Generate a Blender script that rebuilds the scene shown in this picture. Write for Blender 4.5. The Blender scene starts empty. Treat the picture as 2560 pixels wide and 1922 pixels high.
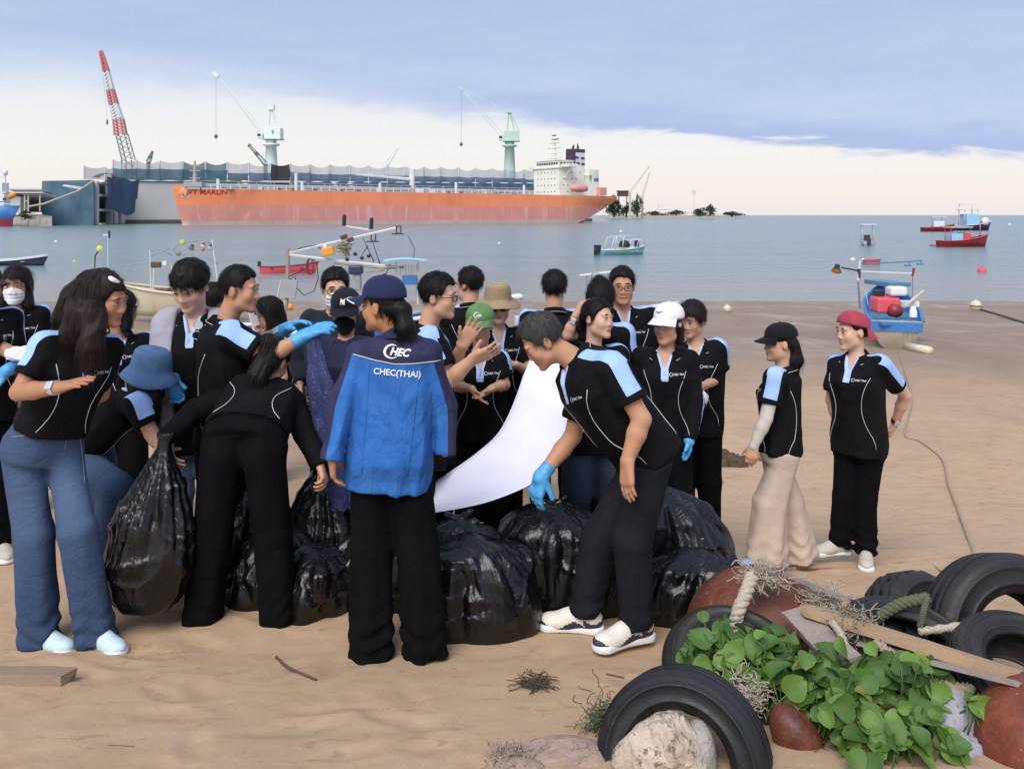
import bpy, math, random
import numpy as np
from mathutils import Vector, Matrix
from mathutils.bvhtree import BVHTree

rnd = random.Random(7)
C = bpy.context.scene.collection
scene = bpy.context.scene

# ------------------------------------------------------------------ camera
CAMZ = 3.4            # lens height over the sea
FPX = 2133.0          # focal length for a 2560 px wide picture
HOR = 538.0           # horizon row
cam_d = bpy.data.cameras.new('camera')
cam_d.sensor_width = 36.0
cam_d.lens = FPX / 2560.0 * 36.0
cam_d.shift_y = -(961.0 - HOR) / 2560.0
cam_d.clip_start = 0.1
cam_d.clip_end = 60000
cam = bpy.data.objects.new('camera', cam_d)
C.objects.link(cam)
cam.location = (0, 0, CAMZ)
cam.rotation_euler = (math.radians(90), 0, 0)
scene.camera = cam

# ------------------------------------------------------------------ world
SUN_EL, SUN_AZ = math.radians(48), math.radians(200)   # azimuth from +Y, clockwise: behind the lens, to the left
world = bpy.data.worlds.new('World')
scene.world = world
world.use_nodes = True
wn = world.node_tree.nodes
wl = world.node_tree.links
for n in list(wn):
    wn.remove(n)


class NT:
    """small helper to write node trees"""
    def __init__(self, tree):
        self.t = tree

    def n(self, typ, **kw):
        nd = self.t.nodes.new(typ)
        for k, v in kw.items():
            if k.startswith('i_'):
                nd.inputs[k[2:].replace('_', ' ')].default_value = v
            else:
                setattr(nd, k, v)
        return nd

    def l(self, a, b):
        self.t.links.new(a, b)

    def val(self, x, sock):
        if hasattr(x, 'is_linked') or isinstance(x, bpy.types.NodeSocket):
            self.t.links.new(x, sock)
        else:
            sock.default_value = x

    def math(self, op, a, b=0.0, c=None, clamp=False):
        nd = self.t.nodes.new('ShaderNodeMath')
        nd.operation = op
        nd.use_clamp = clamp
        self.val(a, nd.inputs[0])
        self.val(b, nd.inputs[1])
        if c is not None:
            self.val(c, nd.inputs[2])
        return nd.outputs[0]

    def ramp(self, x, stops, interp='LINEAR'):
        nd = self.t.nodes.new('ShaderNodeValToRGB')
        nd.color_ramp.interpolation = interp
        el = nd.color_ramp.elements
        el[0].position, el[0].color = stops[0][0], col4(stops[0][1])
        el[1].position, el[1].color = stops[-1][0], col4(stops[-1][1])
        for p, c in stops[1:-1]:
            e = el.new(p)
            e.color = col4(c)
        self.val(x, nd.inputs[0])
        return nd.outputs[0]

    def mix(self, f, a, b, mode='MIX'):
        nd = self.t.nodes.new('ShaderNodeMix')
        nd.data_type = 'RGBA'
        nd.blend_type = mode
        nd.clamp_factor = True
        self.val(f, nd.inputs[0])
        self.val(col4(a) if isinstance(a, (tuple, list)) else a, nd.inputs[6])
        self.val(col4(b) if isinstance(b, (tuple, list)) else b, nd.inputs[7])
        return nd.outputs[2]

    def noise(self, vec, scale, detail=4, rough=0.55, dist=0.0, out='Fac'):
        nd = self.t.nodes.new('ShaderNodeTexNoise')
        nd.inputs['Scale'].default_value = scale
        nd.inputs['Detail'].default_value = detail
        nd.inputs['Roughness'].default_value = rough
        nd.inputs['Distortion'].default_value = dist
        if vec is not None:
            self.t.links.new(vec, nd.inputs['Vector'])
        return nd.outputs[out]

    def mapping(self, vec, scale=(1, 1, 1), rot=(0, 0, 0), loc=(0, 0, 0)):
        nd = self.t.nodes.new('ShaderNodeMapping')
        nd.inputs['Scale'].default_value = scale
        nd.inputs['Rotation'].default_value = rot
        nd.inputs['Location'].default_value = loc
        self.t.links.new(vec, nd.inputs['Vector'])
        return nd.outputs[0]


def col4(c):
    if isinstance(c, (int, float)):
        return (c, c, c, 1.0)
    return tuple(c) if len(c) == 4 else (c[0], c[1], c[2], 1.0)


W = NT(world.node_tree)
sky = W.n('ShaderNodeTexSky', sky_type='NISHITA', sun_disc=False, sun_elevation=SUN_EL,
          sun_rotation=SUN_AZ, air_density=1.0, dust_density=2.0, ozone_density=1.5)
tc = W.n('ShaderNodeTexCoord')
sep = W.n('ShaderNodeSeparateXYZ')
W.l(tc.outputs['Generated'], sep.inputs[0])
X, Y, Z = sep.outputs
el = W.math('MULTIPLY', W.math('ARCSINE', Z), 57.2958)                    # elevation in degrees
az = W.math('MULTIPLY', W.math('ARCTAN2', X, Y), 57.2958)                 # azimuth in degrees, 0 ahead
azn = W.math('MULTIPLY', W.math('ABSOLUTE', az), 1.0)
# cloud coordinates: stretched along the horizon
cv = W.n('ShaderNodeCombineXYZ')
W.l(W.math('MULTIPLY', X, 3.0), cv.inputs[0])
W.l(W.math('MULTIPLY', Y, 3.0), cv.inputs[1])
W.l(W.math('MULTIPLY', Z, 16.0), cv.inputs[2])
n1 = W.noise(cv.outputs[0], 1.1, 5, 0.6, 0.3)
n2 = W.noise(cv.outputs[0], 3.2, 6, 0.62, 0.5)
wob = W.math('ADD', W.math('MULTIPLY', W.math('SUBTRACT', n1, 0.5), 2.6), W.math('MULTIPLY', W.math('SUBTRACT', n2, 0.5), 2.6))
# lower edge of the cloud deck, lower towards the right as in the picture and waving on round the compass
base = W.math('SUBTRACT', 5.0, W.math('MULTIPLY', 1.9, W.math('SINE', W.math('MULTIPLY', W.math('SUBTRACT', az, 12.0), 0.055))))
edge = W.math('SUBTRACT', W.math('ADD', el, wob), base)
mr = W.n('ShaderNodeMapRange', interpolation_type='SMOOTHSTEP')
mr.inputs['From Min'].default_value = -0.25
soft = W.math('ADD', 0.42, W.math('MULTIPLY', 0.11, W.math('MINIMUM', W.math('MAXIMUM', W.math('SUBTRACT', 8.0, az), 0.0), 40.0)))
W.l(soft, mr.inputs['From Max'])
W.l(edge, mr.inputs['Value'])
deck = mr.outputs[0]
tex = W.math('ADD', W.math('MULTIPLY', n1, 0.6), W.math('MULTIPLY', n2, 0.4))
cloud_low = W.ramp(tex, [(0.30, (0.47, 0.565, 0.80)), (0.5, (0.505, 0.605, 0.83)), (0.70, (0.56, 0.655, 0.86))])
cloud_top = W.ramp(tex, [(0.30, (0.42, 0.515, 0.765)), (0.5, (0.45, 0.545, 0.785)), (0.70, (0.49, 0.58, 0.81))])
mh = W.n('ShaderNodeMapRange', interpolation_type='SMOOTHSTEP')
mh.inputs['From Min'].default_value = 5.0
mh.inputs['From Max'].default_value = 15.0
W.l(el, mh.inputs['Value'])
cloud = W.mix(mh.outputs[0], cloud_low, cloud_top)
mb_ = W.n('ShaderNodeMapRange', interpolation_type='SMOOTHSTEP')      # darker underside of the deck
mb_.inputs['From Min'].default_value = 0.2
mb_.inputs['From Max'].default_value = 2.6
W.l(edge, mb_.inputs['Value'])
cloud = W.mix(mb_.outputs[0], (0.42, 0.52, 0.79), cloud)
band = W.ramp(W.math('DIVIDE', el, 9.0), [(0.0, (0.90, 0.83, 0.81)), (0.16, (0.96, 0.875, 0.81)), (0.45, (0.93, 0.905, 0.865)), (1.0, (0.82, 0.855, 0.91))])
band = W.mix(0.12, band, W.mix(0.5, cloud_low, band))
sky_s = W.mix(1.0, sky.outputs[0], (0.1, 0.1, 0.1), 'MULTIPLY')
veil = W.mix(0.93, sky_s, band)                  # thin bright high cloud before the clear sky
allsky = W.mix(deck, veil, W.mix(0.95, sky_s, cloud))
bg = W.n('ShaderNodeBackground')
bg.inputs['Strength'].default_value = 0.1
W.l(W.mix(1.0, allsky, (6.9, 6.9, 6.9), 'MULTIPLY'), bg.inputs['Color'])
wo = W.n('ShaderNodeOutputWorld')
W.l(bg.outputs[0], wo.inputs[0])

# ------------------------------------------------------------------ sun (soft, through cloud)
sun_d = bpy.data.lights.new('sun', 'SUN')
sun_d.energy = 2.1
sun_d.angle = math.radians(38)
sun_d.color = (1.0, 0.95, 0.88)
sun = bpy.data.objects.new('sun', sun_d)
C.objects.link(sun)
sd = Vector((math.sin(SUN_AZ) * math.cos(SUN_EL), math.cos(SUN_AZ) * math.cos(SUN_EL), math.sin(SUN_EL)))
sun.rotation_euler = sd.to_track_quat('Z', 'Y').to_euler()

vs = scene.view_settings
vs.view_transform = 'Standard'
vs.look = 'None'
vs.exposure = 0.62
vs.gamma = 1.0
vs.use_curve_mapping = False
scene.render.engine = 'CYCLES'
scene.cycles.use_denoising = True
scene.cycles.max_bounces = 6
scene.cycles.transparent_max_bounces = 12
scene.render.film_transparent = False

# ------------------------------------------------------------------ places: picture column and row at a distance -> a point
def at(sx, sy, d):
    return np.array([(sx - 1280.0) / FPX * d, d, CAMZ - (sy - HOR) / FPX * d])


def _sm(a, b, x):
    t = np.clip((x - a) / (b - a), 0, 1)
    return t * t * (3 - 2 * t)


def ground_drop(x, y):
    """how far the sand lies under the lens: a bank that falls to the right, then the flat down to the sea"""
    x = np.asarray(x, float)
    y = np.asarray(y, float)
    near = 1.27 + 0.17 * np.minimum(y, 3.7)
    s = 0.0 + 0.06 * _sm(-1.2, 0.2, x) + 0.13 * _sm(0.2, 1.8, x)
    mid = 1.899 + s * (y - 3.7)
    far = 2.05 + 0.04 * y
    w = _sm(5.4, 15.0, y)
    g = np.where(y < 3.7, near, mid * (1 - w) + far * w)
    return g


def ground_z(x, y):
    return CAMZ - ground_drop(x, y)


# ------------------------------------------------------------------ objects
def link(name, me, parent=None, mats=None):
    o = bpy.data.objects.new(name, me)
    C.objects.link(o)
    if parent is not None:
        o.parent = parent
        o.matrix_parent_inverse = Matrix.Translation(-Vector(parent.location))
    if mats is not None and me is not None and len(me.materials) == 0:
        for m in (mats if isinstance(mats, (list, tuple)) else [mats]):
            me.materials.append(m)
    return o


def tag(o, label=None, cat=None, group=None, kind=None):
    if label: o['label'] = label
    if cat: o['category'] = cat
    if group: o['group'] = group
    if kind: o['kind'] = kind
    return o


def thing(name, label, cat, loc=(0, 0, 0), group=None):
    o = bpy.data.objects.new(name, None)
    C.objects.link(o)
    o.empty_display_size = 0.1
    o.location = Vector([float(v) for v in loc])
    return tag(o, label, cat, group)


def mesh_np(name, V, F, smooth=True):
    """V (n,3), F list of arrays/quads"""
    me = bpy.data.meshes.new(name)
    V = np.asarray(V, np.float32)
    if isinstance(F, np.ndarray):
        k = F.shape[1]
        nf = len(F)
        me.vertices.add(len(V))
        me.vertices.foreach_set('co', V.ravel())
        me.loops.add(nf * k)
        me.loops.foreach_set('vertex_index', F.astype(np.int32).ravel())
        me.polygons.add(nf)
        me.polygons.foreach_set('loop_start', np.arange(0, nf * k, k, dtype=np.int32))
        me.update(calc_edges=True)
    else:
        me.from_pydata([tuple(map(float, v)) for v in V], [], [tuple(map(int, f)) for f in F])
        me.update()
    if smooth:
        me.polygons.foreach_set('use_smooth', np.ones(len(me.polygons), bool))
    return me


class MB:
    """collects simple solids into one mesh"""
    def __init__(self):
        self.v, self.f, self.m = [], [], []

    def add(self, V, F, mi=0):
        o = len(self.v)
        self.v += [tuple(map(float, p)) for p in V]
        for f in F:
            self.f.append(tuple(int(i) + o for i in f))
            self.m.append(mi)
        return self

    def box(self, c, s, rot=None, mi=0, taper=1.0):
        x, y, z = s[0] / 2, s[1] / 2, s[2] / 2
        V = [(-x, -y, -z), (x, -y, -z), (x, y, -z), (-x, y, -z),
             (-x * taper, -y * taper, z), (x * taper, -y * taper, z), (x * taper, y * taper, z), (-x * taper, y * taper, z)]
        if rot is not None:
            V = [rot @ Vector(v) for v in V]
        V = [(v[0] + c[0], v[1] + c[1], v[2] + c[2]) for v in V]
        return self.add(V, [(0, 3, 2, 1), (4, 5, 6, 7), (0, 1, 5, 4), (1, 2, 6, 5), (2, 3, 7, 6), (3, 0, 4, 7)], mi)

    def tube(self, pts, r, n=6, mi=0, cap=True):
        pts = [Vector([float(c) for c in p]) for p in pts]
        rs = r if isinstance(r, (list, tuple)) else [r] * len(pts)
        rings = []
        up = None
        for i, p in enumerate(pts):
            a = pts[max(i - 1, 0)]
            b = pts[min(i + 1, len(pts) - 1)]
            t = (b - a).normalized() if (b - a).length > 1e-9 else Vector((0, 0, 1))
            if up is None:
                up = Vector((0, 0, 1)) if abs(t.z) < 0.9 else Vector((1, 0, 0))
            u = (up - t * up.dot(t))
            if u.length < 1e-6:
                u = t.orthogonal()
            u.normalize()
            up = u
            w = t.cross(u)
            rings.append([p + (u * math.cos(2 * math.pi * k / n) + w * math.sin(2 * math.pi * k / n)) * rs[i] for k in range(n)])
        V = [q for r_ in rings for q in r_]
        F = []
        for i in range(len(pts) - 1):
            for k in range(n):
                F.append((i * n + k, i * n + (k + 1) % n, (i + 1) * n + (k + 1) % n, (i + 1) * n + k))
        if cap:
            F.append(tuple(range(n - 1, -1, -1)))
            F.append(tuple((len(pts) - 1) * n + k for k in range(n)))
        return self.add(V, F, mi)

    def lathe(self, prof, n=24, c=(0, 0, 0), R=None, mi=0, sx=1.0, sy=1.0, closed=False):
        """prof: list of (radius, height)"""
        V, F = [], []
        for r, h in prof:
            for k in range(n):
                a = 2 * math.pi * k / n
                p = Vector((r * math.cos(a) * sx, r * math.sin(a) * sy, h))
                if R is not None:
                    p = R @ p
                V.append((p[0] + c[0], p[1] + c[1], p[2] + c[2]))
        m = len(prof)
        for i in range(m if closed else m - 1):
            j = (i + 1) % m
            for k in range(n):
                F.append((i * n + k, i * n + (k + 1) % n, j * n + (k + 1) % n, j * n + k))
        return self.add(V, F, mi)

    def grid(self, fn, nu, nv, mi=0):
        V = [fn(i / nu, j / nv) for i in range(nu + 1) for j in range(nv + 1)]
        F = [(i * (nv + 1) + j, (i + 1) * (nv + 1) + j, (i + 1) * (nv + 1) + j + 1, i * (nv + 1) + j + 1) for i in range(nu) for j in range(nv)]
        return self.add(V, F, mi)

    def build(self, name, mats, parent=None, smooth=False, bevel=0.0):
        me = bpy.data.meshes.new(name)
        me.from_pydata(self.v, [], self.f)
        me.update()
        if any(self.m):
            me.polygons.foreach_set('material_index', np.array(self.m, np.int32))
        if smooth:
            me.polygons.foreach_set('use_smooth', np.ones(len(me.polygons), bool))
        o = link(name, me, parent, mats)
        if bevel > 0:
            b = o.modifiers.new('bevel', 'BEVEL')
            b.width = bevel
            b.segments = 2
            b.limit_method = 'ANGLE'
        return o


# ------------------------------------------------------------------ signed distance shapes, meshed by surface nets
def unit(v):
    v = np.asarray(v, float)
    return v / (np.linalg.norm(v) + 1e-12)


def smin(a, b, k):
    h = np.clip(0.5 + 0.5 * (b - a) / k, 0, 1)
    return b * (1 - h) + a * h - k * h * (1 - h)


def smax(a, b, k):
    return -smin(-a, -b, k)


def seg(P, a, b, ra, rb):
    ab = b - a
    L2 = ab @ ab + 1e-12
    pa = P - a
    t = np.clip(pa @ ab / L2, 0, 1)
    return np.linalg.norm(pa - t[:, None] * ab, axis=1) - (ra + (rb - ra) * t)


def segt(P, a, b):
    ab = b - a
    return (P - a) @ ab / (ab @ ab + 1e-12)


def ell(P, c, B, r):
    """ellipsoid, B rows = local axes"""
    q = (P - c) @ B.T
    r = np.asarray(r)
    k0 = np.linalg.norm(q / r, axis=1)
    k1 = np.linalg.norm(q / (r * r), axis=1) + 1e-9
    return np.where(k0 < 1e-3, -r.min(), k0 * (k0 - 1) / k1)


def loft(P, A, B, lat, ts, rx, ry, cy, pw=2.4):
    ax = B - A
    L = np.linalg.norm(ax)
    ax = ax / L
    lat = unit(lat - ax * (lat @ ax))
    fr = np.cross(lat, ax)
    q = P - A
    t = q @ ax / L
    tc = np.clip(t, ts[0], ts[-1])
    RX = np.interp(tc, ts, rx)
    RY = np.interp(tc, ts, ry)
    CY = np.interp(tc, ts, cy)
    u = q @ lat
    v = q @ fr - CY
    m = ((np.abs(u) / RX) ** pw + (np.abs(v) / RY) ** pw) ** (1 / pw)
    d2 = (m - 1) * np.minimum(RX, RY)
    dt = np.maximum(ts[0] - t, t - ts[-1]) * L
    return np.where(dt > 0, np.hypot(np.maximum(d2, 0), dt), d2)


_h = np.random.RandomState(3).rand(4096)


def vnoise(P):
    """value noise, -1..1"""
    i = np.floor(P).astype(np.int64)
    f = P - i
    f = f * f * (3 - 2 * f)
    out = 0
    for dx in (0, 1):
        wx = f[:, 0] if dx else 1 - f[:, 0]
        for dy in (0, 1):
            wy = f[:, 1] if dy else 1 - f[:, 1]
            for dz in (0, 1):
                wz = f[:, 2] if dz else 1 - f[:, 2]
                h = ((i[:, 0] + dx) * 73856093 ^ (i[:, 1] + dy) * 19349663 ^ (i[:, 2] + dz) * 83492791) & 4095
                out = out + _h[h] * wx * wy * wz
    return out * 2 - 1


def ridged(P):
    return 1 - 2 * np.abs(vnoise(P))


def sdf_mesh(f, lo, hi, h, blk=4):
    lo = np.asarray(lo, float)
    hi = np.asarray(hi, float)
    n = np.ceil((hi - lo) / (blk * h)).astype(int) + 1
    g = np.stack(np.meshgrid(*[np.arange(k) for k in n], indexing='ij'), -1).reshape(-1, 3)
    fc = f(lo + (g + 0.5) * blk * h)
    Fc = fc.reshape(n)
    F = Fc.repeat(blk, 0).repeat(blk, 1).repeat(blk, 2)
    act = g[np.abs(fc) < blk * h * 1.25]
    if len(act) == 0:
        return np.zeros((0, 3)), np.zeros((0, 4), int)
    off = np.stack(np.meshgrid(*[np.arange(blk)] * 3, indexing='ij'), -1).reshape(-1, 3)
    nid = (act[:, None, :] * blk + off[None]).reshape(-1, 3)
    vals = f(lo + (nid + 0.5) * h)
    F[nid[:, 0], nid[:, 1], nid[:, 2]] = vals
    S = F < 0
    cnt = np.zeros(tuple(np.array(S.shape) - 1), np.int8)
    sh = S.shape
    for dx in (0, 1):
        for dy in (0, 1):
            for dz in (0, 1):
                cnt += S[dx:sh[0] - 1 + dx, dy:sh[1] - 1 + dy, dz:sh[2] - 1 + dz]
    cells = np.argwhere((cnt > 0) & (cnt < 8))
    idm = -np.ones(cnt.shape, np.int64)
    idm[cells[:, 0], cells[:, 1], cells[:, 2]] = np.arange(len(cells))
    acc = np.zeros((len(cells), 3))
    num = np.zeros(len(cells))
    corners = [(x, y, z) for x in (0, 1) for y in (0, 1) for z in (0, 1)]
    cv_ = {c: F[cells[:, 0] + c[0], cells[:, 1] + c[1], cells[:, 2] + c[2]] for c in corners}
    for c in corners:
        for ax in range(3):
            if c[ax] == 0:
                c2 = list(c)
                c2[ax] = 1
                a, b = cv_[c], cv_[tuple(c2)]
                m = (a < 0) != (b < 0)
                t = np.where(m, a / (a - b + 1e-15), 0)
                p = np.tile(np.array(c, float), (len(cells), 1))
                p[:, ax] = t
                acc[m] += p[m]
                num[m] += 1
    V = lo + (cells + acc / num[:, None] + 0.5) * h
    Q = []
    for ax in range(3):
        o1, o2 = (ax + 1) % 3, (ax + 2) % 3
        sl0 = [slice(None)] * 3
        sl1 = [slice(None)] * 3
        sl0[ax] = slice(0, sh[ax] - 1)
        sl1[ax] = slice(1, sh[ax])
        a, b = S[tuple(sl0)], S[tuple(sl1)]
        e = np.argwhere(a != b)
        e = e[(e[:, o1] > 0) & (e[:, o2] > 0) & (e[:, o1] < sh[o1] - 1) & (e[:, o2] < sh[o2] - 1)]
        s = S[e[:, 0], e[:, 1], e[:, 2]]
        q = []
        for d1, d2 in ((0, 0), (1, 0), (1, 1), (0, 1)):
            k = e.copy()
            k[:, o1] -= d1
            k[:, o2] -= d2
            q.append(idm[k[:, 0], k[:, 1], k[:, 2]])
        q = np.stack(q, 1)
        q[s] = q[s]
        q[~s] = q[~s][:, ::-1]
        Q.append(q)
    Q = np.concatenate(Q)
    Q = Q[(Q >= 0).all(1)]
    return V, Q

# ================================================================== materials
MATS = {}


def new_mat(name):
    m = bpy.data.materials.new(name)
    m.use_nodes = True
    t = NT(m.node_tree)
    for n in list(m.node_tree.nodes):
        m.node_tree.nodes.remove(n)
    out = t.n('ShaderNodeOutputMaterial')
    p = t.n('ShaderNodeBsdfPrincipled')
    t.l(p.outputs[0], out.inputs[0])
    t.p, t.out, t.mat = p, out, m
    tcn = t.n('ShaderNodeTexCoord')
    t.obj = tcn.outputs['Object']
    t.gen = tcn.outputs['Generated']
    MATS[name] = m
    return t


def bump(t, h, strength=0.3, dist=0.01):
    b = t.n('ShaderNodeBump')
    b.inputs['Strength'].default_value = strength
    b.inputs['Distance'].default_value = dist
    t.l(h, b.inputs['Height'])
    t.l(b.outputs[0], t.p.inputs['Normal'])
    return b


def attr(t, name):
    a = t.n('ShaderNodeAttribute')
    a.attribute_name = name
    return a.outputs['Fac']


def simple(name, c, rough=0.6, var=0.12, scale=6.0, metal=0.0, bscale=None, bstr=0.2, spec=0.5, bdist=0.01, sheen=0.0):
    """plain colour with uneven tone and a little relief"""
    if name in MATS:
        return MATS[name]
    t = new_mat(name)
    n = t.noise(t.obj, scale, 5, 0.6)
    lo = tuple(v * (1 - var) for v in c)
    hi = tuple(min(1, v * (1 + var)) for v in c)
    cc = t.ramp(n, [(0.3, lo), (0.7, hi)])
    t.l(cc, t.p.inputs['Base Color'])
    t.p.inputs['Metallic'].default_value = metal
    t.p.inputs['Specular IOR Level'].default_value = spec
    t.l(t.ramp(n, [(0.3, rough * 0.85), (0.7, min(1, rough * 1.12))]), t.p.inputs['Roughness'])
    if sheen:
        t.p.inputs['Sheen Weight'].default_value = sheen
    if bscale:
        bump(t, t.noise(t.obj, bscale, 4, 0.6), bstr, bdist)
    return MATS[name]


def skin_mat(name, c):
    if name in MATS:
        return MATS[name]
    t = new_mat(name)
    n = t.noise(t.obj, 18, 4, 0.6)
    n2 = t.noise(t.obj, 5, 2, 0.5)
    a = t.mix(n, tuple(v * 0.88 for v in c), tuple(min(1, v * 1.1) for v in c))
    a = t.mix(t.math('MULTIPLY', n2, 0.35), a, (c[0] * 1.0, c[1] * 0.78, c[2] * 0.72))
    t.l(a, t.p.inputs['Base Color'])
    t.p.inputs['Roughness'].default_value = 0.52
    t.p.inputs['Specular IOR Level'].default_value = 0.35
    t.p.inputs['Subsurface Weight'].default_value = 0.06
    t.p.inputs['Subsurface Radius'].default_value = (0.012, 0.005, 0.003)
    bump(t, t.noise(t.obj, 260, 3, 0.6), 0.08, 0.002)
    return MATS[name]


skin_mat('skin_light', (0.60, 0.345, 0.225))
skin_mat('skin_mid', (0.52, 0.28, 0.165))
skin_mat('skin_tan', (0.43, 0.215, 0.115))
skin_mat('skin_pale', (0.65, 0.40, 0.285))
simple('lip', (0.45, 0.13, 0.12), 0.4)
simple('lip_soft', (0.42, 0.19, 0.15), 0.5)
simple('eye_white', (0.72, 0.70, 0.68), 0.25, 0.03)
simple('eye_dark', (0.012, 0.008, 0.006), 0.12, 0.05)
simple('brow', (0.025, 0.018, 0.014), 0.8)


def hair_mat(name, c, c2):
    t = new_mat(name)
    n = t.noise(t.mapping(t.obj, (1, 1, 0.12)), 190, 3, 0.6)
    n2 = t.noise(t.obj, 9, 3, 0.6)
    t.l(t.mix(t.math('MULTIPLY', n, n2), c, c2), t.p.inputs['Base Color'])
    t.p.inputs['Roughness'].default_value = 0.5
    t.p.inputs['Specular IOR Level'].default_value = 0.2
    bump(t, n, 0.6, 0.004)


hair_mat('hair_black', (0.004, 0.0035, 0.0035), (0.018, 0.014, 0.013))
hair_mat('hair_brown', (0.007, 0.0045, 0.004), (0.038, 0.019, 0.014))
hair_mat('hair_greying', (0.012, 0.011, 0.010), (0.16, 0.15, 0.14))


def weave(t, strength=0.25):
    nd = t.n('ShaderNodeTexNoise')
    n = t.noise(t.obj, 420, 2, 0.5)
    n2 = t.noise(t.obj, 22, 5, 0.6, 0.6)
    bump(t, t.math('ADD', t.math('MULTIPLY', n, 0.12), n2), strength, 0.012)


def polo_mat():
    t = new_mat('polo')
    st = attr(t, 'stripe')
    pk = attr(t, 'placket')
    n = t.noise(t.obj, 14, 4, 0.6)
    blk = t.ramp(n, [(0.3, (0.0042, 0.0040, 0.0050)), (0.7, (0.0085, 0.0082, 0.0100))])
    blu = t.ramp(n, [(0.3, (0.30, 0.47, 0.82)), (0.7, (0.40, 0.57, 0.90))])
    edge = t.math('MULTIPLY', t.math('COMPARE', st, 0.0, 0.0011), 1.0)
    f = t.math('GREATER_THAN', st, 0.0)
    c = t.mix(f, blk, blu)
    c = t.mix(t.math('GREATER_THAN', pk, 0.0), c, (0.42, 0.57, 0.86))
    t.l(c, t.p.inputs['Base Color'])
    t.p.inputs['Roughness'].default_value = 0.82
    t.p.inputs['Specular IOR Level'].default_value = 0.12
    weave(t, 0.35)


polo_mat()


def cloth(name, c, var=0.2, rough=0.85, sheen=0.05, bs=0.35, spec=0.2):
    if name in MATS:
        return MATS[name]
    t = new_mat(name)
    n = t.noise(t.obj, 12, 5, 0.6, 0.4)
    t.l(t.ramp(n, [(0.3, tuple(v * (1 - var) for v in c)), (0.7, tuple(min(1, v * (1 + var)) for v in c))]), t.p.inputs['Base Color'])
    t.p.inputs['Roughness'].default_value = rough
    t.p.inputs['Specular IOR Level'].default_value = spec
    t.p.inputs['Sheen Weight'].default_value = sheen
    weave(t, bs)
    return t.mat


cloth('black_cloth', (0.006, 0.0058, 0.0068), sheen=0, spec=0.12)
cloth('black_trousers', (0.0045, 0.0044, 0.0054), sheen=0, spec=0.08)
cloth('charcoal_trousers', (0.013, 0.0135, 0.0175), sheen=0, spec=0.12)
cloth('navy_jacket', (0.018, 0.022, 0.055))
cloth('dark_jacket', (0.014, 0.019, 0.026))
cloth('grey_jersey', (0.36, 0.34, 0.40), 0.1)
cloth('beige_cotton', (0.56, 0.45, 0.37), 0.08)
cloth('pale_sleeve', (0.55, 0.50, 0.44), 0.06)
cloth('white_cloth', (0.78, 0.78, 0.84), 0.04)
cloth('mask_white', (0.80, 0.78, 0.80), 0.04)
cloth('mask_black', (0.008, 0.008, 0.009), 0.1)
cloth('cap_navy', (0.018, 0.024, 0.075), 0.12)
cloth('cap_dark', (0.010, 0.010, 0.016), 0.12)
cloth('cap_black', (0.007, 0.007, 0.008), 0.12)
cloth('cap_green', (0.115, 0.23, 0.085), 0.12)
cloth('cap_red', (0.36, 0.052, 0.085), 0.12)
cloth('cap_white', (0.80, 0.78, 0.82), 0.04)
cloth('cap_denim', (0.075, 0.15, 0.28), 0.2)
cloth('band_blue', (0.36, 0.50, 0.78), 0.05)
simple('white_print', (0.80, 0.80, 0.82), 0.6, 0.03)
simple('piping', (0.62, 0.63, 0.66), 0.6, 0.05)


def jacket_mat():
    """work jacket: navy yoke over royal blue"""
    t = new_mat('work_jacket')
    st = attr(t, 'stripe')
    n = t.noise(t.obj, 9, 5, 0.6, 0.5)
    nav = t.ramp(n, [(0.3, (0.022, 0.021, 0.060)), (0.7, (0.038, 0.036, 0.090))])
    blu = t.ramp(n, [(0.3, (0.020, 0.110, 0.37)), (0.7, (0.040, 0.165, 0.49))])
    t.l(t.mix(t.math('GREATER_THAN', st, 0.0), blu, nav), t.p.inputs['Base Color'])
    t.p.inputs['Roughness'].default_value = 0.78
    t.p.inputs['Specular IOR Level'].default_value = 0.25
    f1 = t.noise(t.mapping(t.obj, (5.5, 5.5, 1.9), (0, 0.5, 0)), 1.6, 5, 0.55, 1.4)
    f2 = t.noise(t.obj, 30, 4, 0.6, 0.5)
    b1 = t.n('ShaderNodeBump', i_Strength=0.8, i_Distance=0.035)
    t.l(f1, b1.inputs['Height'])
    b2 = t.n('ShaderNodeBump', i_Strength=0.35, i_Distance=0.006)
    t.l(f2, b2.inputs['Height'])
    t.l(b1.outputs[0], b2.inputs['Normal'])
    t.l(b2.outputs[0], t.p.inputs['Normal'])


jacket_mat()


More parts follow.
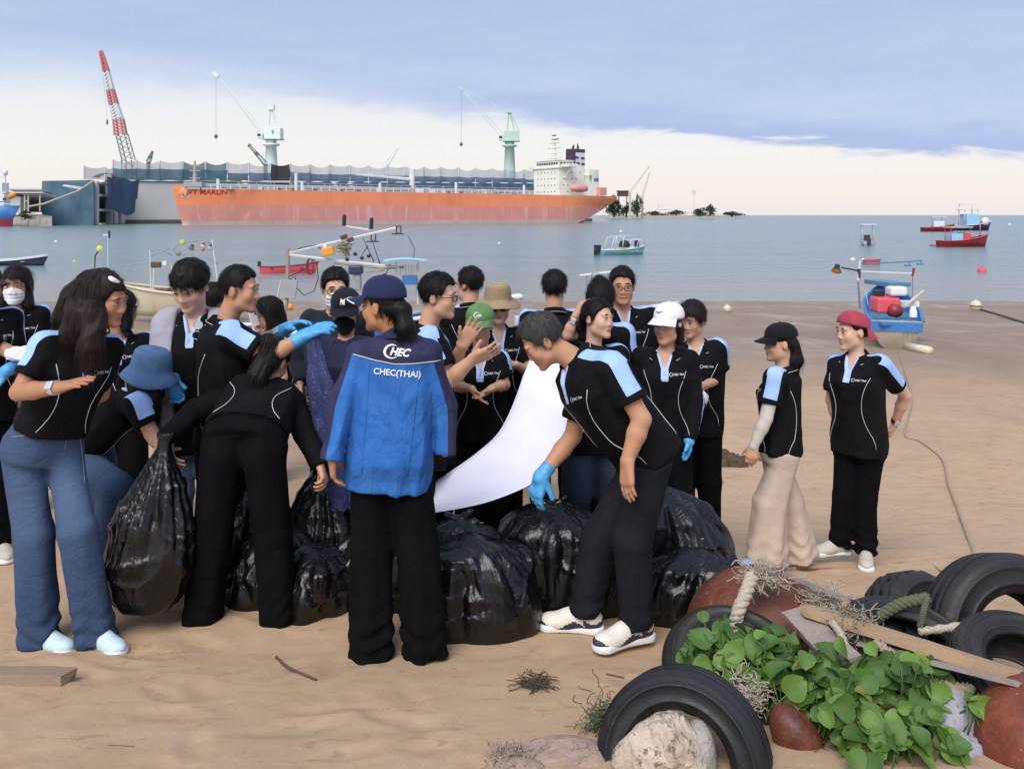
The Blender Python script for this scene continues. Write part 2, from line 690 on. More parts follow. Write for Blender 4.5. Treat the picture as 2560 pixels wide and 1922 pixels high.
def denim(name, c, c2, amt=0.6):
    t = new_mat(name)
    w = attr(t, 'wear')
    n = t.noise(t.obj, 11, 5, 0.65, 0.4)
    fine = t.noise(t.mapping(t.obj, (1, 1, 0.25)), 300, 2, 0.5)
    f = t.math('MULTIPLY', t.math('ADD', t.math('MULTIPLY', w, amt), t.math('MULTIPLY', n, 0.30)), 1.0, clamp=True)
    a = t.mix(f, c, c2)
    a = t.mix(t.math('MULTIPLY', fine, 0.25), a, tuple(min(1, v * 1.8) for v in c2))
    t.l(a, t.p.inputs['Base Color'])
    t.p.inputs['Roughness'].default_value = 0.88
    t.p.inputs['Specular IOR Level'].default_value = 0.2
    f1 = t.noise(t.mapping(t.obj, (2.2, 2.2, 4.0), (0, 0.35, 0)), 2.6, 4, 0.55, 1.6)
    b1 = t.n('ShaderNodeBump', i_Strength=0.3, i_Distance=0.03)
    t.l(f1, b1.inputs['Height'])
    b2 = t.n('ShaderNodeBump', i_Strength=0.3, i_Distance=0.004)
    t.l(t.noise(t.obj, 160, 3, 0.6), b2.inputs['Height'])
    t.l(b1.outputs[0], b2.inputs['Normal'])
    t.l(b2.outputs[0], t.p.inputs['Normal'])


denim('jeans_blue', (0.016, 0.031, 0.075), (0.095, 0.145, 0.25), 0.7)
denim('jeans_pale', (0.09, 0.14, 0.22), (0.30, 0.37, 0.47))
denim('jeans_dark', (0.018, 0.026, 0.040), (0.06, 0.08, 0.11))


def nitrile():
    t = new_mat('nitrile')
    n = t.noise(t.obj, 40, 4, 0.6, 0.6)
    t.l(t.ramp(n, [(0.3, (0.055, 0.30, 0.62)), (0.7, (0.10, 0.42, 0.78))]), t.p.inputs['Base Color'])
    t.p.inputs['Roughness'].default_value = 0.45
    bump(t, t.noise(t.obj, 70, 4, 0.6, 1.0), 0.5, 0.004)


nitrile()


def bag_mat(name='bin_bag'):
    t = new_mat(name)
    n = t.noise(t.obj, 5, 5, 0.65, 1.2)
    r = t.noise(t.mapping(t.obj, (1, 1, 0.22)), 11, 2, 0.5, 1.2)
    rr = t.math('ABSOLUTE', t.math('SUBTRACT', r, 0.5))
    t.l(t.ramp(n, [(0.3, (0.0025, 0.0025, 0.003)), (0.7, (0.005, 0.005, 0.0055))]), t.p.inputs['Base Color'])
    t.l(t.ramp(n, [(0.3, 0.24), (0.7, 0.38)]), t.p.inputs['Roughness'])
    t.p.inputs['Specular IOR Level'].default_value = 0.5
    b1 = t.n('ShaderNodeBump', i_Strength=0.36, i_Distance=0.035)
    t.l(rr, b1.inputs['Height'])
    r2 = t.noise(t.mapping(t.obj, (1, 1, 0.5), (0.6, 0.5, 0)), 24, 3, 0.5, 2.2)
    b2 = t.n('ShaderNodeBump', i_Strength=0.2, i_Distance=0.012)
    t.l(t.math('ABSOLUTE', t.math('SUBTRACT', r2, 0.5)), b2.inputs['Height'])
    t.l(b1.outputs[0], b2.inputs['Normal'])
    t.l(b2.outputs[0], t.p.inputs['Normal'])


bag_mat()


def clear_bag():
    t = new_mat('clear_bag')
    tr = t.n('ShaderNodeBsdfTransparent')
    tr.inputs[0].default_value = (0.46, 0.52, 0.80, 1)
    t.p.inputs['Base Color'].default_value = (0.10, 0.12, 0.30, 1)
    t.p.inputs['Roughness'].default_value = 0.12
    t.p.inputs['Specular IOR Level'].default_value = 0.8
    r = t.noise(t.mapping(t.obj, (1, 1, 0.4)), 22, 5, 0.65, 1.5)
    bump(t, r, 0.9, 0.03)
    mx = t.n('ShaderNodeMixShader')
    mx.inputs[0].default_value = 0.42
    t.l(tr.outputs[0], mx.inputs[1])
    t.l(t.p.outputs[0], mx.inputs[2])
    t.l(mx.outputs[0], t.out.inputs[0])


clear_bag()


def banner_mat():
    t = new_mat('banner_white')
    n = t.noise(t.obj, 3, 3, 0.5)
    t.l(t.ramp(n, [(0.3, (0.78, 0.78, 0.92)), (0.7, (0.84, 0.84, 0.95))]), t.p.inputs['Base Color'])
    t.p.inputs['Roughness'].default_value = 0.45
    bump(t, t.noise(t.obj, 6, 3, 0.5), 0.15, 0.02)


banner_mat()


def sand_mat():
    t = new_mat('sand')
    pos = t.obj
    sp = t.n('ShaderNodeSeparateXYZ')
    t.l(pos, sp.inputs[0])
    y = sp.outputs[1]
    x = sp.outputs[0]
    big = t.noise(pos, 0.7, 5, 0.6, 0.3)
    med = t.noise(t.mapping(pos, (1, 1.6, 1)), 3.2, 6, 0.65, 0.5)
    fin = t.noise(pos, 60, 3, 0.7)
    grain = t.noise(pos, 420, 2, 0.6)
    wobx = t.math('ADD', y, t.math('MULTIPLY', t.math('SUBTRACT', big, 0.5), 9.0))
    mw = t.n('ShaderNodeMapRange', interpolation_type='SMOOTHSTEP')
    mw.inputs['From Min'].default_value = 8.0
    mw.inputs['From Max'].default_value = 18.0
    t.l(wobx, mw.inputs['Value'])
    damp = mw.outputs[0]
    dry = t.ramp(med, [(0.25, (0.43, 0.285, 0.17)), (0.5, (0.50, 0.345, 0.215)), (0.75, (0.55, 0.39, 0.255))])
    dry = t.mix(t.math('MULTIPLY', fin, 0.25), dry, (0.44, 0.30, 0.19))
    dry = t.mix(t.math('MULTIPLY', t.math('GREATER_THAN', grain, 0.66), 0.35), dry, (0.16, 0.10, 0.07))
    # reddish-brown scraps left by the tide
    deb = t.noise(t.mapping(pos, (1, 2.0, 1)), 5.5, 7, 0.72, 1.2)
    md = t.n('ShaderNodeMapRange', interpolation_type='SMOOTHSTEP')
    md.inputs['From Min'].default_value = 0.55
    md.inputs['From Max'].default_value = 0.68
    t.l(deb, md.inputs['Value'])
    dry = t.mix(t.math('MULTIPLY', md.outputs[0], 0.45), dry, (0.24, 0.145, 0.08))
    str_ = t.noise(t.mapping(pos, (0.9, 0.75, 1)), 0.55, 6, 0.62, 0.8)
    wet = t.ramp(str_, [(0.28, (0.245, 0.172, 0.115)), (0.5, (0.285, 0.205, 0.142)), (0.72, (0.325, 0.245, 0.178))])
    t.l(t.mix(damp, dry, wet), t.p.inputs['Base Color'])
    pool = t.ramp(str_, [(0.50, 0.0), (0.70, 1.0)])
    rough = t.mix(damp, (0.95, 0.95, 0.95), t.mix(pool, (0.62, 0.62, 0.62), (0.22, 0.22, 0.22)))
    t.l(rough, t.p.inputs['Roughness'])
    t.p.inputs['Specular IOR Level'].default_value = 0.3
    b1 = t.n('ShaderNodeBump', i_Strength=0.22, i_Distance=0.03)
    t.l(t.math('ADD', med, t.math('MULTIPLY', fin, 0.15)), b1.inputs['Height'])
    b2 = t.n('ShaderNodeBump', i_Strength=0.5, i_Distance=0.004)
    t.l(grain, b2.inputs['Height'])
    t.l(b1.outputs[0], b2.inputs['Normal'])
    t.l(b2.outputs[0], t.p.inputs['Normal'])


sand_mat()


def sea_mat():
    t = new_mat('sea')
    pos = t.obj
    sp = t.n('ShaderNodeSeparateXYZ')
    t.l(pos, sp.inputs[0])
    mr_ = t.n('ShaderNodeMapRange', interpolation_type='SMOOTHSTEP')
    mr_.inputs['From Min'].default_value = 34.0
    mr_.inputs['From Max'].default_value = 62.0
    t.l(sp.outputs[1], mr_.inputs['Value'])
    n = t.noise(t.mapping(pos, (0.25, 1, 1)), 0.12, 5, 0.6)
    deep = t.ramp(n, [(0.3, (0.15, 0.205, 0.20)), (0.7, (0.20, 0.255, 0.245))])
    c = t.mix(mr_.outputs[0], (0.25, 0.245, 0.225), deep)
    t.l(c, t.p.inputs['Base Color'])
    t.p.inputs['Roughness'].default_value = 0.22
    t.p.inputs['IOR'].default_value = 1.33
    w1 = t.noise(t.mapping(pos, (0.45, 1.2, 1)), 2.2, 5, 0.62, 0.4)
    w2 = t.noise(t.mapping(pos, (0.35, 1.0, 1)), 0.35, 4, 0.6, 0.4)
    b1 = t.n('ShaderNodeBump', i_Strength=1.0, i_Distance=0.10)
    t.l(w1, b1.inputs['Height'])
    b2 = t.n('ShaderNodeBump', i_Strength=1.0, i_Distance=0.55)
    t.l(w2, b2.inputs['Height'])
    t.l(b1.outputs[0], b2.inputs['Normal'])
    t.l(b2.outputs[0], t.p.inputs['Normal'])


sea_mat()


def paint(name, c, rust=(0.22, 0.08, 0.03), amt=0.25, rough=0.5, scale=0.5, streak=True):
    if name in MATS:
        return MATS[name]
    t = new_mat(name)
    n = t.noise(t.obj, scale, 5, 0.6)
    s = t.noise(t.mapping(t.obj, (2.2, 2.2, 0.14)), scale * 1.4, 5, 0.7, 0.2)
    a = t.ramp(n, [(0.3, tuple(v * 0.9 for v in c)), (0.7, tuple(min(1, v * 1.08) for v in c))])
    m = t.n('ShaderNodeMapRange', interpolation_type='SMOOTHSTEP')
    m.inputs['From Min'].default_value = 0.52
    m.inputs['From Max'].default_value = 0.72
    t.l(s, m.inputs['Value'])
    t.l(t.mix(t.math('MULTIPLY', m.outputs[0], amt), a, rust), t.p.inputs['Base Color'])
    t.p.inputs['Roughness'].default_value = rough
    return t.mat


def rubber(name, c=(0.012, 0.012, 0.013)):
    t = new_mat(name)
    n = t.noise(t.obj, 11, 6, 0.7, 0.6)
    n2 = t.noise(t.obj, 3, 3, 0.6)
    a = t.ramp(n, [(0.35, c), (0.75, tuple(v * 1.9 for v in c))])
    dust = t.n('ShaderNodeMapRange', interpolation_type='SMOOTHSTEP')
    dust.inputs['From Min'].default_value = 0.60
    dust.inputs['From Max'].default_value = 0.80
    t.l(t.noise(t.obj, 24, 5, 0.7, 0.8), dust.inputs['Value'])
    geo = t.n('ShaderNodeNewGeometry')
    sg = t.n('ShaderNodeSeparateXYZ')
    t.l(geo.outputs['True Normal'], sg.inputs[0])
    lay = t.math('MULTIPLY', t.math('MULTIPLY', t.math('MAXIMUM', t.math('SUBTRACT', sg.outputs[2], 0.35), 0.0), n2), 0.55)   # sand settled on what faces up
    f = t.math('ADD', t.math('MULTIPLY', dust.outputs[0], t.math('MULTIPLY', n2, 0.8)), t.math('MULTIPLY', lay, n), clamp=True)
    t.l(t.mix(f, a, (0.17, 0.125, 0.085)), t.p.inputs['Base Color'])
    t.l(t.ramp(n, [(0.3, 0.42), (0.75, 0.7)]), t.p.inputs['Roughness'])
    bump(t, t.noise(t.obj, 90, 4, 0.6), 0.25, 0.004)


rubber('rubber', (0.005, 0.005, 0.0055))
rubber('rubber_blue', (0.005, 0.0058, 0.008))


def wood(name, c1, c2, ax=(1, 12, 12), rot=(0, 0, 0)):
    t = new_mat(name)
    v = t.mapping(t.gen, ax, rot)
    n = t.noise(v, 3.0, 6, 0.7, 0.6)
    n2 = t.noise(t.obj, 5, 4, 0.6)
    a = t.ramp(n, [(0.3, c1), (0.7, c2)])
    t.l(t.mix(t.math('MULTIPLY', n2, 0.5), a, tuple(v * 0.5 for v in c1)), t.p.inputs['Base Color'])
    t.p.inputs['Roughness'].default_value = 0.85
    bump(t, n, 0.5, 0.006)


wood('plank_tan', (0.40, 0.255, 0.15), (0.55, 0.39, 0.25))
wood('plank_grey', (0.27, 0.215, 0.185), (0.46, 0.385, 0.34))
wood('plank_brown', (0.28, 0.195, 0.13), (0.46, 0.34, 0.24))


def rope_mat(name, c):
    t = new_mat(name)
    n = t.noise(t.obj, 120, 4, 0.7)
    t.l(t.ramp(n, [(0.3, tuple(v * 0.55 for v in c)), (0.7, c)]), t.p.inputs['Base Color'])
    t.p.inputs['Roughness'].default_value = 0.92
    bump(t, n, 0.7, 0.005)


rope_mat('rope_tan', (0.45, 0.37, 0.28))
rope_mat('rope_pale', (0.60, 0.52, 0.41))
rope_mat('rope_dark', (0.13, 0.10, 0.08))
rope_mat('rope_green', (0.14, 0.16, 0.09))


def leaf_mat(name, c, c2):
    t = new_mat(name)
    n = t.noise(t.obj, 14, 4, 0.6)
    oi = t.n('ShaderNodeObjectInfo')
    a = t.mix(n, c, c2)
    a = t.mix(t.math('MULTIPLY', oi.outputs['Random'], 0.6), a, tuple(v * 0.5 for v in c))
    t.l(a, t.p.inputs['Base Color'])
    t.p.inputs['Roughness'].default_value = 0.48
    t.p.inputs['Subsurface Weight'].default_value = 0.0
    t.p.inputs['Transmission Weight'].default_value = 0.0
    tr = t.n('ShaderNodeBsdfTranslucent')
    t.l(a, tr.inputs[0])
    mx = t.n('ShaderNodeMixShader')
    mx.inputs[0].default_value = 0.22
    t.l(t.p.outputs[0], mx.inputs[1])
    t.l(tr.outputs[0], mx.inputs[2])
    t.l(mx.outputs[0], t.out.inputs[0])
    bump(t, n, 0.3, 0.01)


leaf_mat('leaf_green', (0.065, 0.15, 0.025), (0.13, 0.245, 0.05))
leaf_mat('leaf_bright', (0.13, 0.25, 0.036), (0.21, 0.35, 0.07))
leaf_mat('leaf_yellow', (0.20, 0.22, 0.045), (0.27, 0.25, 0.08))
leaf_mat('tree_leaf', (0.035, 0.065, 0.028), (0.075, 0.115, 0.05))


def rusty(name, c, c2, scale=7):
    t = new_mat(name)
    n = t.noise(t.obj, scale, 7, 0.7, 0.6)
    f = t.noise(t.obj, scale * 8, 4, 0.7)
    a = t.ramp(n, [(0.3, c), (0.6, c2), (0.75, tuple(min(1, v * 1.6) for v in c2))])
    sp_ = t.math('GREATER_THAN', f, 0.67)
    t.l(t.mix(t.math('MULTIPLY', sp_, 0.5), a, (0.42, 0.33, 0.26)), t.p.inputs['Base Color'])
    t.l(t.ramp(n, [(0.3, 0.4), (0.7, 0.75)]), t.p.inputs['Roughness'])
    bump(t, t.math('ADD', n, t.math('MULTIPLY', f, 0.4)), 0.5, 0.012)


rusty('rust_red', (0.075, 0.020, 0.012), (0.17, 0.050, 0.028))
rusty('rust_bright', (0.085, 0.022, 0.012), (0.20, 0.050, 0.024), 6)


def rock_mat(name, c, c2, dark):
    t = new_mat(name)
    n = t.noise(t.obj, 9, 7, 0.7, 0.7)
    f = t.noise(t.obj, 26, 5, 0.7, 0.4)
    a = t.ramp(n, [(0.3, c), (0.7, c2)])
    m = t.n('ShaderNodeMapRange', interpolation_type='SMOOTHSTEP')
    m.inputs['From Min'].default_value = 0.545
    m.inputs['From Max'].default_value = 0.625
    t.l(f, m.inputs['Value'])
    t.l(t.mix(t.math('MULTIPLY', m.outputs[0], 0.8), a, dark), t.p.inputs['Base Color'])
    t.p.inputs['Roughness'].default_value = 0.9
    bump(t, t.math('ADD', n, f), 0.7, 0.02)


rock_mat('concrete_lump', (0.42, 0.33, 0.25), (0.66, 0.56, 0.46), (0.13, 0.10, 0.08))
rock_mat('smooth_rock', (0.30, 0.28, 0.25), (0.44, 0.42, 0.38), (0.24, 0.21, 0.18))
rock_mat('pink_rock', (0.33, 0.235, 0.185), (0.46, 0.34, 0.27), (0.22, 0.15, 0.11))
rock_mat('seaweed', (0.055, 0.035, 0.018), (0.13, 0.085, 0.045), (0.03, 0.02, 0.012))


def M(n):
    return MATS[n]

# ================================================================== people
EX, EY, EZ = np.eye(3)


class Union:
    """smooth union of shapes, each evaluated only near itself"""
    def __init__(self):
        self.p = []

    def add(self, fn, lo, hi, k=0.02):
        self.p.append((fn, np.asarray(lo, float) - 0.09, np.asarray(hi, float) + 0.09, k))
        return self

    def seg(self, a, b, ra, rb, k=0.02):
        a, b = np.asarray(a, float), np.asarray(b, float)
        r = max(ra, rb)
        return self.add(lambda P: seg(P, a, b, ra, rb), np.minimum(a, b) - r, np.maximum(a, b) + r, k)

    def ell(self, c, B, r, k=0.02):
        c = np.asarray(c, float)
        m = max(r)
        return self.add(lambda P: ell(P, c, B, r), c - m, c + m, k)

    def bounds(self):
        lo = np.min([p[1] for p in self.p], 0) + 0.05
        hi = np.max([p[2] for p in self.p], 0) - 0.05
        return lo, hi

    def __call__(self, P):
        d = np.full(len(P), 0.6)
        for fn, lo, hi, k in self.p:
            m = ((P > lo) & (P < hi)).all(1)
            if m.any():
                d[m] = smin(d[m], fn(P[m]), k)
        return d


def add_hand(U, wr, dv, pn, right, curl=0.35, spread=0.25, sc=1.0, grow=0.0, thumb=1.0):
    d = unit(dv)
    n = unit(pn - d * (pn @ d))
    w = np.cross(d, n) if right else np.cross(n, d)
    wr = np.asarray(wr, float)
    offs = [0.029, 0.0095, -0.0100, -0.0275]
    lens = [0.068, 0.076, 0.070, 0.055]
    rad = [0.0088, 0.0090, 0.0087, 0.0078]
    for i in range(4):
        kn = wr + (d * (0.088 - 0.004 * abs(i - 1)) + w * offs[i]) * sc
        U.seg(wr + w * offs[i] * 0.6 * sc, kn, 0.0155 * sc + grow, 0.0125 * sc + grow, 0.014)
        fd = unit(d + w * offs[i] * 9 * spread)
        p = kn
        ang = 0.0
        for j, fr in enumerate((0.45, 0.31, 0.24)):
            ang += curl * (0.75, 0.85, 0.6)[j] * (1 + 0.10 * i)
            dj = unit(fd * math.cos(ang) + n * math.sin(ang))
            q = p + dj * lens[i] * fr * sc
            U.seg(p, q, rad[i] * sc * (1 - 0.08 * j) + grow, rad[i] * sc * (0.94 - 0.1 * j) + grow, 0.003)
            p = q
    p = wr + (d * 0.022 + w * 0.022 + n * 0.006) * sc
    td = unit(d * 0.75 + w * 0.62 * thumb + n * (0.25 + 0.5 * curl))
    q = p + td * 0.046 * sc
    U.seg(p, q, 0.0145 * sc + grow, 0.0108 * sc + grow, 0.012)
    td2 = unit(td + d * 0.35 + n * curl * 0.4)
    U.seg(q, q + td2 * 0.032 * sc, 0.0105 * sc + grow, 0.0085 * sc + grow, 0.003)


HVAR = [1.0, 1.0, 1.0, 1.0]


def head_prims(U, Hc, B, hs, sex):
    """B rows: left, forward, up"""
    jw, nl, ck, ch = HVAR          # jaw width, nose, cheeks and chin differ from face to face

    def w(x, y, z):
        return Hc + (np.array([x, y, z]) * hs) @ B
    r3 = lambda *r: tuple(v * hs for v in r)
    U.ell(w(0, -0.012, 0.036), B, r3(0.074, 0.092, 0.086), 0.02)
    U.ell(w(0, 0.028, -0.036), B, r3(0.064 * jw, 0.064, 0.078), 0.02)
    U.seg(w(-0.040 * jw, 0.02, -0.066), w(-0.012, 0.072, -0.098 * ch), 0.024 * hs, 0.019 * hs, 0.02)
    U.seg(w(0.040 * jw, 0.02, -0.066), w(0.012, 0.072, -0.098 * ch), 0.024 * hs, 0.019 * hs, 0.02)
    for s in (-1, 1):
        U.ell(w(s * 0.040, 0.056, -0.026), B, r3(0.027 * ck, 0.027 * ck, 0.032), 0.018)
        U.ell(w(s * 0.030, 0.078, 0.026), B, r3(0.028, 0.014, 0.010), 0.014)
        U.ell(w(s * 0.031, 0.078, 0.004), B, r3(0.017, 0.012, 0.012), 0.006)
        U.ell(w(s * 0.077, -0.012, -0.008), B, r3(0.009, 0.020, 0.031), 0.006)
    U.seg(w(0, 0.086, 0.008), w(0, 0.096 + 0.006 * (nl - 1) * 10, -0.028 * nl), 0.0085 * hs, 0.0125 * hs, 0.010)
    for s in (-1, 1):
        U.ell(w(s * 0.013, 0.094, -0.036), B, r3(0.010, 0.011, 0.009), 0.006)
    U.ell(w(0, 0.084, -0.060), B, r3(0.024, 0.013, 0.0075), 0.006)
    U.ell(w(0, 0.083, -0.073), B, r3(0.020, 0.013, 0.0075), 0.005)
    U.ell(w(0, 0.079, -0.100), B, r3(0.018, 0.013, 0.013), 0.012)


_txt = {}


def text_mesh(s, bold=0.0, shear=0.0):
    k = (s, bold, shear)
    if k not in _txt:
        cu = bpy.data.curves.new('t', 'FONT')
        cu.body = s
        cu.size = 1.0
        cu.offset = bold
        cu.shear = shear
        cu.align_x = 'CENTER'
        cu.align_y = 'CENTER'
        cu.resolution_u = 3
        o = bpy.data.objects.new('t', cu)
        me = o.to_mesh()
        V = np.array([v.co[:] for v in me.vertices])
        F = [tuple(p.vertices) for p in me.polygons]
        o.to_mesh_clear()
        bpy.data.objects.remove(o)
        bpy.data.curves.remove(cu)
        _txt[k] = (V, F)
    return _txt[k]


def crescent(n=14, thick=0.22):
    """an open C-shaped swoosh, thin at the ends"""
    V, F = [], []
    for i in range(n + 1):
        a = math.radians(48 + (330 - 48) * i / n)
        t = thick * math.sin(math.pi * i / n) ** 0.7 + 0.02
        V.append((math.cos(a) * 1.15, math.sin(a), 0))
        V.append((math.cos(a) * 1.15 * (1 - t) + t * 0.1, math.sin(a) * (1 - t), 0))
    for i in range(n):
        F.append((2 * i, 2 * i + 2, 2 * i + 3, 2 * i + 1))
    return np.array(V), F


def subdiv2d(V, F, maxlen):
    """cut long triangles so that flat print can follow a curved cloth"""
    tris = []
    for f in F:
        for i in range(1, len(f) - 1):
            tris.append((f[0], f[i], f[i + 1]))
    V = [tuple(v) for v in V]
    T = tris
    for _ in range(5):
        cache, out, cut = {}, [], False
        for a, b, c in T:
            e = [(a, b), (b, c), (c, a)]
            L = [math.dist(V[i], V[j]) for i, j in e]
            k = int(np.argmax(L))
            if L[k] > maxlen:
                cut = True
                i, j = e[k]
                key = (min(i, j), max(i, j))
                if key not in cache:
                    V.append(tuple((np.array(V[i]) + np.array(V[j])) / 2))
                    cache[key] = len(V) - 1
                m = cache[key]
                o = (a, b, c)[(k + 2) % 3]
                out += [(i, m, o), (m, j, o)]
            else:
                out.append((a, b, c))
        T = out
        if not cut:
            break
    return np.array(V), T


def project(V2, F, origin, xa, ya, na, scale, bvh, lift=0.003, reach=0.5):
    """lay flat artwork V2 (unit size) on a surface seen from along na"""
    out, ok = [], []
    for v in V2:
        p = origin + xa * v[0] * scale + ya * v[1] * scale
        hit = bvh.ray_cast(Vector(p + na * reach), Vector(-na), reach * 2)
        if hit[0] is None:
            out.append(p)
            ok.append(False)
        else:
            out.append(np.array(hit[0]) + na * lift)
            ok.append(True)
    F = [f for f in F if all(ok[i] for i in f)]
    return np.array(out), F


def decal(name, V2, F, origin, xa, ya, na, scale, bvh, mat, parent, maxlen=0.25, lift=0.003, reach=0.5):
    V2, F = subdiv2d(V2, F, maxlen)
    V, F = project(V2, F, origin, xa, ya, na, scale, bvh, lift, reach)
    if len(F) == 0:
        return None
    return link(name, mesh_np(name, V, F, False), parent, mat)


def ribbon_tube(pts, r, name, mat, parent, n=5):
    return MB().tube(pts, r, n).build(name, mat, parent, smooth=True)


def shell_shoe(parent, A, yaw, sc, upper, solemat, pitch=0.0, accent=None, hshoe=0.0075, height=1.0):
    """a trainer: upper and sole, toe pointing along yaw"""
    F = np.array([math.sin(yaw), -math.cos(yaw), 0])
    L = np.array([math.cos(yaw), math.sin(yaw), 0])
    Uv = EZ
    if pitch:
        F2 = F * math.cos(pitch) - EZ * math.sin(pitch)
        Uv = EZ * math.cos(pitch) + F * math.sin(pitch)
        F = F2
    B = np.stack([L, F, Uv])

    def w(x, y, z):
        return A + (np.array([x, y, z]) * sc) @ B
    U = Union()
    U.ell(w(0, 0.120, 0.030), B, tuple(v * sc for v in (0.045, 0.075, 0.036)), 0.03)
    U.ell(w(0, 0.045, 0.048), B, tuple(v * sc for v in (0.040, 0.070, 0.046)), 0.03)
    U.ell(w(0, -0.028, 0.048), B, tuple(v * sc for v in (0.037, 0.046, 0.052)), 0.03)
    U.seg(w(0, -0.012, 0.06), w(0, -0.020, 0.085 * height), 0.036 * sc, 0.036 * sc, 0.02)
    f = lambda P: smax(U(P), -((P - A) @ Uv - 0.012 * sc), 0.004)
    lo, hi = U.bounds()
    V, Q = sdf_mesh(f, lo, hi, hshoe)
    me = mesh_np('shoe', V, Q)
    o = link('shoe', me, parent, [upper] + ([accent] if accent else []))
    if accent:
        cen = V[Q].mean(1)
        lz = (cen - A) @ Uv / sc
        ly = (cen - A) @ F / sc
        lim = 0.034 + 0.016 * np.sin(ly * 40) + np.where(ly < 0.0, 0.028, 0.0)
        me.polygons.foreach_set('material_index', (lz < lim).astype(np.int32))

    def sole(P):
        q = (P - A) @ B.T
        x, y, z = q[:, 0], q[:, 1], q[:, 2]
        t = np.clip((y + 0.040 * sc) / (0.185 * sc), 0, 1)
        d2 = np.hypot(x, y - (-0.040 + 0.185 * t) * sc) - (0.040 + 0.010 * t - 0.012 * np.sin(t * 3.14)) * sc
        dz = np.abs(z - 0.013 * sc) - 0.015 * sc
        return smax(d2, dz, 0.008)
    lo = A - 0.24
    hi = A + 0.24
    V, Q = sdf_mesh(sole, lo, hi, hshoe)
    link('sole', mesh_np('sole', V, Q), o, solemat)
    # laces
    mb = MB()
    for k in range(3):
        y = 0.075 + 0.020 * k
        z = 0.083 - 0.010 * k
        mb.tube([w(-0.022, y, z - 0.008), w(0, y, z + 0.002), w(0.022, y, z - 0.008)], 0.003 * sc, 4)
    mb.build('laces', M('white_cloth'), o, smooth=True)
    return o


NPEOPLE = 0


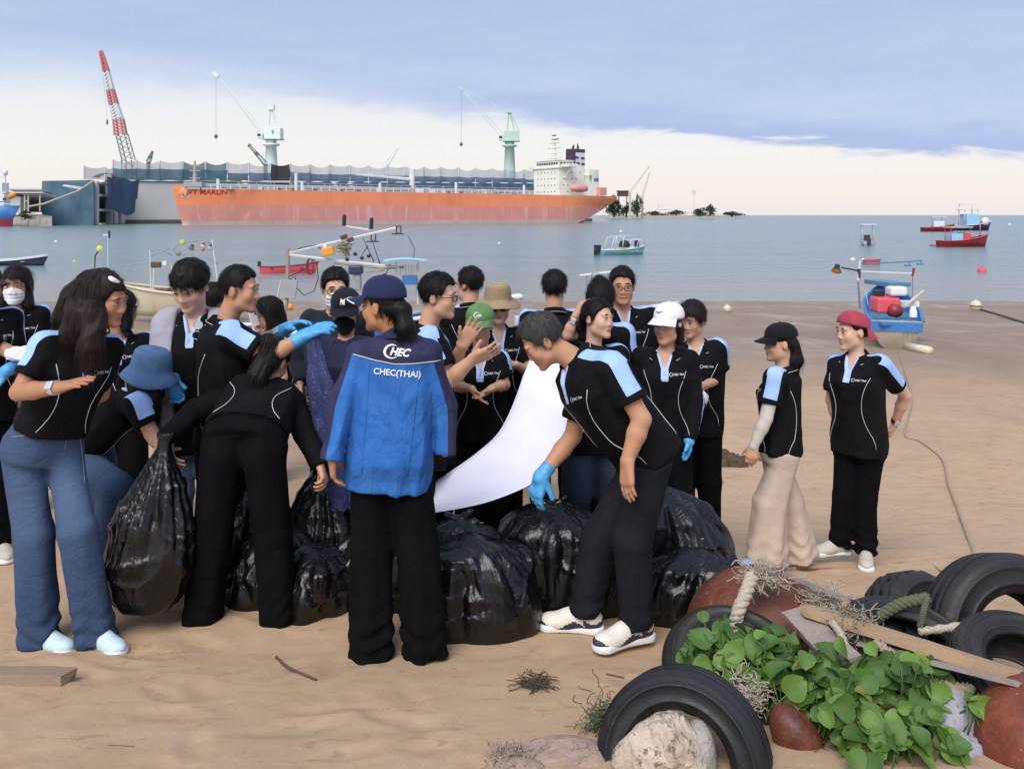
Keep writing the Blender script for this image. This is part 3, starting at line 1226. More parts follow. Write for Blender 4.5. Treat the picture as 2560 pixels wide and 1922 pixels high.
def person(label, d, head, hyaw=0, hpitch=0, hroll=0, byaw=None, sex='f', hd=0.0, J=None, top='polo', sleeve='short',
           topmat=None, pants='black_trousers', leg=(0.078, 0.062), hem=0.05, skin='skin_light', hair='short',
           hairmat='hair_black', hat=None, face=True, gaze=True, shoes=None, extras=(), gloves='', hands=None, h=None,
           group=None, wide=1.0, legs=True, logo=True, shoeyaw=None, tuck=0.0, hairx=(), lips='lip_soft', hs=None,
           stripe_w=0.040, mask=None, glasses=None, sole='white_print', accent=None, backprint=False, shoe_pitch=(0, 0), thigh=0.086):
    """one clothed figure; joints in J are (column, row, distance offset)"""
    global NPEOPLE
    NPEOPLE += 1
    sd_ = NPEOPLE * 13.7
    rv = np.random.RandomState(NPEOPLE + 40)
    HVAR[:] = [0.94 + 0.13 * rv.rand(), 0.92 + 0.18 * rv.rand(), 0.92 + 0.18 * rv.rand(), 0.96 + 0.09 * rv.rand()]
    J = J or {}
    hands = hands or {}
    byaw = hyaw if byaw is None else byaw
    by, hy, hp, hr = [math.radians(v) for v in (byaw, hyaw, hpitch, hroll)]
    F = np.array([math.sin(by), -math.cos(by), 0])
    L = np.array([math.cos(by), math.sin(by), 0])
    hs = hs or (0.915 if sex == 'f' else 0.955)
    g = 1.0 if sex == 'f' else 1.1
    Hc = at(head[0], head[1], d + hd)
    Fh0 = np.array([math.sin(hy), -math.cos(hy), 0])
    Lh = np.array([math.cos(hy), math.sin(hy), 0])
    Fh = Fh0 * math.cos(hp) - EZ * math.sin(hp)
    Uh = EZ * math.cos(hp) + Fh0 * math.sin(hp)
    Lh, Uh = Lh * math.cos(hr) + Uh * math.sin(hr), Uh * math.cos(hr) - Lh * math.sin(hr)
    B = np.stack([Lh, Fh, Uh])
    h = h or max(0.0060, 0.0017 * d)

    def jp(k):
        v = J[k]
        return at(v[0], v[1], d + (v[2] if len(v) > 2 else 0))
    neck = jp('neck') if 'neck' in J else Hc - Uh * 0.10 * hs - EZ * 0.060 - F * 0.022
    gz = float(ground_z(neck[0], neck[1]))
    if 'pelvis' in J:
        pel = jp('pelvis')
    else:
        pel = neck - EZ * (neck[2] - gz) * 0.375 - F * 0.01
    s = max(0.86, min(1.12, (neck[2] - gz) / 1.42)) if 'pelvis' not in J else 1.0
    s = J.get('s', s)
    ax = unit(neck - pel)
    sw = (0.152 if sex == 'f' else 0.178) * s
    jt = {}
    for k, sg in (('L', 1), ('R', -1)):
        jt['sh' + k] = jp('sh' + k) if 'sh' + k in J else neck + L * sg * sw - ax * 0.045 * s
        lat0 = L * sg
        jt['el' + k] = jp('el' + k) if 'el' + k in J else jt['sh' + k] - EZ * 0.275 * s + lat0 * 0.045 - F * 0.015
        jt['wr' + k] = jp('wr' + k) if 'wr' + k in J else jt['el' + k] - EZ * 0.235 * s + F * 0.06 - lat0 * 0.005
        jt['hp' + k] = jp('hp' + k) if 'hp' + k in J else pel + L * sg * 0.085 * s
        if 'an' + k in J:
            jt['an' + k] = jp('an' + k)
        else:
            p = pel + L * sg * 0.10 * s + F * (0.03 * sg)
            jt['an' + k] = np.array([p[0], p[1], float(ground_z(p[0], p[1])) + 0.085])
        jt['kn' + k] = jp('kn' + k) if 'kn' + k in J else (jt['hp' + k] + jt['an' + k]) / 2 + F * 0.03
    lat = unit(jt['shL'] - jt['shR'])
    lat = unit(lat - ax * (lat @ ax))
    fr = np.cross(lat, ax)
    base = (pel[0], pel[1], float(ground_z(pel[0], pel[1])))
    root = thing('person', label, 'person', base, group)

    # ---------------- body: bust, neck, head, arms and hands in one skin
    if sex == 'f':
        ts = [-0.14, 0.0, 0.28, 0.48, 0.72, 0.90, 1.0]
        rx = [0.150, 0.165, 0.135, 0.137, 0.150, 0.135, 0.070]
        ry = [0.105, 0.118, 0.095, 0.098, 0.118, 0.090, 0.060]
        cy = [0, -0.012, 0.0, 0.006, 0.022, -0.005, -0.01]
    else:
        ts = [-0.14, 0.0, 0.28, 0.48, 0.72, 0.90, 1.0]
        rx = [0.150, 0.158, 0.150, 0.156, 0.172, 0.155, 0.075]
        ry = [0.105, 0.115, 0.112, 0.112, 0.122, 0.098, 0.065]
        cy = [0, -0.008, 0.010, 0.010, 0.012, -0.005, -0.01]
    rx = [v * s * wide for v in rx]
    ry = [v * s * (0.5 + 0.5 * wide) for v in ry]
    U = Union()
    head_prims(U, Hc, B, hs, sex)
    nb = neck + fr * 0.0
    skull = Hc - Uh * 0.055 * hs - Fh * 0.022 * hs
    U.seg(skull, nb - ax * 0.03, 0.0435 * (1.0 if sex == 'f' else 1.17), 0.047 * (1.0 if sex == 'f' else 1.17), 0.03)
    bl, bh = np.minimum(pel, neck) - 0.25, np.maximum(pel, neck) + 0.2
    tsb, cut = [v for v in ts if v > 0.4], [i for i, v in enumerate(ts) if v > 0.4]
    U.add(lambda P: loft(P, pel, neck, lat, tsb, [rx[i] - 0.012 for i in cut], [ry[i] - 0.012 for i in cut], [cy[i] for i in cut]), bl, bh, 0.03)
    for k, sg in (('L', 1), ('R', -1)):
        sh, elb, wr = jt['sh' + k], jt['el' + k], jt['wr' + k]
        U.seg(neck - ax * 0.045, sh, 0.042 * g, 0.044 * g, 0.03)
        U.seg(sh, elb, 0.043 * g * s, 0.036 * g * s, 0.02)
        U.seg(elb, elb + (wr - elb) * 0.35, 0.036 * g * s, 0.037 * g * s, 0.012)
        U.seg(elb + (wr - elb) * 0.35, wr, 0.037 * g * s, 0.0245 * g * s, 0.012)
        hk = hands.get(k, {})
        dv = (wr - elb) if 'tip' not in hk else at(hk['tip'][0], hk['tip'][1], d + hk['tip'][2]) - wr
        pn = np.array(hk.get('palm', -lat * sg + F * 0.2), float)
        hk2 = dict(curl=hk.get('curl', 0.38), spread=hk.get('spread', 0.25), sc=hk.get('sc', 0.95 * g * s), thumb=hk.get('thumb', 1.0))
        jt['hand' + k] = (wr, dv, pn, k == 'R', hk2)
        if not hk.get('hide'):
            add_hand(U, wr, dv, pn, k == 'R', **hk2)
    lo, hi = U.bounds()
    V, Q = sdf_mesh(U, lo, hi, h)
    body = link('body', mesh_np('body', V, Q), root, M(skin))

    # ---------------- gloves
    for k in gloves:
        wr, dv, pn, rt, hk2 = jt['hand' + k]
        G = Union()
        add_hand(G, wr, dv, pn, rt, grow=0.0032, **hk2)
        u_ = unit(wr - jt['el' + k])
        G.seg(wr - u_ * 0.05, wr + u_ * 0.02, 0.033 * g, 0.031 * g, 0.015)
        gf = lambda P: smax(G(P), -((P - (wr - u_ * 0.055)) @ u_), 0.003) - 0.0016 * vnoise(P * 60)
        lo, hi = G.bounds()
        V, Q = sdf_mesh(gf, lo, hi, min(h, 0.0062))
        link('glove', mesh_np('glove', V, Q), root, M('nitrile'))

    # ---------------- top
    T = Union()
    grow = {'polo': 0.016, 'jacket': 0.014, 'loose': 0.022}.get(top if top in ('polo', 'jacket') else 'loose', 0.016)
    hemt = J.get('hemt', -0.16 + tuck)
    loose = 0.5 if top == 'polo' else 0.75
    tsx = [hemt] + [v for v in ts if v > hemt + 0.02]
    rxx = np.interp(tsx, ts, rx)
    ryx = np.interp(tsx, ts, ry)
    cyx = np.interp(tsx, ts, cy)
    mx, my = max(rxx), max(ryx)
    lw = [loose if v < 0.72 else 0.0 for v in tsx]
    rxx = [a + grow + (mx - a) * q for a, q in zip(rxx, lw)]
    ryx = [a + grow + (my - a) * q for a, q in zip(ryx, lw)]
    rxx[-1] -= grow * 0.6
    ryx[-1] -= grow * 0.6
    T.add(lambda P: loft(P, pel, neck, lat, tsx, rxx, ryx, cyx), bl - 0.15, bh + 0.1, 0.03)
    send = {}
    for k, sg in (('L', 1), ('R', -1)):
        sh, elb, wr = jt['sh' + k], jt['el' + k], jt['wr' + k]
        gg = grow * 0.75
        T.seg(neck - ax * 0.040, sh - ax * 0.0, 0.046 * g + gg * 0.6, 0.050 * g + gg * 0.6, 0.03)
        if sleeve == 'short':
            L_ = np.linalg.norm(elb - sh)
            e = sh + (elb - sh) * 0.66
            u_ = unit(elb - sh)
            a_, b_ = 0.050 * g * s + gg * 0.7, 0.053 * g * s + gg
            T.add((lambda sh=sh, e=e, u_=u_, a_=a_, b_=b_: (lambda P: np.maximum(seg(P, sh, e + u_ * 0.05, a_, b_), (P - e) @ u_)))(),
                  np.minimum(sh, e) - 0.08, np.maximum(sh, e) + 0.08, 0.035)
            send[k] = e
        else:
            u_ = unit(wr - elb)
            e = wr + u_ * 0.012
            T.seg(sh, elb, 0.047 * g * s + gg * 0.8, 0.043 * g * s + gg * 0.8, 0.012)
            T.add((lambda elb=elb, e=e, u_=u_: (lambda P: np.maximum(seg(P, elb, e + u_ * 0.05, 0.043 * g * s + gg * 0.8, 0.030 * g * s + gg * 0.6), (P - e) @ u_)))(),
                  np.minimum(elb, e) - 0.08, np.maximum(elb, e) + 0.08, 0.008)
            send[k] = e
    va, vb = nb + fr * 0.075 + ax * 0.03, nb + fr * 0.125 - ax * 0.072

    def vcut(P):
        t = np.clip(segt(P, va, vb), 0, 1)
        c_ = va + t[:, None] * (vb - va)
        q = P - c_
        return np.maximum(np.abs(q @ lat) - (0.034 - 0.030 * t), np.linalg.norm(q - (q @ lat)[:, None] * lat, axis=1) - 0.06)
    amp = {'polo': 0.0075, 'jacket': 0.010}.get(top, 0.009)

    def shirt(P):
        dd = T(P)
        q = P * 1.0
        q = np.stack([q @ lat, q @ fr, q @ ax], 1)
        wv = 0.25 * np.stack([vnoise(q * 6 + sd_), vnoise(q * 6 + sd_ + 31), vnoise(q * 6 + sd_ + 57)], 1)
        fold = ridged(q * np.array([8.5, 8.5, 4.2]) + wv + sd_) * amp + vnoise(q * 17 + sd_) * amp * 0.25
        dd = dd - fold
        # open at the neck
        dn = seg(P, nb - ax * 0.045 + fr * 0.006, skull, 0.050 * g, 0.056 * g)
        if top == 'polo':
            dn = np.minimum(dn, vcut(P))
        return smax(dd, -dn, 0.006)
    lo, hi = T.bounds()
    hg = max(0.0085, h * 1.32)
    V, Q = sdf_mesh(shirt, lo, hi, hg)
    nm = {'polo': 'polo_shirt', 'jacket': 'jacket'}.get(top, 'jacket')
    me = mesh_np(nm, V, Q)
    if top == 'polo':
        st = np.full(len(V), -1.0)
        for k, sg in (('L', 1), ('R', -1)):
            sh, elb, e = jt['sh' + k], jt['el' + k], send[k]
            nk = neck + lat * sg * 0.062 - ax * 0.005
            e2 = e - unit(e - sh) * (0.026 if sleeve == 'short' else 0.0)
            for a, b in ((nk, sh), (sh, e2)):
                ab = unit(b - a)
                f_ = unit(fr - ab * (fr @ ab))
                o_ = np.cross(ab, f_)
                ref = ax if (b is sh) else (lat * sg + ax * 0.3)
                if o_ @ ref < 0:
                    o_ = -o_
                q = V - a
                t = q @ ab
                Ln = np.linalg.norm(b - a)
                wd = stripe_w * (0.72 + 0.28 * np.clip(t / Ln, 0, 1)) if b is sh else stripe_w
                w_ = wd - np.abs(q @ f_ + 0.006)
                m = np.minimum(np.minimum(w_, q @ o_ + 0.012), np.minimum(t + (0.0 if b is sh else 0.06), Ln - t + (0.06 if b is sh else 0)))
                st = np.maximum(st, m)
        at_ = me.attributes.new('stripe', 'FLOAT', 'POINT')
        at_.data.foreach_set('value', st.astype(np.float32))
        q = V - neck
        uu, vv, tt = np.abs(q @ lat), q @ fr, q @ ax
        pk = np.minimum(np.minimum(0.013 - np.abs(vcut(V)) + 0.004 * (vv > 0.03), vv - 0.03), 0.03 - tt)
        at_ = me.attributes.new('placket', 'FLOAT', 'POINT')
        at_.data.foreach_set('value', pk.astype(np.float32))
        tm = M('polo')
    elif top == 'jacket':
        q = V - neck
        tt = q @ ax
        st = tt + 0.098 - 0.10 * np.abs(q @ lat)                       # yoke line below the shoulders
        for k, sg in (('L', 1), ('R', -1)):   # the outer sleeve is navy too
            sh, elb, wr = jt['sh' + k], jt['el' + k], jt['wr' + k]
            for a, b in ((sh, elb), (elb, wr)):
                ab = unit(b - a)
                o_ = unit(lat * sg - ab * (ab @ lat) * sg)
                qq = V - a
                t = qq @ ab
                rr = np.linalg.norm(qq - t[:, None] * ab, axis=1)
                m = np.minimum(qq @ o_ - 0.016, np.minimum(np.minimum(t + 0.03, np.linalg.norm(b - a) - t + 0.03), 0.095 - rr))
                st = np.maximum(st, m)
        at_ = me.attributes.new('stripe', 'FLOAT', 'POINT')
        at_.data.foreach_set('value', st.astype(np.float32))
        tm = M('work_jacket')
    else:
        tm = M(topmat)
    shirt_o = link(nm, me, root, tm)
    bvh = BVHTree.FromPolygons([tuple(v) for v in V], [tuple(map(int, q)) for q in Q])

    # ---------------- collar
    up2 = unit(ax * 0.8 + unit(skull - nb) * 0.6)
    c0 = nb - ax * 0.005
    rr0 = 0.057 * g

    def collar(u, v):
        a = math.radians(38 + 284 * u)          # 0 = front
        dirv = fr * math.cos(a) + lat * math.sin(a)
        lift_ = 0.046 - 0.040 * (0.5 + 0.5 * math.cos(a))
        if v < 0.34:
            r, z = rr0 + 0.000, lift_ - 0.028 + 0.028 * v / 0.34
        elif v < 0.5:
            r, z = rr0 + 0.006 * (v - 0.34) / 0.16, lift_ + 0.003
        else:
            q = (v - 0.5) / 0.5
            r, z = rr0 + 0.006 + 0.034 * q, lift_ + 0.003 - (0.038 + 0.022 * (0.5 + 0.5 * math.cos(a))) * q
        p = c0 + dirv * r * (1 + 0.22 * max(0, math.cos(a))) + (ax * 0.5 + up2 * 0.5) * z + fr * 0.004
        return p
    cm = M('black_cloth') if top == 'polo' else (M('navy_jacket') if top == 'jacket' else tm)
    MB().grid(collar, 22, 6).build('collar', cm, root, smooth=True)
    if top == 'polo':
        pts = []
        for i in range(23):
            pts.append(collar(i / 22, 0.90) + ax * 0.0025 + unit(collar(i / 22, 0.9) - c0) * 0.0025)
        ribbon_tube(pts, 0.0016, 'collar_line', M('piping'), root, 4)

    # ---------------- piping and print on polo shirts
    if top == 'polo':
        Lt = np.linalg.norm(neck - pel)
        for sd in (1, -1):
            for fb in (1, -1):
                run, last = [], None
                for i in range(13):
                    q = i / 12
                    t = 0.80 - 0.80 * q
                    u = (0.84 - 0.34 * math.sin(math.pi * min(1, q * 1.15)) + 0.02 * q) * np.interp(t, tsx, rxx) * sd
                    o_ = pel + ax * t * Lt + lat * u + fr * fb * 0.4
                    hit = bvh.ray_cast(Vector(o_), Vector(-fr * fb), 0.6)
                    if hit[0] is None:
                        p = None
                    else:
                        p = np.array(hit[0]) + fr * fb * 0.002
                        if last is not None and np.linalg.norm(p - last) > 0.10:
                            p = None
                    if p is None:
                        if len(run) > 2:
                            ribbon_tube(run, 0.0018, 'piping', M('piping'), shirt_o, 4)
                        run, last = [], None
                    else:
                        run.append(p)
                        last = p
                if len(run) > 2:
                    ribbon_tube(run, 0.0018, 'piping', M('piping'), shirt_o, 4)
        if logo:
            o_ = pel + ax * 0.77 * Lt + lat * 0.44 * rx[4]
            Vc, Fc = crescent(10)
            decal('logo', Vc, Fc, o_ - lat * 0.022, lat, ax, fr, 0.010, bvh, M('white_print'), shirt_o, 0.6)
            Vt, Ft = text_mesh('CHEC Thai', 0.01)
            decal('lettering', Vt, Ft, o_ + lat * 0.016, lat, ax, fr, 0.0145, bvh, M('white_print'), shirt_o, 0.8)
    if backprint:
        Lt = np.linalg.norm(neck - pel)
        xa = -lat
        o_ = neck - ax * 0.048 + xa * 0.004
        Vc, Fc = crescent(20, 0.26)
        decal('logo', Vc, Fc, o_ - xa * 0.022, xa, ax, -fr, 0.029, bvh, M('white_print'), shirt_o, 0.25, 0.004)
        Vt, Ft = text_mesh('HEC', 0.035, 0.25)
        decal('lettering', Vt, Ft, o_ + xa * 0.013, xa, ax, -fr, 0.042, bvh, M('white_print'), shirt_o, 0.25, 0.006)
        Vt, Ft = text_mesh('CHEC(THAI)', 0.02)
        decal('lettering', Vt, Ft, neck - ax * 0.135 + xa * 0.014, xa, ax, -fr, 0.036, bvh, M('white_print'), shirt_o, 0.25, 0.005)
        # seam line of the yoke, box pleats and hem band
        pts = []
        for i in range(25):
            hit = bvh.ray_cast(Vector(neck - ax * (0.098 - 0.10 * abs(0.185 - 0.37 * i / 24)) + lat * (0.185 - 0.37 * i / 24) - fr * 0.4), Vector(fr), 0.6)
            if hit[0] is not None:
                pts.append(np.array(hit[0]) - fr * 0.003)
        ribbon_tube(pts, 0.0022, 'piping', M('piping'), shirt_o, 4)
        for u in (-0.105, 0.105):
            pts = []
            for i in range(16):
                hit = bvh.ray_cast(Vector(neck - ax * (0.105 + 0.45 * i / 15) + lat * u * (1 - 0.1 * i / 15) - fr * 0.4), Vector(fr), 0.6)
                if hit[0] is not None:
                    pts.append(np.array(hit[0]) - fr * 0.0005)
            if len(pts) > 2:
                ribbon_tube(pts, 0.0035, 'pleat', tm, shirt_o, 4)

    # ---------------- trousers
    if legs:
        R = Union()
        R.add(lambda P: loft(P, pel, neck, lat, [-0.12, 0.0, 0.22], [rx[0] + 0.004, rx[1] + 0.006, rx[2] + 0.004], [ry[0] + 0.004, ry[1] + 0.006, ry[2] + 0.006], [0, -0.010, 0]), bl - 0.1, bh, 0.04)
        for k, sg in (('L', 1), ('R', -1)):
            hp_, kn, an = jt['hp' + k], jt['kn' + k], jt['an' + k]
            u_ = unit(an - kn)
            end = an - u_ * hem + u_ * 0.055
            R.seg(hp_ - ax * 0.03, kn, thigh * s * (0.5 + 0.5 * wide), leg[0], 0.04)
            R.add((lambda kn=kn, end=end, u_=u_: (lambda P: np.maximum(seg(P, kn, end + u_ * 0.08, leg[0], leg[1]), (P - end) @ u_)))(),
                  np.minimum(kn, end) - 0.16, np.maximum(kn, end) + 0.16, 0.02)
        lk = {k: (jt['hp' + k], jt['an' + k]) for k in 'LR'}
        flare = max(0.0, leg[1] - 0.06)

        def trous(P):
            dd = R(P)
            q = P + sd_
            fold = ridged(q * np.array([10, 10, 4.0])) * 0.0032 + vnoise(q * 16) * 0.001
            if flare > 0.01:
                for k in 'LR':
                    a, b = lk[k]
                    t = np.clip(segt(P, a, b), 0, 1)
                    c_ = a + t[:, None] * (b - a)
                    th = np.arctan2(P[:, 1] - c_[:, 1], P[:, 0] - c_[:, 0])
                    near = np.linalg.norm(P - c_, axis=1) < 0.16
                    fold = fold + np.where(near, np.sin(th * 5 + sd_ + 3 * t) * 0.006 * t * min(1.5, flare / 0.04), 0)
            # creases above the hem
            for k in 'LR':
                b = jt['an' + k]
                r_ = np.abs(P[:, 2] - b[2])
                fold = fold + np.where(np.linalg.norm(P - b, axis=1) < 0.25, 0.0042 * np.sin(P[:, 2] * 75 + vnoise(q * np.array([11, 11, 3.0])) * 5) * np.exp(-(r_ / 0.10) ** 2), 0)
            return dd - fold
        lo, hi = R.bounds()
        V, Q = sdf_mesh(trous, lo, hi, max(0.0105, h * 1.6))
        nmp = 'jeans' if pants.startswith('jeans') else 'trousers'
        me = mesh_np(nmp, V, Q)
        if pants.startswith('jeans'):
            wv = np.zeros(len(V))
            for k in 'LR':
                c_ = jt['hp' + k] * 0.45 + jt['kn' + k] * 0.55 + fr * 0.06
                wv = np.maximum(wv, np.exp(-(np.linalg.norm((V - c_) * np.array([1.6, 1.6, 0.75]), axis=1) / 0.16) ** 2))
            at_ = me.attributes.new('wear', 'FLOAT', 'POINT')
            at_.data.foreach_set('value', wv.astype(np.float32))
        tro_o = link(nmp, me, root, M(pants))
        tro_bvh = BVHTree.FromPolygons([tuple(v) for v in V], [tuple(map(int, q)) for q in Q]) if pants == 'jeans_blue' else None
        if shoes:
            for i, k in enumerate('LR'):
                an = jt['an' + k]
                yw = by if shoeyaw is None else math.radians(shoeyaw[i])
                A = np.array([an[0], an[1], an[2] - 0.082])
                shell_shoe(root, A, yw, 1.0 * s * (1.0 if sex == 'f' else 1.1), M(shoes), M(sole), math.radians(shoe_pitch[i]), M(accent) if accent else None)

    # ---------------- face
    hsd = Union()
    head_prims(hsd, np.zeros(3), np.eye(3), hs, sex)

    def trace(xz, off=0.0012):
        xz = np.asarray(xz, float) * hs
        P = np.stack([xz[:, 0], np.full(len(xz), 0.15), xz[:, 1]], 1)
        for _ in range(40):
            P[:, 1] -= np.clip(hsd(P), -0.01, 0.02) * 0.9
        P[:, 1] += off
        return Hc + P @ B

    if face and mask != 'all':
        def strip(name, pts, th, mat, par, off=0.0015, endthin=0.35):
            n = len(pts)
            up_, dn_ = [], []
            for i, (x, z) in enumerate(pts):
                w_ = th * (endthin + (1 - endthin) * math.sin(math.pi * (i + 0.5) / n))
                up_.append((x, z + w_ / 2))
                dn_.append((x, z - w_ / 2))
            V = trace(up_ + dn_, off)
            Fq = [(i, i + 1, n + i + 1, n + i) for i in range(n - 1)]
            return link(name, mesh_np(name, V, Fq), par, mat)
        for sg in (1, -1):
            strip('eyebrow', [(sg * (0.014 + 0.034 * i / 6), 0.0245 + 0.007 * math.sin(math.pi * (0.25 + 0.65 * i / 6))) for i in range(7)], 0.0068, M('brow'), body)
            if glasses == 'sun':
                continue
            cx, cz, hw, hh = sg * 0.031, 0.004, 0.0145, 0.0048 if gaze else 0.002
            ring = [(cx + hw * math.cos(a), cz + hh * math.sin(a) * (1.15 if math.sin(a) > 0 else 0.8)) for a in [2 * math.pi * i / 14 for i in range(14)]]
            V = trace([(cx, cz)] + ring, 0.0010)
            eye = link('eye', mesh_np('eye', V, [(0, 1 + i, 1 + (i + 1) % 14) for i in range(14)]), body, M('eye_white' if gaze else 'brow'))
            if gaze:
                r_ = 0.0062
                ir = [(cx + r_ * math.cos(a), cz + 0.0004 + min(hh, r_) * math.sin(a)) for a in [2 * math.pi * i / 12 for i in range(12)]]
                V = trace([(cx, cz)] + ir, 0.0020)
                link('iris', mesh_np('iris', V, [(0, 1 + i, 1 + (i + 1) % 12) for i in range(12)]), eye, M('eye_dark'))
            strip('eyelashes', [(cx + hw * 1.12 * (2 * i / 6 - 1), cz + hh * 1.05 * math.sqrt(max(0, 1 - (2 * i / 6 - 1) ** 2)) + 0.001) for i in range(7)], 0.0030, M('brow'), eye, 0.0024)
        if mask is None:
            for i, (zc, hh) in enumerate(((-0.0605, 0.0060), (-0.0720, 0.0070))):
                n = 9
                up_ = [(0.0235 * (2 * k / (n - 1) - 1), zc + hh * (1 - (2 * k / (n - 1) - 1) ** 2) * (1.0 if i == 0 else 0.55)) for k in range(n)]
                dn_ = [(0.0235 * (2 * k / (n - 1) - 1), zc - hh * (1 - (2 * k / (n - 1) - 1) ** 2) * (0.55 if i == 0 else 1.0)) for k in range(n)]
                V = trace(up_ + dn_, 0.0011)
                link('lip', mesh_np('lip', V, [(k, k + 1, n + k + 1, n + k) for k in range(n - 1)]), body, M(lips))
            strip('mouth_line', [(0.021 * (2 * k / 6 - 1), -0.0663) for k in range(7)], 0.0022, M('brow'), body, 0.002)

    def hw_(x, y, z):
        return Hc + (np.array([x, y, z]) * hs) @ B

    # ---------------- mask
    if mask in ('white', 'black'):
        mm = M('mask_' + mask)
        U2 = Union()
        head_prims(U2, Hc, B, hs, sex)

        def mf(P):
            q = (P - Hc) @ B.T / hs
            dd = U2(P) - 0.0075 - 0.002 * np.sin(q[:, 2] * 260)
            zt = 0.004 - 0.55 * np.abs(q[:, 0]) ** 1.2 * 1.6
            bx = np.maximum.reduce([q[:, 2] - zt, -0.122 - q[:, 2], np.abs(q[:, 0]) - 0.064, 0.012 - q[:, 1]]) * hs
            return smax(dd, bx, 0.006)
        V, Q = sdf_mesh(mf, Hc - 0.17, Hc + 0.17, min(h, 0.0068))
        mo = link('face_mask', mesh_np('face_mask', V, Q), root, mm)
        for sg in (1, -1):
            ribbon_tube([hw_(sg * 0.063, 0.030, -0.020), hw_(sg * 0.080, 0.000, 0.005), hw_(sg * 0.084, -0.018, 0.010), hw_(sg * 0.080, -0.012, -0.040), hw_(sg * 0.060, 0.020, -0.085)], 0.0022, 'ear_loop', mm, mo, 4)
    # ---------------- glasses
    if glasses:
        gm = simple('spectacle_frame', (0.02, 0.012, 0.010), 0.3)
        sg_ = glasses == 'sun'
        go = None
        for sg in (1, -1):
            rw, rh = (0.031, 0.026) if sg_ else (0.026, 0.018)
            cx, cz = sg * 0.033, 0.000
            ring = [hw_(cx + rw * math.copysign(abs(math.cos(a)) ** 0.8, math.cos(a)), 0.1045 - 0.35 * abs(cx + rw * math.cos(a)) ** 1.3, cz + rh * math.copysign(abs(math.sin(a)) ** 0.8, math.sin(a))) for a in [2 * math.pi * i / 20 for i in range(21)]]
            mb = MB().tube(ring, 0.0022 if not sg_ else 0.0016, 5, cap=False)
            mb.tube([hw_(sg * 0.060, 0.096, 0.006), hw_(sg * 0.078, 0.040, 0.006), hw_(sg * 0.080, -0.015, 0.004)], 0.0021, 5)
            if sg == 1:
                mb.tube([hw_(-0.008, 0.104, 0.003), hw_(0, 0.108, 0.005), hw_(0.008, 0.104, 0.003)], 0.002, 5)
                go = mb.build('spectacles' if not sg_ else 'sunglasses', gm, root, smooth=True)
            else:
                mb.build('rim', gm, go, smooth=True)
            if sg_:
                V = [hw_(cx, 0.105 - 0.35 * abs(cx) ** 1.3, cz)] + ring[:-1]
                link('lens', mesh_np('lens', V, [(0, 1 + i, 1 + (i + 1) % 20) for i in range(20)]), go, simple('dark_lens', (0.012, 0.010, 0.011), 0.1))

    # ---------------- hair
    if hair:
        thick = {'short': 0.012, 'crop': 0.009, 'fringe': 0.015, 'long': 0.014, 'tied': 0.008, 'full': 0.018}[hair]
        yf = {'short': 0.072, 'crop': 0.076, 'fringe': 0.036, 'long': 0.056, 'tied': 0.070, 'full': 0.056}[hair]
        ys = {'short': 0.006, 'crop': 0.014, 'fringe': 0.010, 'long': -0.06, 'tied': 0.0, 'full': 0.0}[hair]
        yb = {'short': -0.062, 'crop': -0.050, 'fringe': -0.070, 'long': -0.10, 'tied': -0.060, 'full': -0.075}[hair]
        cen = hw_(0, -0.012, 0.036)
        HX = Union()
        for e in hairx:
            a, b, ra, rb = e[:4]
            a_ = hw_(*a) if len(e) < 5 else at(a[0], a[1], d + a[2])
            b_ = hw_(*b) if len(e) < 5 else at(b[0], b[1], d + b[2])
            HX.seg(a_, b_, ra, rb, 0.035)

        cover = hat is not None

        def hf(P):
            q = (P - Hc) @ B.T / hs
            x, y, z = q.T
            tz = np.clip((z + 0.03) / 0.11, 0, 1)
            tz = tz * tz * (3 - 2 * tz)
            th = thick * (0.30 + 0.70 * tz) if hair in ('short', 'crop', 'fringe') else thick + 0 * z
            if cover:
                th = np.where(z > 0.0, np.minimum(th, 0.003), th)
            k0 = np.sqrt((x / (0.074 + th)) ** 2 + ((y + 0.012) / (0.092 + th)) ** 2 + ((z - 0.036) / (0.086 + th * 1.15)) ** 2)
            de = (k0 - 1) * 0.085 * hs
            lim = np.interp(y, [-0.06, -0.030, 0.012, 0.030, 0.050, 0.064, 0.10], [yb, ys - 0.012, ys, 0.012, yf - 0.020, yf, yf + 0.012])
            jag = 0.013 if hair in ('fringe', 'full') else 0.009
            lim = lim + jag * vnoise(np.stack([x * 55, y * 55, z * 6], 1) + sd_) + 0.004 * vnoise(np.stack([x * 150, y * 150, z * 9], 1))
            dc = (lim - z) * hs * 0.8
            dd = smax(de, dc, 0.014)
            if len(hairx):
                dd = smin(dd, HX(P), 0.03)
            if cover:
                return dd - hs * 0.003 * ridged(np.stack([x * 45, y * 45, z * 10], 1) + sd_)
            ang = np.arctan2(x, y + 0.05)
            pol = np.arctan2(np.hypot(x, y + 0.05), z - 0.03)
            am = {'short': 0.0065, 'crop': 0.004, 'fringe': 0.0075, 'full': 0.0065}.get(hair, 0.004)
            if len(hairx) > 2:
                dd = dd - 0.007 * ridged(np.stack([P[:, 0] * 16, P[:, 1] * 16, P[:, 2] * 7], 1) + 0.5 * vnoise(P * 12)[:, None] + sd_)
            tuft = ridged(np.stack([ang * 4.5 + pol, pol * 2.4, ang * 0 + sd_], 1)) * am + ridged(np.stack([ang * 11 + pol * 2, pol * 3.5, ang * 0 + sd_ + 9], 1)) * am * 0.6
            return dd - hs * (tuft + 0.0025 * vnoise(np.stack([x * 120, y * 120, z * 22], 1)))
        lo, hi = Hc - 0.17, Hc + 0.17
        if len(hairx):
            l2, h2 = HX.bounds()
            lo, hi = np.minimum(lo, l2), np.maximum(hi, h2)
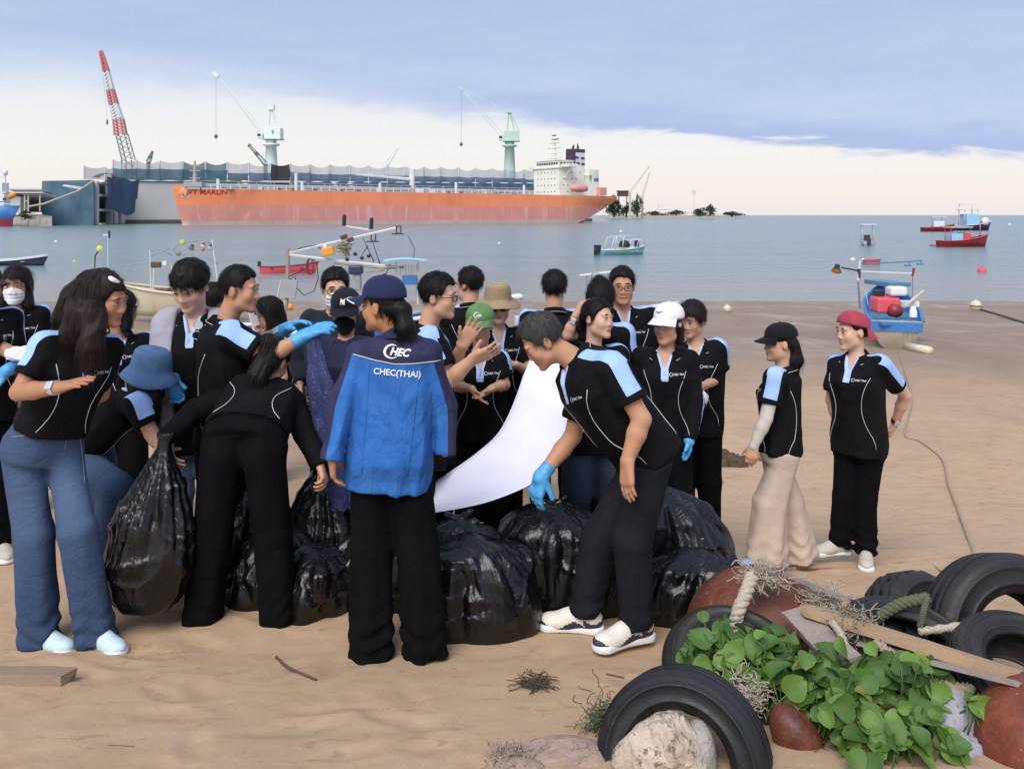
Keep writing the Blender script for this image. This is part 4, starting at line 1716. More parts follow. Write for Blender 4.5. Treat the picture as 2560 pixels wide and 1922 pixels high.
        V, Q = sdf_mesh(hf, lo, hi, min(h * 1.05, 0.009))
        # loose strands over the shell
        rs = np.random.RandomState(NPEOPLE)
        N = 1300 if len(hairx) == 0 else 1700
        if len(V) > 10:
            p = V[rs.randint(0, len(V), N)]
            if cover:
                p = p[((p - Hc) @ B[2]) / hs < 0.015]
            lp = (p - Hc) @ B.T / hs
            if hair in ('short', 'crop', 'tied'):
                p = p[~((lp[:, 1] > 0.03) & (lp[:, 2] < 0.10) & (lp[:, 2] > -0.1))]
            m = len(p)
            nun = lambda a: a / (np.linalg.norm(a, axis=1)[:, None] + 1e-9)
            crown = hw_(0, -0.05, 0.13)
            far = np.linalg.norm(p - cen, axis=1) > 0.16
            nrm = nun(p - cen)
            flat = p - Hc
            flat[:, 2] = 0
            nrm[far] = nun(flat[far] + 1e-6)
            lng = hair == 'long' or len(hairx) > 2
            fl = nun(p - crown) * (0.35 if lng else 1.0) - EZ * (1.2 if lng else 0.25) + rs.randn(m, 3) * (0.16 if lng else 0.24)
            fl = nun(fl - nrm * (fl * nrm).sum(1)[:, None])
            Ln = (0.018 + 0.028 * rs.rand(m, 1)) * (2.0 if lng else 1.0)
            sd2 = nun(np.cross(fl, nrm)) * 0.0010
            tip = 0.013 * rs.rand(m, 1) ** 2
            rows = []
            for j in range(4):
                t = j / 3
                c_ = p + fl * Ln * t + nrm * (0.001 + (tip if j == 3 else 0.005 * math.sin(t * 2.2))) - EZ * 0.01 * t * t
                rows += [c_ - sd2 * (1 - 0.8 * t), c_ + sd2 * (1 - 0.8 * t)]
            sv = np.stack(rows, 1).reshape(-1, 3)
            k0 = np.arange(m)[:, None] * 8
            sf = np.concatenate([k0 + np.array([[2 * j, 2 * j + 1, 2 * j + 3, 2 * j + 2]]) for j in range(3)])
            V2 = np.concatenate([V, sv])
            Q2 = np.concatenate([Q, sf + len(V)])
        else:
            V2, Q2 = V, Q
        link('hair', mesh_np('hair', V2, Q2), root, M(hairmat))

    # ---------------- hats
    if hat:
        make_hat(hat, root, hw_, hs, Hc, B)
    return dict(tro=(tro_o, tro_bvh) if legs else None, T=T, g=g, s=s, nb=nb, skull=skull, root=root, hw=hw_, Hc=Hc, B=B, jt=jt, neck=neck, pel=pel, lat=lat, fr=fr, ax=ax, bvh=bvh, h=h, body=body, shirt=shirt_o)


def make_hat(hat, root, hw_, hs, Hc, B):
    kind = hat['kind']
    mat = M(hat['mat'])
    tilt = math.radians(hat.get('tilt', 0))
    back = hat.get('back', False)
    ct, st = math.cos(tilt), math.sin(tilt)

    def cw(x, y, z):
        if back:
            x, y = -x, -y
        y0, z0 = y, z - 0.04
        y, z = y0 * ct + z0 * st, -y0 * st + z0 * ct + 0.04
        return hw_(x, y - (0.012 if not back else 0.010), z)
    if kind == 'cap':
        a, b, c, z0 = 0.092, 0.112, 0.096, 0.044 + hat.get('dz', 0)
        if hat.get('tall'):
            c = hat['tall']
        NU, NV = 36, 12
        V, F = [], []
        for j in range(NV + 1):
            ph = math.pi / 2 * j / NV
            for i in range(NU):
                th = 2 * math.pi * i / NU
                r = math.cos(ph) ** 0.82
                sea = 1 - 0.010 * (abs(math.cos(3 * th)) > 0.985) * (j > 0)
                bulge = 1 + 0.03 * math.sin(ph * 2)
                V.append(cw(a * r * math.sin(th) * sea * bulge, b * r * math.cos(th) * sea * bulge, z0 + c * math.sin(ph) ** 0.95))
        for j in range(NV):
            for i in range(NU):
                F.append((j * NU + i, (j + 1) * NU + i, (j + 1) * NU + (i + 1) % NU, j * NU + (i + 1) % NU))
        # inner wall so that the crown has a rim
        o = len(V)
        for i in range(NU):
            th = 2 * math.pi * i / NU
            V.append(cw(a * 0.96 * math.sin(th), b * 0.96 * math.cos(th), z0 + 0.002))
        for i in range(NU):
            F.append((i, (i + 1) % NU, o + (i + 1) % NU, o + i))
        cap = link('cap', mesh_np('cap', V, F), root, mat)
        MB().lathe([(0.0, 0.006), (0.006, 0.004), (0.008, 0.0)], 8, cw(0, 0, z0 + c), Matrix(((1, 0, 0), (0, 1, 0), (0, 0, 1)))).build('button', mat, cap, smooth=True)
        bl = hat.get('brim', 0.072)

        def brim(u, v, dz=0.0):
            an = math.radians(66) * (2 * u - 1)
            x = a * 1.0 * math.sin(an)
            y = b * 1.0 * math.cos(an)
            ext = bl * (math.cos(an * 1.18) ** 0.75 if abs(an * 1.18) < math.pi / 2 else 0.0)
            q = 2 * u - 1
            z = z0 + 0.004 - 0.020 * v - 0.026 * q * q * v - hat.get('drop', 0.0) * v
            return cw(x * (1 + 0.06 * v), y + ext * v, z + dz)
        mb = MB().grid(lambda u, v: brim(u, v, 0.004), 20, 6).grid(lambda u, v: brim(u, v, -0.001), 20, 6)
        mb.tube([brim(i / 24, 1.0, 0.0015) for i in range(25)], 0.003, 5)
        br = mb.build('brim', mat, cap, smooth=True)
        if hat.get('edge'):
            MB().tube([brim(i / 24, 1.0, 0.003) for i in range(2, 23)], 0.0034, 5).build('brim_edge', M(hat['edge']), br, smooth=True)
        if back:
            pass
        pr = hat.get('print')
        if pr:
            me = cap.data
            bv = BVHTree.FromPolygons([v.co for v in me.vertices], [tuple(p.vertices) for p in me.polygons])
            sg = -1 if back else 1
            org = cw(0, 0.10, z0 + 0.045)
            ya = unit(cw(0, 0.08, z0 + 0.075) - cw(0, 0.10, z0 + 0.03))
            na = unit(cw(0, 0.2, z0 + 0.045) - cw(0, 0.0, z0 + 0.045))
            xa = unit(np.cross(ya, na))
            pm = M(hat.get('printmat', 'white_print'))
            for (V2, F2, ox, oy, sc) in pr:
                decal('emblem', V2, F2, org + (xa * ox + ya * oy), xa, ya, na, sc, bv, pm, cap, 0.3, 0.003)
        if hat.get('strap'):
            MB().tube([cw(0.05 * q, -0.100 + 0.03 * q * q, z0 + 0.016) for q in [-1, -0.5, 0, 0.5, 1]], 0.006, 6).build('strap', M(hat['strap']), cap, smooth=True)
    else:
        prof = hat['prof']      # (radius, height) outer line from the crown down and out
        NU = 44
        V, F = [], []
        rsn = np.random.RandomState(5)
        ph = rsn.rand(6) * 6.28
        for k, (r, z) in enumerate(prof):
            for i in range(NU):
                th = 2 * math.pi * i / NU
                wob = 1 + hat.get('wob', 0.02) * (math.sin(2 * th + ph[0]) + 0.6 * math.sin(3 * th + ph[1])) * (r / 0.14)
                zz = z + hat.get('wave', 0.006) * math.sin(3 * th + ph[2]) * (r > 0.105)
                V.append(cw(r * 0.90 * wob * math.sin(th), r * 1.08 * wob * math.cos(th), zz))
        for k in range(len(prof) - 1):
            for i in range(NU):
                F.append((k * NU + i, (k + 1) * NU + i, (k + 1) * NU + (i + 1) % NU, k * NU + (i + 1) % NU))
        o_ = link(hat.get('name', 'bucket_hat'), mesh_np('hat', V, F), root, mat)
        md = o_.modifiers.new('solid', 'SOLIDIFY')
        md.thickness = 0.0035
        if hat.get('strip'):
            r, z = hat['strip']
            MB().tube([cw(r * 0.90 * math.sin(t), r * 1.08 * math.cos(t), z) for t in [2 * math.pi * i / 40 for i in range(41)]], 0.0045, 5, cap=False).build('band', M(hat.get('stripmat', hat['mat'])), o_, smooth=True)

# ================================================================== ground and sea
def build_ground():
    """the beach, finer towards the lens, one sheet with the sea bed"""
    ys = np.concatenate([np.arange(0.6, 2.3, 0.10), np.arange(2.3, 7.0, 0.022), np.arange(7.0, 14, 0.08), np.arange(14, 44, 0.5), [46, 60, 120, 400, 2000, 20000]])
    us = np.linspace(-1.05, 1.05, 230)
    Yg, Ug = np.meshgrid(ys, us, indexing='ij')
    Xg = Ug * np.maximum(Yg * 0.78, 1.9)
    Z = ground_z(Xg, Yg)
    P2 = np.stack([Xg.ravel(), Yg.ravel(), np.zeros(Xg.size)], 1)
    dry = (1 - _sm(7.5, 13, Yg)).ravel()
    n = vnoise(P2 * 0.9) * 0.016 + vnoise(P2 * 2.3 + 9) * 0.005 + vnoise(P2 * 5.5 + 3) * 0.0025 + vnoise(P2 * 12 + 5) * 0.003
    # footprints and scuffs
    rs = np.random.RandomState(11)
    fp = np.zeros(len(P2))
    for _ in range(300):
        y = 2.4 + 8.5 * rs.rand() ** 1.15
        x = (rs.rand() * 2 - 1) * y * 0.66
        a = rs.rand() * 6.28
        l, w = 0.10 + 0.05 * rs.rand(), 0.042 + 0.02 * rs.rand()
        dx, dy = P2[:, 0] - x, P2[:, 1] - y
        m = (np.abs(dx) < 0.4) & (np.abs(dy) < 0.4)
        u = dx[m] * math.cos(a) + dy[m] * math.sin(a)
        v = -dx[m] * math.sin(a) + dy[m] * math.cos(a)
        q = np.sqrt((u / l) ** 2 + (v / w) ** 2)
        fp[m] += -0.009 * np.exp(-q ** 2.6) + 0.003 * np.exp(-((q - 1.35) / 0.30) ** 2)
    wet = (_sm(12, 20, Yg) * 0.012 * vnoise(np.stack([Xg.ravel() * 0.35, Yg.ravel() * 1.3, np.zeros(Xg.size)], 1)).reshape(Yg.shape))
    Z = Z + ((n + fp) * dry).reshape(Z.shape) + wet
    Z = np.where(Yg > 36, np.minimum(Z, -0.3 - 0.05 * np.minimum(Yg - 36, 60)), Z)
    V = np.stack([Xg.ravel(), Yg.ravel(), Z.ravel()], 1)
    nu = len(us)
    i, j = np.meshgrid(np.arange(len(ys) - 1), np.arange(nu - 1), indexing='ij')
    a = (i * nu + j).ravel()
    Q = np.stack([a, a + 1, a + nu + 1, a + nu], 1)
    tag(link('beach', mesh_np('beach', V, Q), None, M('sand')), kind='structure')


build_ground()
sea = MB()
sea.grid(lambda u, v: ((u * 2 - 1) * 30000, 28 + 30000 * v ** 3, 0.0), 6, 24)
tag(sea.build('sea', M('sea')), kind='structure')

# ================================================================== the people of the clean-up
G_ALL = 'volunteers gathered round the bin bags'
P = {}
NY = [(*text_mesh('N', 0.02), -0.001, 0.0, 0.036), (*text_mesh('Y', 0.02), 0.001, 0.004, 0.044)]
_sw = [(-1.0, 0.25), (-0.8, -0.15), (-0.45, -0.25), (0.0, -0.10), (1.0, 0.32), (0.0, 0.06), (-0.5, -0.04), (-0.78, 0.06)]
SWOOSH = (np.array([(x, y, 0) for x, y in _sw]), [(0, 1, 7), (1, 2, 6), (1, 6, 7), (2, 3, 5), (2, 5, 6), (3, 4, 5)])
_cr = crescent(10)
GREENP = [(_cr[0], _cr[1], -0.004, 0.0, 0.018), (*text_mesh('mlb', 0.03), 0.006, 0.0, 0.022)]
BUCKET = [(0.0, 0.150), (0.05, 0.149), (0.082, 0.143), (0.098, 0.128), (0.106, 0.09), (0.112, 0.045), (0.113, 0.040), (0.128, 0.022), (0.145, 0.0), (0.158, -0.022), (0.157, -0.024)]
STRAW = [(0.0, 0.150), (0.045, 0.150), (0.080, 0.144), (0.095, 0.128), (0.102, 0.090), (0.106, 0.055), (0.108, 0.048), (0.130, 0.038), (0.155, 0.024), (0.178, 0.006), (0.180, 0.003)]


def build_people():
    # woman in the blue work jacket, back to the lens
    P['jacket'] = person('person in royal blue work jacket lettered CHEC(THAI), navy cap and ponytail, back turned', 3.68, (957, 766), hyaw=-118, hpitch=4, byaw=182,
        J=dict(neck=(1000, 842, 0.0), pelvis=(975, 1140, 0.0), shL=(896, 886, 0.0), elL=(852, 1022, -0.06), wrL=(830, 1140, -0.12),
               shR=(1072, 880, 0.0), elR=(1112, 1015, 0.0), wrR=(1112, 1128, -0.02), anL=(930, 1592, -0.0), anR=(1062, 1588, -0.02), hemt=-0.245, s=1.0),
        top='jacket', sleeve='long', pants='black_trousers', leg=(0.092, 0.094), hem=-0.028, skin='skin_tan', hair='tied', face=True,
        hairx=[((0, -0.080, -0.01), (0.0, -0.115, -0.02), 0.034, 0.030), ((0, -0.115, -0.02), (0.01, -0.130, -0.10), 0.028, 0.032), ((0.01, -0.130, -0.10), (0.0, -0.125, -0.16), 0.032, 0.012)],
        hat=dict(kind='cap', mat='cap_navy', tilt=-4, tall=0.105, edge='white_print', brim=0.094, strap='white_cloth'),
        hands=dict(L=dict(tip=(838, 1250, -0.10), curl=0.45), R=dict(hide=True)), backprint=True, h=0.0058)
    # woman with the long dark hair and wide jeans
    P['jeans'] = person('person with long dark hair, white hair clip and wide blue jeans, pale blue trainers', 3.77, (264, 750), hyaw=78, hpitch=12, byaw=35,
        J=dict(neck=(208, 838, 0.02), pelvis=(110, 1110, 0.03), shR=(112, 868, -0.10), shL=(272, 872, 0.12), elR=(48, 980, -0.20), wrR=(152, 968, -0.30),
               elL=(252, 985, 0.16), wrL=(200, 1005, 0.06), anR=(95, 1572, 0.0), anL=(236, 1568, 0.0), knR=(85, 1335, 0.0), knL=(195, 1330, -0.03), hemt=0.15, s=1.0),
        pants='jeans_blue', leg=(0.078, 0.086), thigh=0.074, hem=-0.004, skin='skin_tan', hair='tied', hairmat='hair_brown', shoes='trainer_blue', shoeyaw=(62, 72),
        hairx=[((0, -0.06, 0.03), (0.0, -0.12, -0.03), 0.095, 0.085), ((0.0, -0.10, -0.03), (0, -0.17, -0.11), 0.085, 0.07),
               ((215, 790, -0.04), (180, 850, -0.06), 0.075, 0.055, 1), ((-0.055, -0.02, 0.05), (-0.06, -0.03, -0.06), 0.040, 0.045), ((238, 790, -0.09), (225, 870, -0.13), 0.048, 0.042, 1), ((225, 870, -0.13), (222, 925, -0.13), 0.042, 0.015, 1), ((170, 790, 0.02), (140, 850, 0.02), 0.05, 0.03, 1)],
        hands=dict(R=dict(tip=(280, 934, -0.38), palm=(0.2, 0.3, -1), curl=0.10, spread=0.55), L=dict(hide=True)), h=0.0058, lips='lip_soft', wide=0.93)
    # all-black figure bending over the bags
    P['bender'] = person('person all in black bending away over the bags, hair pinned up, wide black trousers', 4.0, (682, 902), hd=0.26, hyaw=165, hpitch=34, hroll=8, byaw=182,
        J=dict(neck=(664, 968, 0.30), pelvis=(612, 1100, 0.0), shL=(578, 985, 0.26), elL=(486, 1028, 0.16), wrL=(416, 1092, 0.0),
               shR=(732, 1005, 0.26), elR=(764, 1085, 0.22), wrR=(798, 1158, 0.16), anL=(508, 1520, 0.0), anR=(694, 1514, 0.0), knL=(532, 1335, 0.0), knR=(682, 1335, 0.0),
               hpL=(560, 1120, 0), hpR=(664, 1120, 0), hemt=0.12, s=1.03),
        sleeve='long', pants='black_trousers', leg=(0.088, 0.088), hem=-0.02, skin='skin_light', hair='tied', face=False, logo=False, stripe_w=0.006,
        hairx=[((0, -0.08, 0.05), (0, -0.115, 0.06), 0.045, 0.040), ((0, -0.065, -0.03), (0, -0.075, -0.125), 0.058, 0.050)], hands=dict(L=dict(tip=(398, 1120, 0.0), curl=1.0, palm=(0.4, 0.5, -1)), R=dict(tip=(812, 1200, 0.12), curl=0.8)), wide=1.12, h=0.0062)
    # man stooping to the bags
    P['stooper'] = person('person stooping over the bags, greying hair, one blue glove, white and navy trainers', 3.88, (1357, 852), hyaw=-88, hpitch=38, byaw=-90, sex='m',
        J=dict(neck=(1438, 892, 0.0), pelvis=(1606, 1118, 0.02), shL=(1532, 920, -0.18), elL=(1604, 1048, -0.24), wrL=(1568, 1152, -0.26),
               shR=(1462, 948, 0.18), elR=(1432, 1090, 0.20), wrR=(1356, 1186, 0.12), anL=(1592, 1556, -0.10), anR=(1462, 1532, 0.06),
               knL=(1580, 1350, -0.10), knR=(1500, 1348, 0.08), hpL=(1618, 1140, -0.08), hpR=(1606, 1140, 0.09), hemt=-0.10, s=1.03),
        pants='charcoal_trousers', leg=(0.086, 0.068), hem=0.042, skin='skin_mid', hair='short', hairmat='hair_greying', shoes='trainer_cream', accent='trainer_navy',
        shoeyaw=(-66, -100), gloves='R', gaze=False, hands=dict(L=dict(tip=(1568, 1245, -0.28), curl=0.22, palm=(1, 0.6, 0)), R=dict(tip=(1326, 1272, 0.10), curl=0.5, palm=(0.5, 0.6, -0.6), spread=0.5)), wide=1.1, h=0.006)
    # the two who look on at the right
    P['beige'] = person('person in black cap, long hair, pale arm sleeves and wide beige trousers walking', 5.25, (1950, 858), hyaw=-92, hpitch=4, byaw=-80,
        J=dict(neck=(1957, 926, 0.0), pelvis=(1948, 1122, 0.0), shL=(1938, 944, -0.15), elL=(1915, 1045, -0.20), wrL=(1885, 1112, -0.22),
               shR=(1962, 944, 0.15), elR=(1940, 1045, 0.2), wrR=(1915, 1110, 0.15), anL=(1915, 1380, -0.06), anR=(1990, 1368, 0.10), knL=(1925, 1260, -0.06), knR=(1968, 1255, 0.08), hemt=-0.03, s=0.93),
        pants='beige_cotton', leg=(0.098, 0.128), hem=-0.005, skin='skin_light', hair='tied', shoes='trainer_sky', shoeyaw=(-70, -80),
        hairx=[((0, -0.085, -0.02), (0, -0.10, -0.12), 0.040, 0.045), ((1978, 905, 0.0), (1984, 985, 0.03), 0.045, 0.03, 1)],
        hat=dict(kind='cap', mat='cap_black', tilt=2, brim=0.070), hands=dict(L=dict(tip=(1872, 1180, -0.24), curl=0.35)), extras=('sleeves',))
    P['redcap'] = person('person in backward crimson cap, black polo and black trousers, hand behind the back', 5.42, (2131, 828), hyaw=-78, hpitch=4, byaw=-50, hs=0.97,
        J=dict(neck=(2142, 890, 0.0), pelvis=(2148, 1108, 0.0), shL=(2200, 912, -0.10), elL=(2262, 988, 0.04), wrL=(2236, 1062, 0.14),
               shR=(2092, 912, 0.12), elR=(2078, 1000, 0.20), wrR=(2100, 1075, 0.16), anL=(2165, 1370, -0.02), anR=(2100, 1352, 0.05), knL=(2162, 1245, -0.02), knR=(2112, 1240, 0.04), hemt=-0.10, s=0.98),
        pants='black_trousers', leg=(0.072, 0.064), thigh=0.080, hem=0.03, skin='skin_pale', hair='short', shoes='trainer_grey', shoeyaw=(-22, -82), wide=1.0,
        hat=dict(kind='cap', mat='cap_red', tilt=-17, back=True, brim=0.072, drop=0.03, dz=-0.008, print=[(*text_mesh('FILA', 0.02), 0.0, -0.02, 0.024)]),
        hands=dict(L=dict(tip=(2214, 1112, 0.20), curl=0.5), R=dict(hide=True)))
    # man in profile with blue gloves
    P['gloves'] = person('person with short dark hair reaching out in two blue gloves, holding a clear bag', 4.35, (599, 724), hyaw=88, hpitch=5, byaw=78, sex='m',
        J=dict(neck=(562, 808, 0.02), pelvis=(556, 1100, 0.05), shR=(578, 838, -0.14), elR=(672, 892, -0.14), wrR=(757, 842, -0.10), shL=(572, 832, 0.20), elL=(640, 862, 0.26), wrL=(712, 824, 0.22), s=1.0),
        pants='black_trousers', skin='skin_mid', hair='crop', gloves='LR', hands=dict(R=dict(tip=(824, 808, -0.10), curl=0.35, palm=(0.1, 0.5, -1), spread=0.4), L=dict(tip=(772, 796, 0.2), curl=0.4, palm=(0.1, -0.3, -1), spread=0.4)), wide=1.08)
    P['grey_hood'] = person('person with dark fringe looking down, open grey hooded jacket, sunglasses on the neckline', 4.6, (477, 716), hyaw=-12, hpitch=24, byaw=8, sex='m', hd=-0.03, hs=1.04,
        J=dict(neck=(488, 792, 0.02), pelvis=(492, 1075, 0.02), shR=(424, 812, 0.0), elR=(416, 930, 0.04), wrR=(448, 985, -0.10), shL=(548, 812, 0.03), s=1.0),
        pants='jeans_pale', skin='skin_pale', hair='fringe', gaze=False, extras=('hood',), hands=dict(R=dict(hide=True), L=dict(hide=True)))
    P['bucket'] = person('person in blue denim bucket hat bending with long brown hair hanging forward', 4.28, (376, 938), hyaw=62, hpitch=24, byaw=62,
        J=dict(neck=(318, 968, 0.05), pelvis=(212, 1105, 0.1), shR=(345, 1012, -0.10), elR=(380, 1085, -0.12), wrR=(412, 1128, -0.20), shL=(345, 972, 0.18), elL=(392, 1010, 0.20), wrL=(430, 952, 0.10),
               anR=(255, 1398, -0.02), anL=(262, 1395, 0.2), knR=(292, 1225, -0.05), knL=(262, 1240, 0.16), hemt=-0.05, s=0.96),
        pants='jeans_blue', leg=(0.082, 0.075), skin='skin_light', hair='long', hairmat='hair_brown', face=False, shoes='trainer_grey', shoeyaw=(70, 70),
        hairx=[((0.06, 0.0, -0.04), (0.05, 0.05, -0.10), 0.035, 0.03), ((-0.06, -0.02, -0.04), (-0.06, 0.02, -0.10), 0.04, 0.035), ((350, 960, -0.05), (372, 1040, -0.08), 0.055, 0.035, 1), ((385, 985, -0.05), (386, 1060, -0.05), 0.035, 0.012, 1)],
        hat=dict(kind='hat', name='bucket_hat', mat='cap_denim', prof=BUCKET, tilt=-12, wob=0.015), logo=False, gloves='L', hands=dict(L=dict(tip=(452, 1018, 0.06), curl=0.5)))
    P['masked_left'] = person('person with long brown hair and white face mask in black polo', 5.45, (41, 714), hyaw=14, hpitch=3, byaw=25, mask='white', hair='long', hairmat='hair_brown',
        hairx=[((0.07, 0.0, -0.03), (0.075, 0.01, -0.13), 0.030, 0.032), ((-0.07, 0.0, -0.03), (-0.075, 0.01, -0.13), 0.030, 0.032), ((0, -0.07, -0.03), (0, -0.08, -0.15), 0.07, 0.065)], skin='skin_mid')
    P['edge'] = person('person in dark maroon cap with one blue glove beside the masked woman', 4.7, (-40, 716), hyaw=70, hpitch=4, byaw=50,
        J=dict(elR=(66, 900, -0.10), wrR=(24, 922, -0.25)), gloves='R', hands=dict(R=dict(tip=(-14, 938, -0.28), palm=(0, 0.5, -1)), L=dict(hide=True)), skin='skin_tan', hair='tied', shoes='trainer_grey', shoeyaw=(40, 40),
        hat=dict(kind='cap', mat='cap_maroon'), leg=(0.085, 0.08))
    P['behind'] = person('person half hidden behind the long dark hair, black polo and trousers', 5.0, (302, 776), hyaw=150, hpitch=5, byaw=20, face=False,
        J=dict(elL=(392, 905, 0.05), wrL=(400, 985, 0.0)), hands=dict(L=dict(hide=True)), skin='skin_mid', hair='long',
        hairx=[((0.07, 0.0, -0.03), (0.07, 0.0, -0.10), 0.03, 0.03), ((-0.07, 0.0, -0.03), (-0.07, 0.0, -0.10), 0.03, 0.03)])
    P['phone'] = person('person with glasses and shoulder-length dark hair holding a phone', 6.1, (672, 786), hyaw=-82, hpitch=10, byaw=-60, glasses='thin', hair='long',
        J=dict(elR=(640, 880, 0.1), wrR=(648, 838, -0.1)), hands=dict(R=dict(tip=(640, 808, -0.15), curl=0.6), L=dict(hide=True)),
        hairx=[((0.06, -0.02, -0.03), (0.06, -0.02, -0.12), 0.032, 0.034), ((-0.06, -0.02, -0.03), (-0.06, -0.02, -0.12), 0.032, 0.034), ((0, -0.06, -0.03), (0, -0.06, -0.14), 0.06, 0.06)], skin='skin_light')
    P['dark_jacket'] = person('person in dark jacket with white mask and glasses, dark short hair', 5.15, (838, 722), hyaw=18, hpitch=6, byaw=-5, sex='m', top='loose', topmat='dark_jacket', sleeve='long', mask='white', glasses='thin',
        J=dict(elR=(748, 905, 0.05), wrR=(752, 952, -0.05)), gloves='', hands=dict(R=dict(tip=(757, 1000, -0.05), curl=0.4), L=dict(hide=True)), hair='short', skin='skin_pale')
    P['nycap'] = person('person in navy cap with white NY letters and black face mask, navy jacket', 4.85, (864, 778), hyaw=2, hpitch=14, byaw=-8, top='loose', topmat='navy_jacket', sleeve='long', mask='black', hair='tied',
        hat=dict(kind='cap', mat='cap_dark', tall=0.10, print=NY), skin='skin_mid', gaze=False, J=dict(neck=(866, 850, 0.0)), hands=dict(L=dict(hide=True), R=dict(hide=True)))
    P['clapper'] = person('person in profile with dark-rimmed glasses, black polo with pale blue shoulder, hands apart mid-clap', 4.5, (1096, 742), hyaw=82, hpitch=4, byaw=72, sex='m', glasses='thin', hair='short',
        J=dict(neck=(1064, 822, 0.02), pelvis=(1062, 1110, 0.02), shR=(1076, 850, -0.15), elR=(1122, 950, -0.18), wrR=(1182, 898, -0.22), shL=(1082, 838, 0.18), elL=(1128, 930, 0.12), wrL=(1156, 862, -0.02), s=1.0),
        hands=dict(R=dict(tip=(1238, 876, -0.26), palm=(-0.1, 0.8, 0.6), curl=0.16, spread=0.6), L=dict(tip=(1196, 800, -0.04), palm=(0.25, -1, 0.1), curl=0.12, spread=0.7)), skin='skin_light', wide=1.1)
    P['looking_away'] = person('person with black hair and thin glasses looking out to sea, black polo', 5.9, (1173, 712), hyaw=-128, hpitch=0, byaw=-165, sex='m', glasses='thin', hair='short', skin='skin_light')
    P['greencap'] = person('person in green cap clapping with head bowed, black polo', 5.0, (1200, 812), hyaw=-6, hpitch=10, byaw=0,
        J=dict(neck=(1202, 880, 0.02), shR=(1150, 900, 0.0), shL=(1248, 902, 0.0), elR=(1140, 965, -0.02), wrR=(1180, 972, -0.20), elL=(1262, 962, -0.04), wrL=(1230, 970, -0.20)),
        hands=dict(R=dict(tip=(1208, 1006, -0.24), palm=(1, -0.2, 0.3), curl=0.2, spread=0.4), L=dict(tip=(1200, 990, -0.23), palm=(-1, -0.4, 0.2), curl=0.2, spread=0.4)), gaze=False,
        hat=dict(kind='cap', mat='cap_green', tall=0.092, print=GREENP, brim=0.062), hair='tied', skin='skin_light')
    P['straw'] = person('person in woven straw hat and large sunglasses, black polo', 5.3, (1245, 764), hyaw=4, hpitch=2, byaw=10, glasses='sun', lips='lip',
        J=dict(elL=(1325, 932, -0.02), wrL=(1290, 912, -0.16)), hands=dict(L=dict(tip=(1262, 922, -0.2), curl=0.6)), hair='tied', skin='skin_pale',
        hat=dict(kind='hat', name='straw_hat', mat='straw', prof=STRAW, tilt=2, wob=0.02, wave=0.008))
    P['back_short'] = person('person with short black hair seen from behind, black polo with pale piping', 5.7, (1386, 722), hyaw=176, byaw=180, sex='m', face=False, hair='short', skin='skin_light')
    P['smiling'] = person('person with tied-back dark hair and red lips looking over, black polo and dark jeans', 4.9, (1494, 797), hyaw=48, hpitch=-2, hroll=-6, byaw=15, pants='jeans_dark', leg=(0.085, 0.078), lips='lip',
        J=dict(neck=(1484, 872, 0.03), pelvis=(1478, 1090, 0.0)), hair='tied', hairx=[((0, -0.09, 0.0), (0.0, -0.13, -0.06), 0.03, 0.028)], skin='skin_pale', hands=dict(L=dict(hide=True), R=dict(hide=True)))
    P['bun'] = person('person with piled-up black hair and wristwatch raising a hand to the head', 5.25, (1502, 752), hyaw=165, hpitch=0, byaw=170, face=False, hair='full', hairx=[((0, -0.03, 0.13), (0, -0.05, 0.14), 0.035, 0.03)],
        J=dict(shL=(1462, 842, 0.0), elL=(1420, 838, -0.12), wrL=(1440, 788, -0.14)), hands=dict(L=dict(tip=(1460, 748, -0.14), curl=0.5, palm=(1, 0.3, 0)), R=dict(hide=True)), skin='skin_light')
    P['facing'] = person('tall person with rimless glasses facing the shore, black polo with pale blue collar', 5.5, (1556, 716), hyaw=-4, hpitch=2, byaw=5, sex='m', glasses='thin', hair='short', skin='skin_mid')
    P['whitecap'] = person('person in white cap with black swoosh, black long-sleeved polo, blue glove', 4.95, (1671, 812), hyaw=-42, hpitch=3, byaw=-12, sleeve='long', gloves='L', stripe_w=0.004,
        J=dict(neck=(1662, 878, 0.02), shL=(1722, 900, 0.0), elL=(1740, 1010, -0.03), wrL=(1724, 1092, -0.10)), hands=dict(L=dict(tip=(1718, 1165, -0.10), curl=0.3, spread=0.5), R=dict(hide=True)),
        hat=dict(kind='cap', mat='cap_white', tall=0.10, brim=0.086, print=[(*SWOOSH, 0.0, 0.005, 0.030)], printmat='cap_black'), hair='long', hairmat='hair_brown',
        hairx=[((0.06, -0.03, -0.03), (0.065, -0.03, -0.10), 0.028, 0.025)], skin='skin_light', gaze=False)
    P['maskholder'] = person('person with dark hair holding a white face mask in one hand, black polo and trousers', 5.55, (1730, 800), hyaw=-40, hpitch=12, byaw=-22, sex='m', hair='full', hairmat='hair_brown',
        J=dict(neck=(1742, 862, 0.02), shL=(1792, 872, -0.02), elL=(1798, 945, 0.0), wrL=(1764, 962, -0.18)), hands=dict(L=dict(tip=(1738, 985, -0.22), curl=0.7), R=dict(hide=True)), skin='skin_light', hs=0.90)
    P['pale_back'] = person('small far person with dark hair and pale top behind the grey hooded jacket', 6.6, (538, 748), hyaw=160, byaw=170, face=False, hair='full', top='loose', topmat='white_cloth', sleeve='long', pants='jeans_dark')


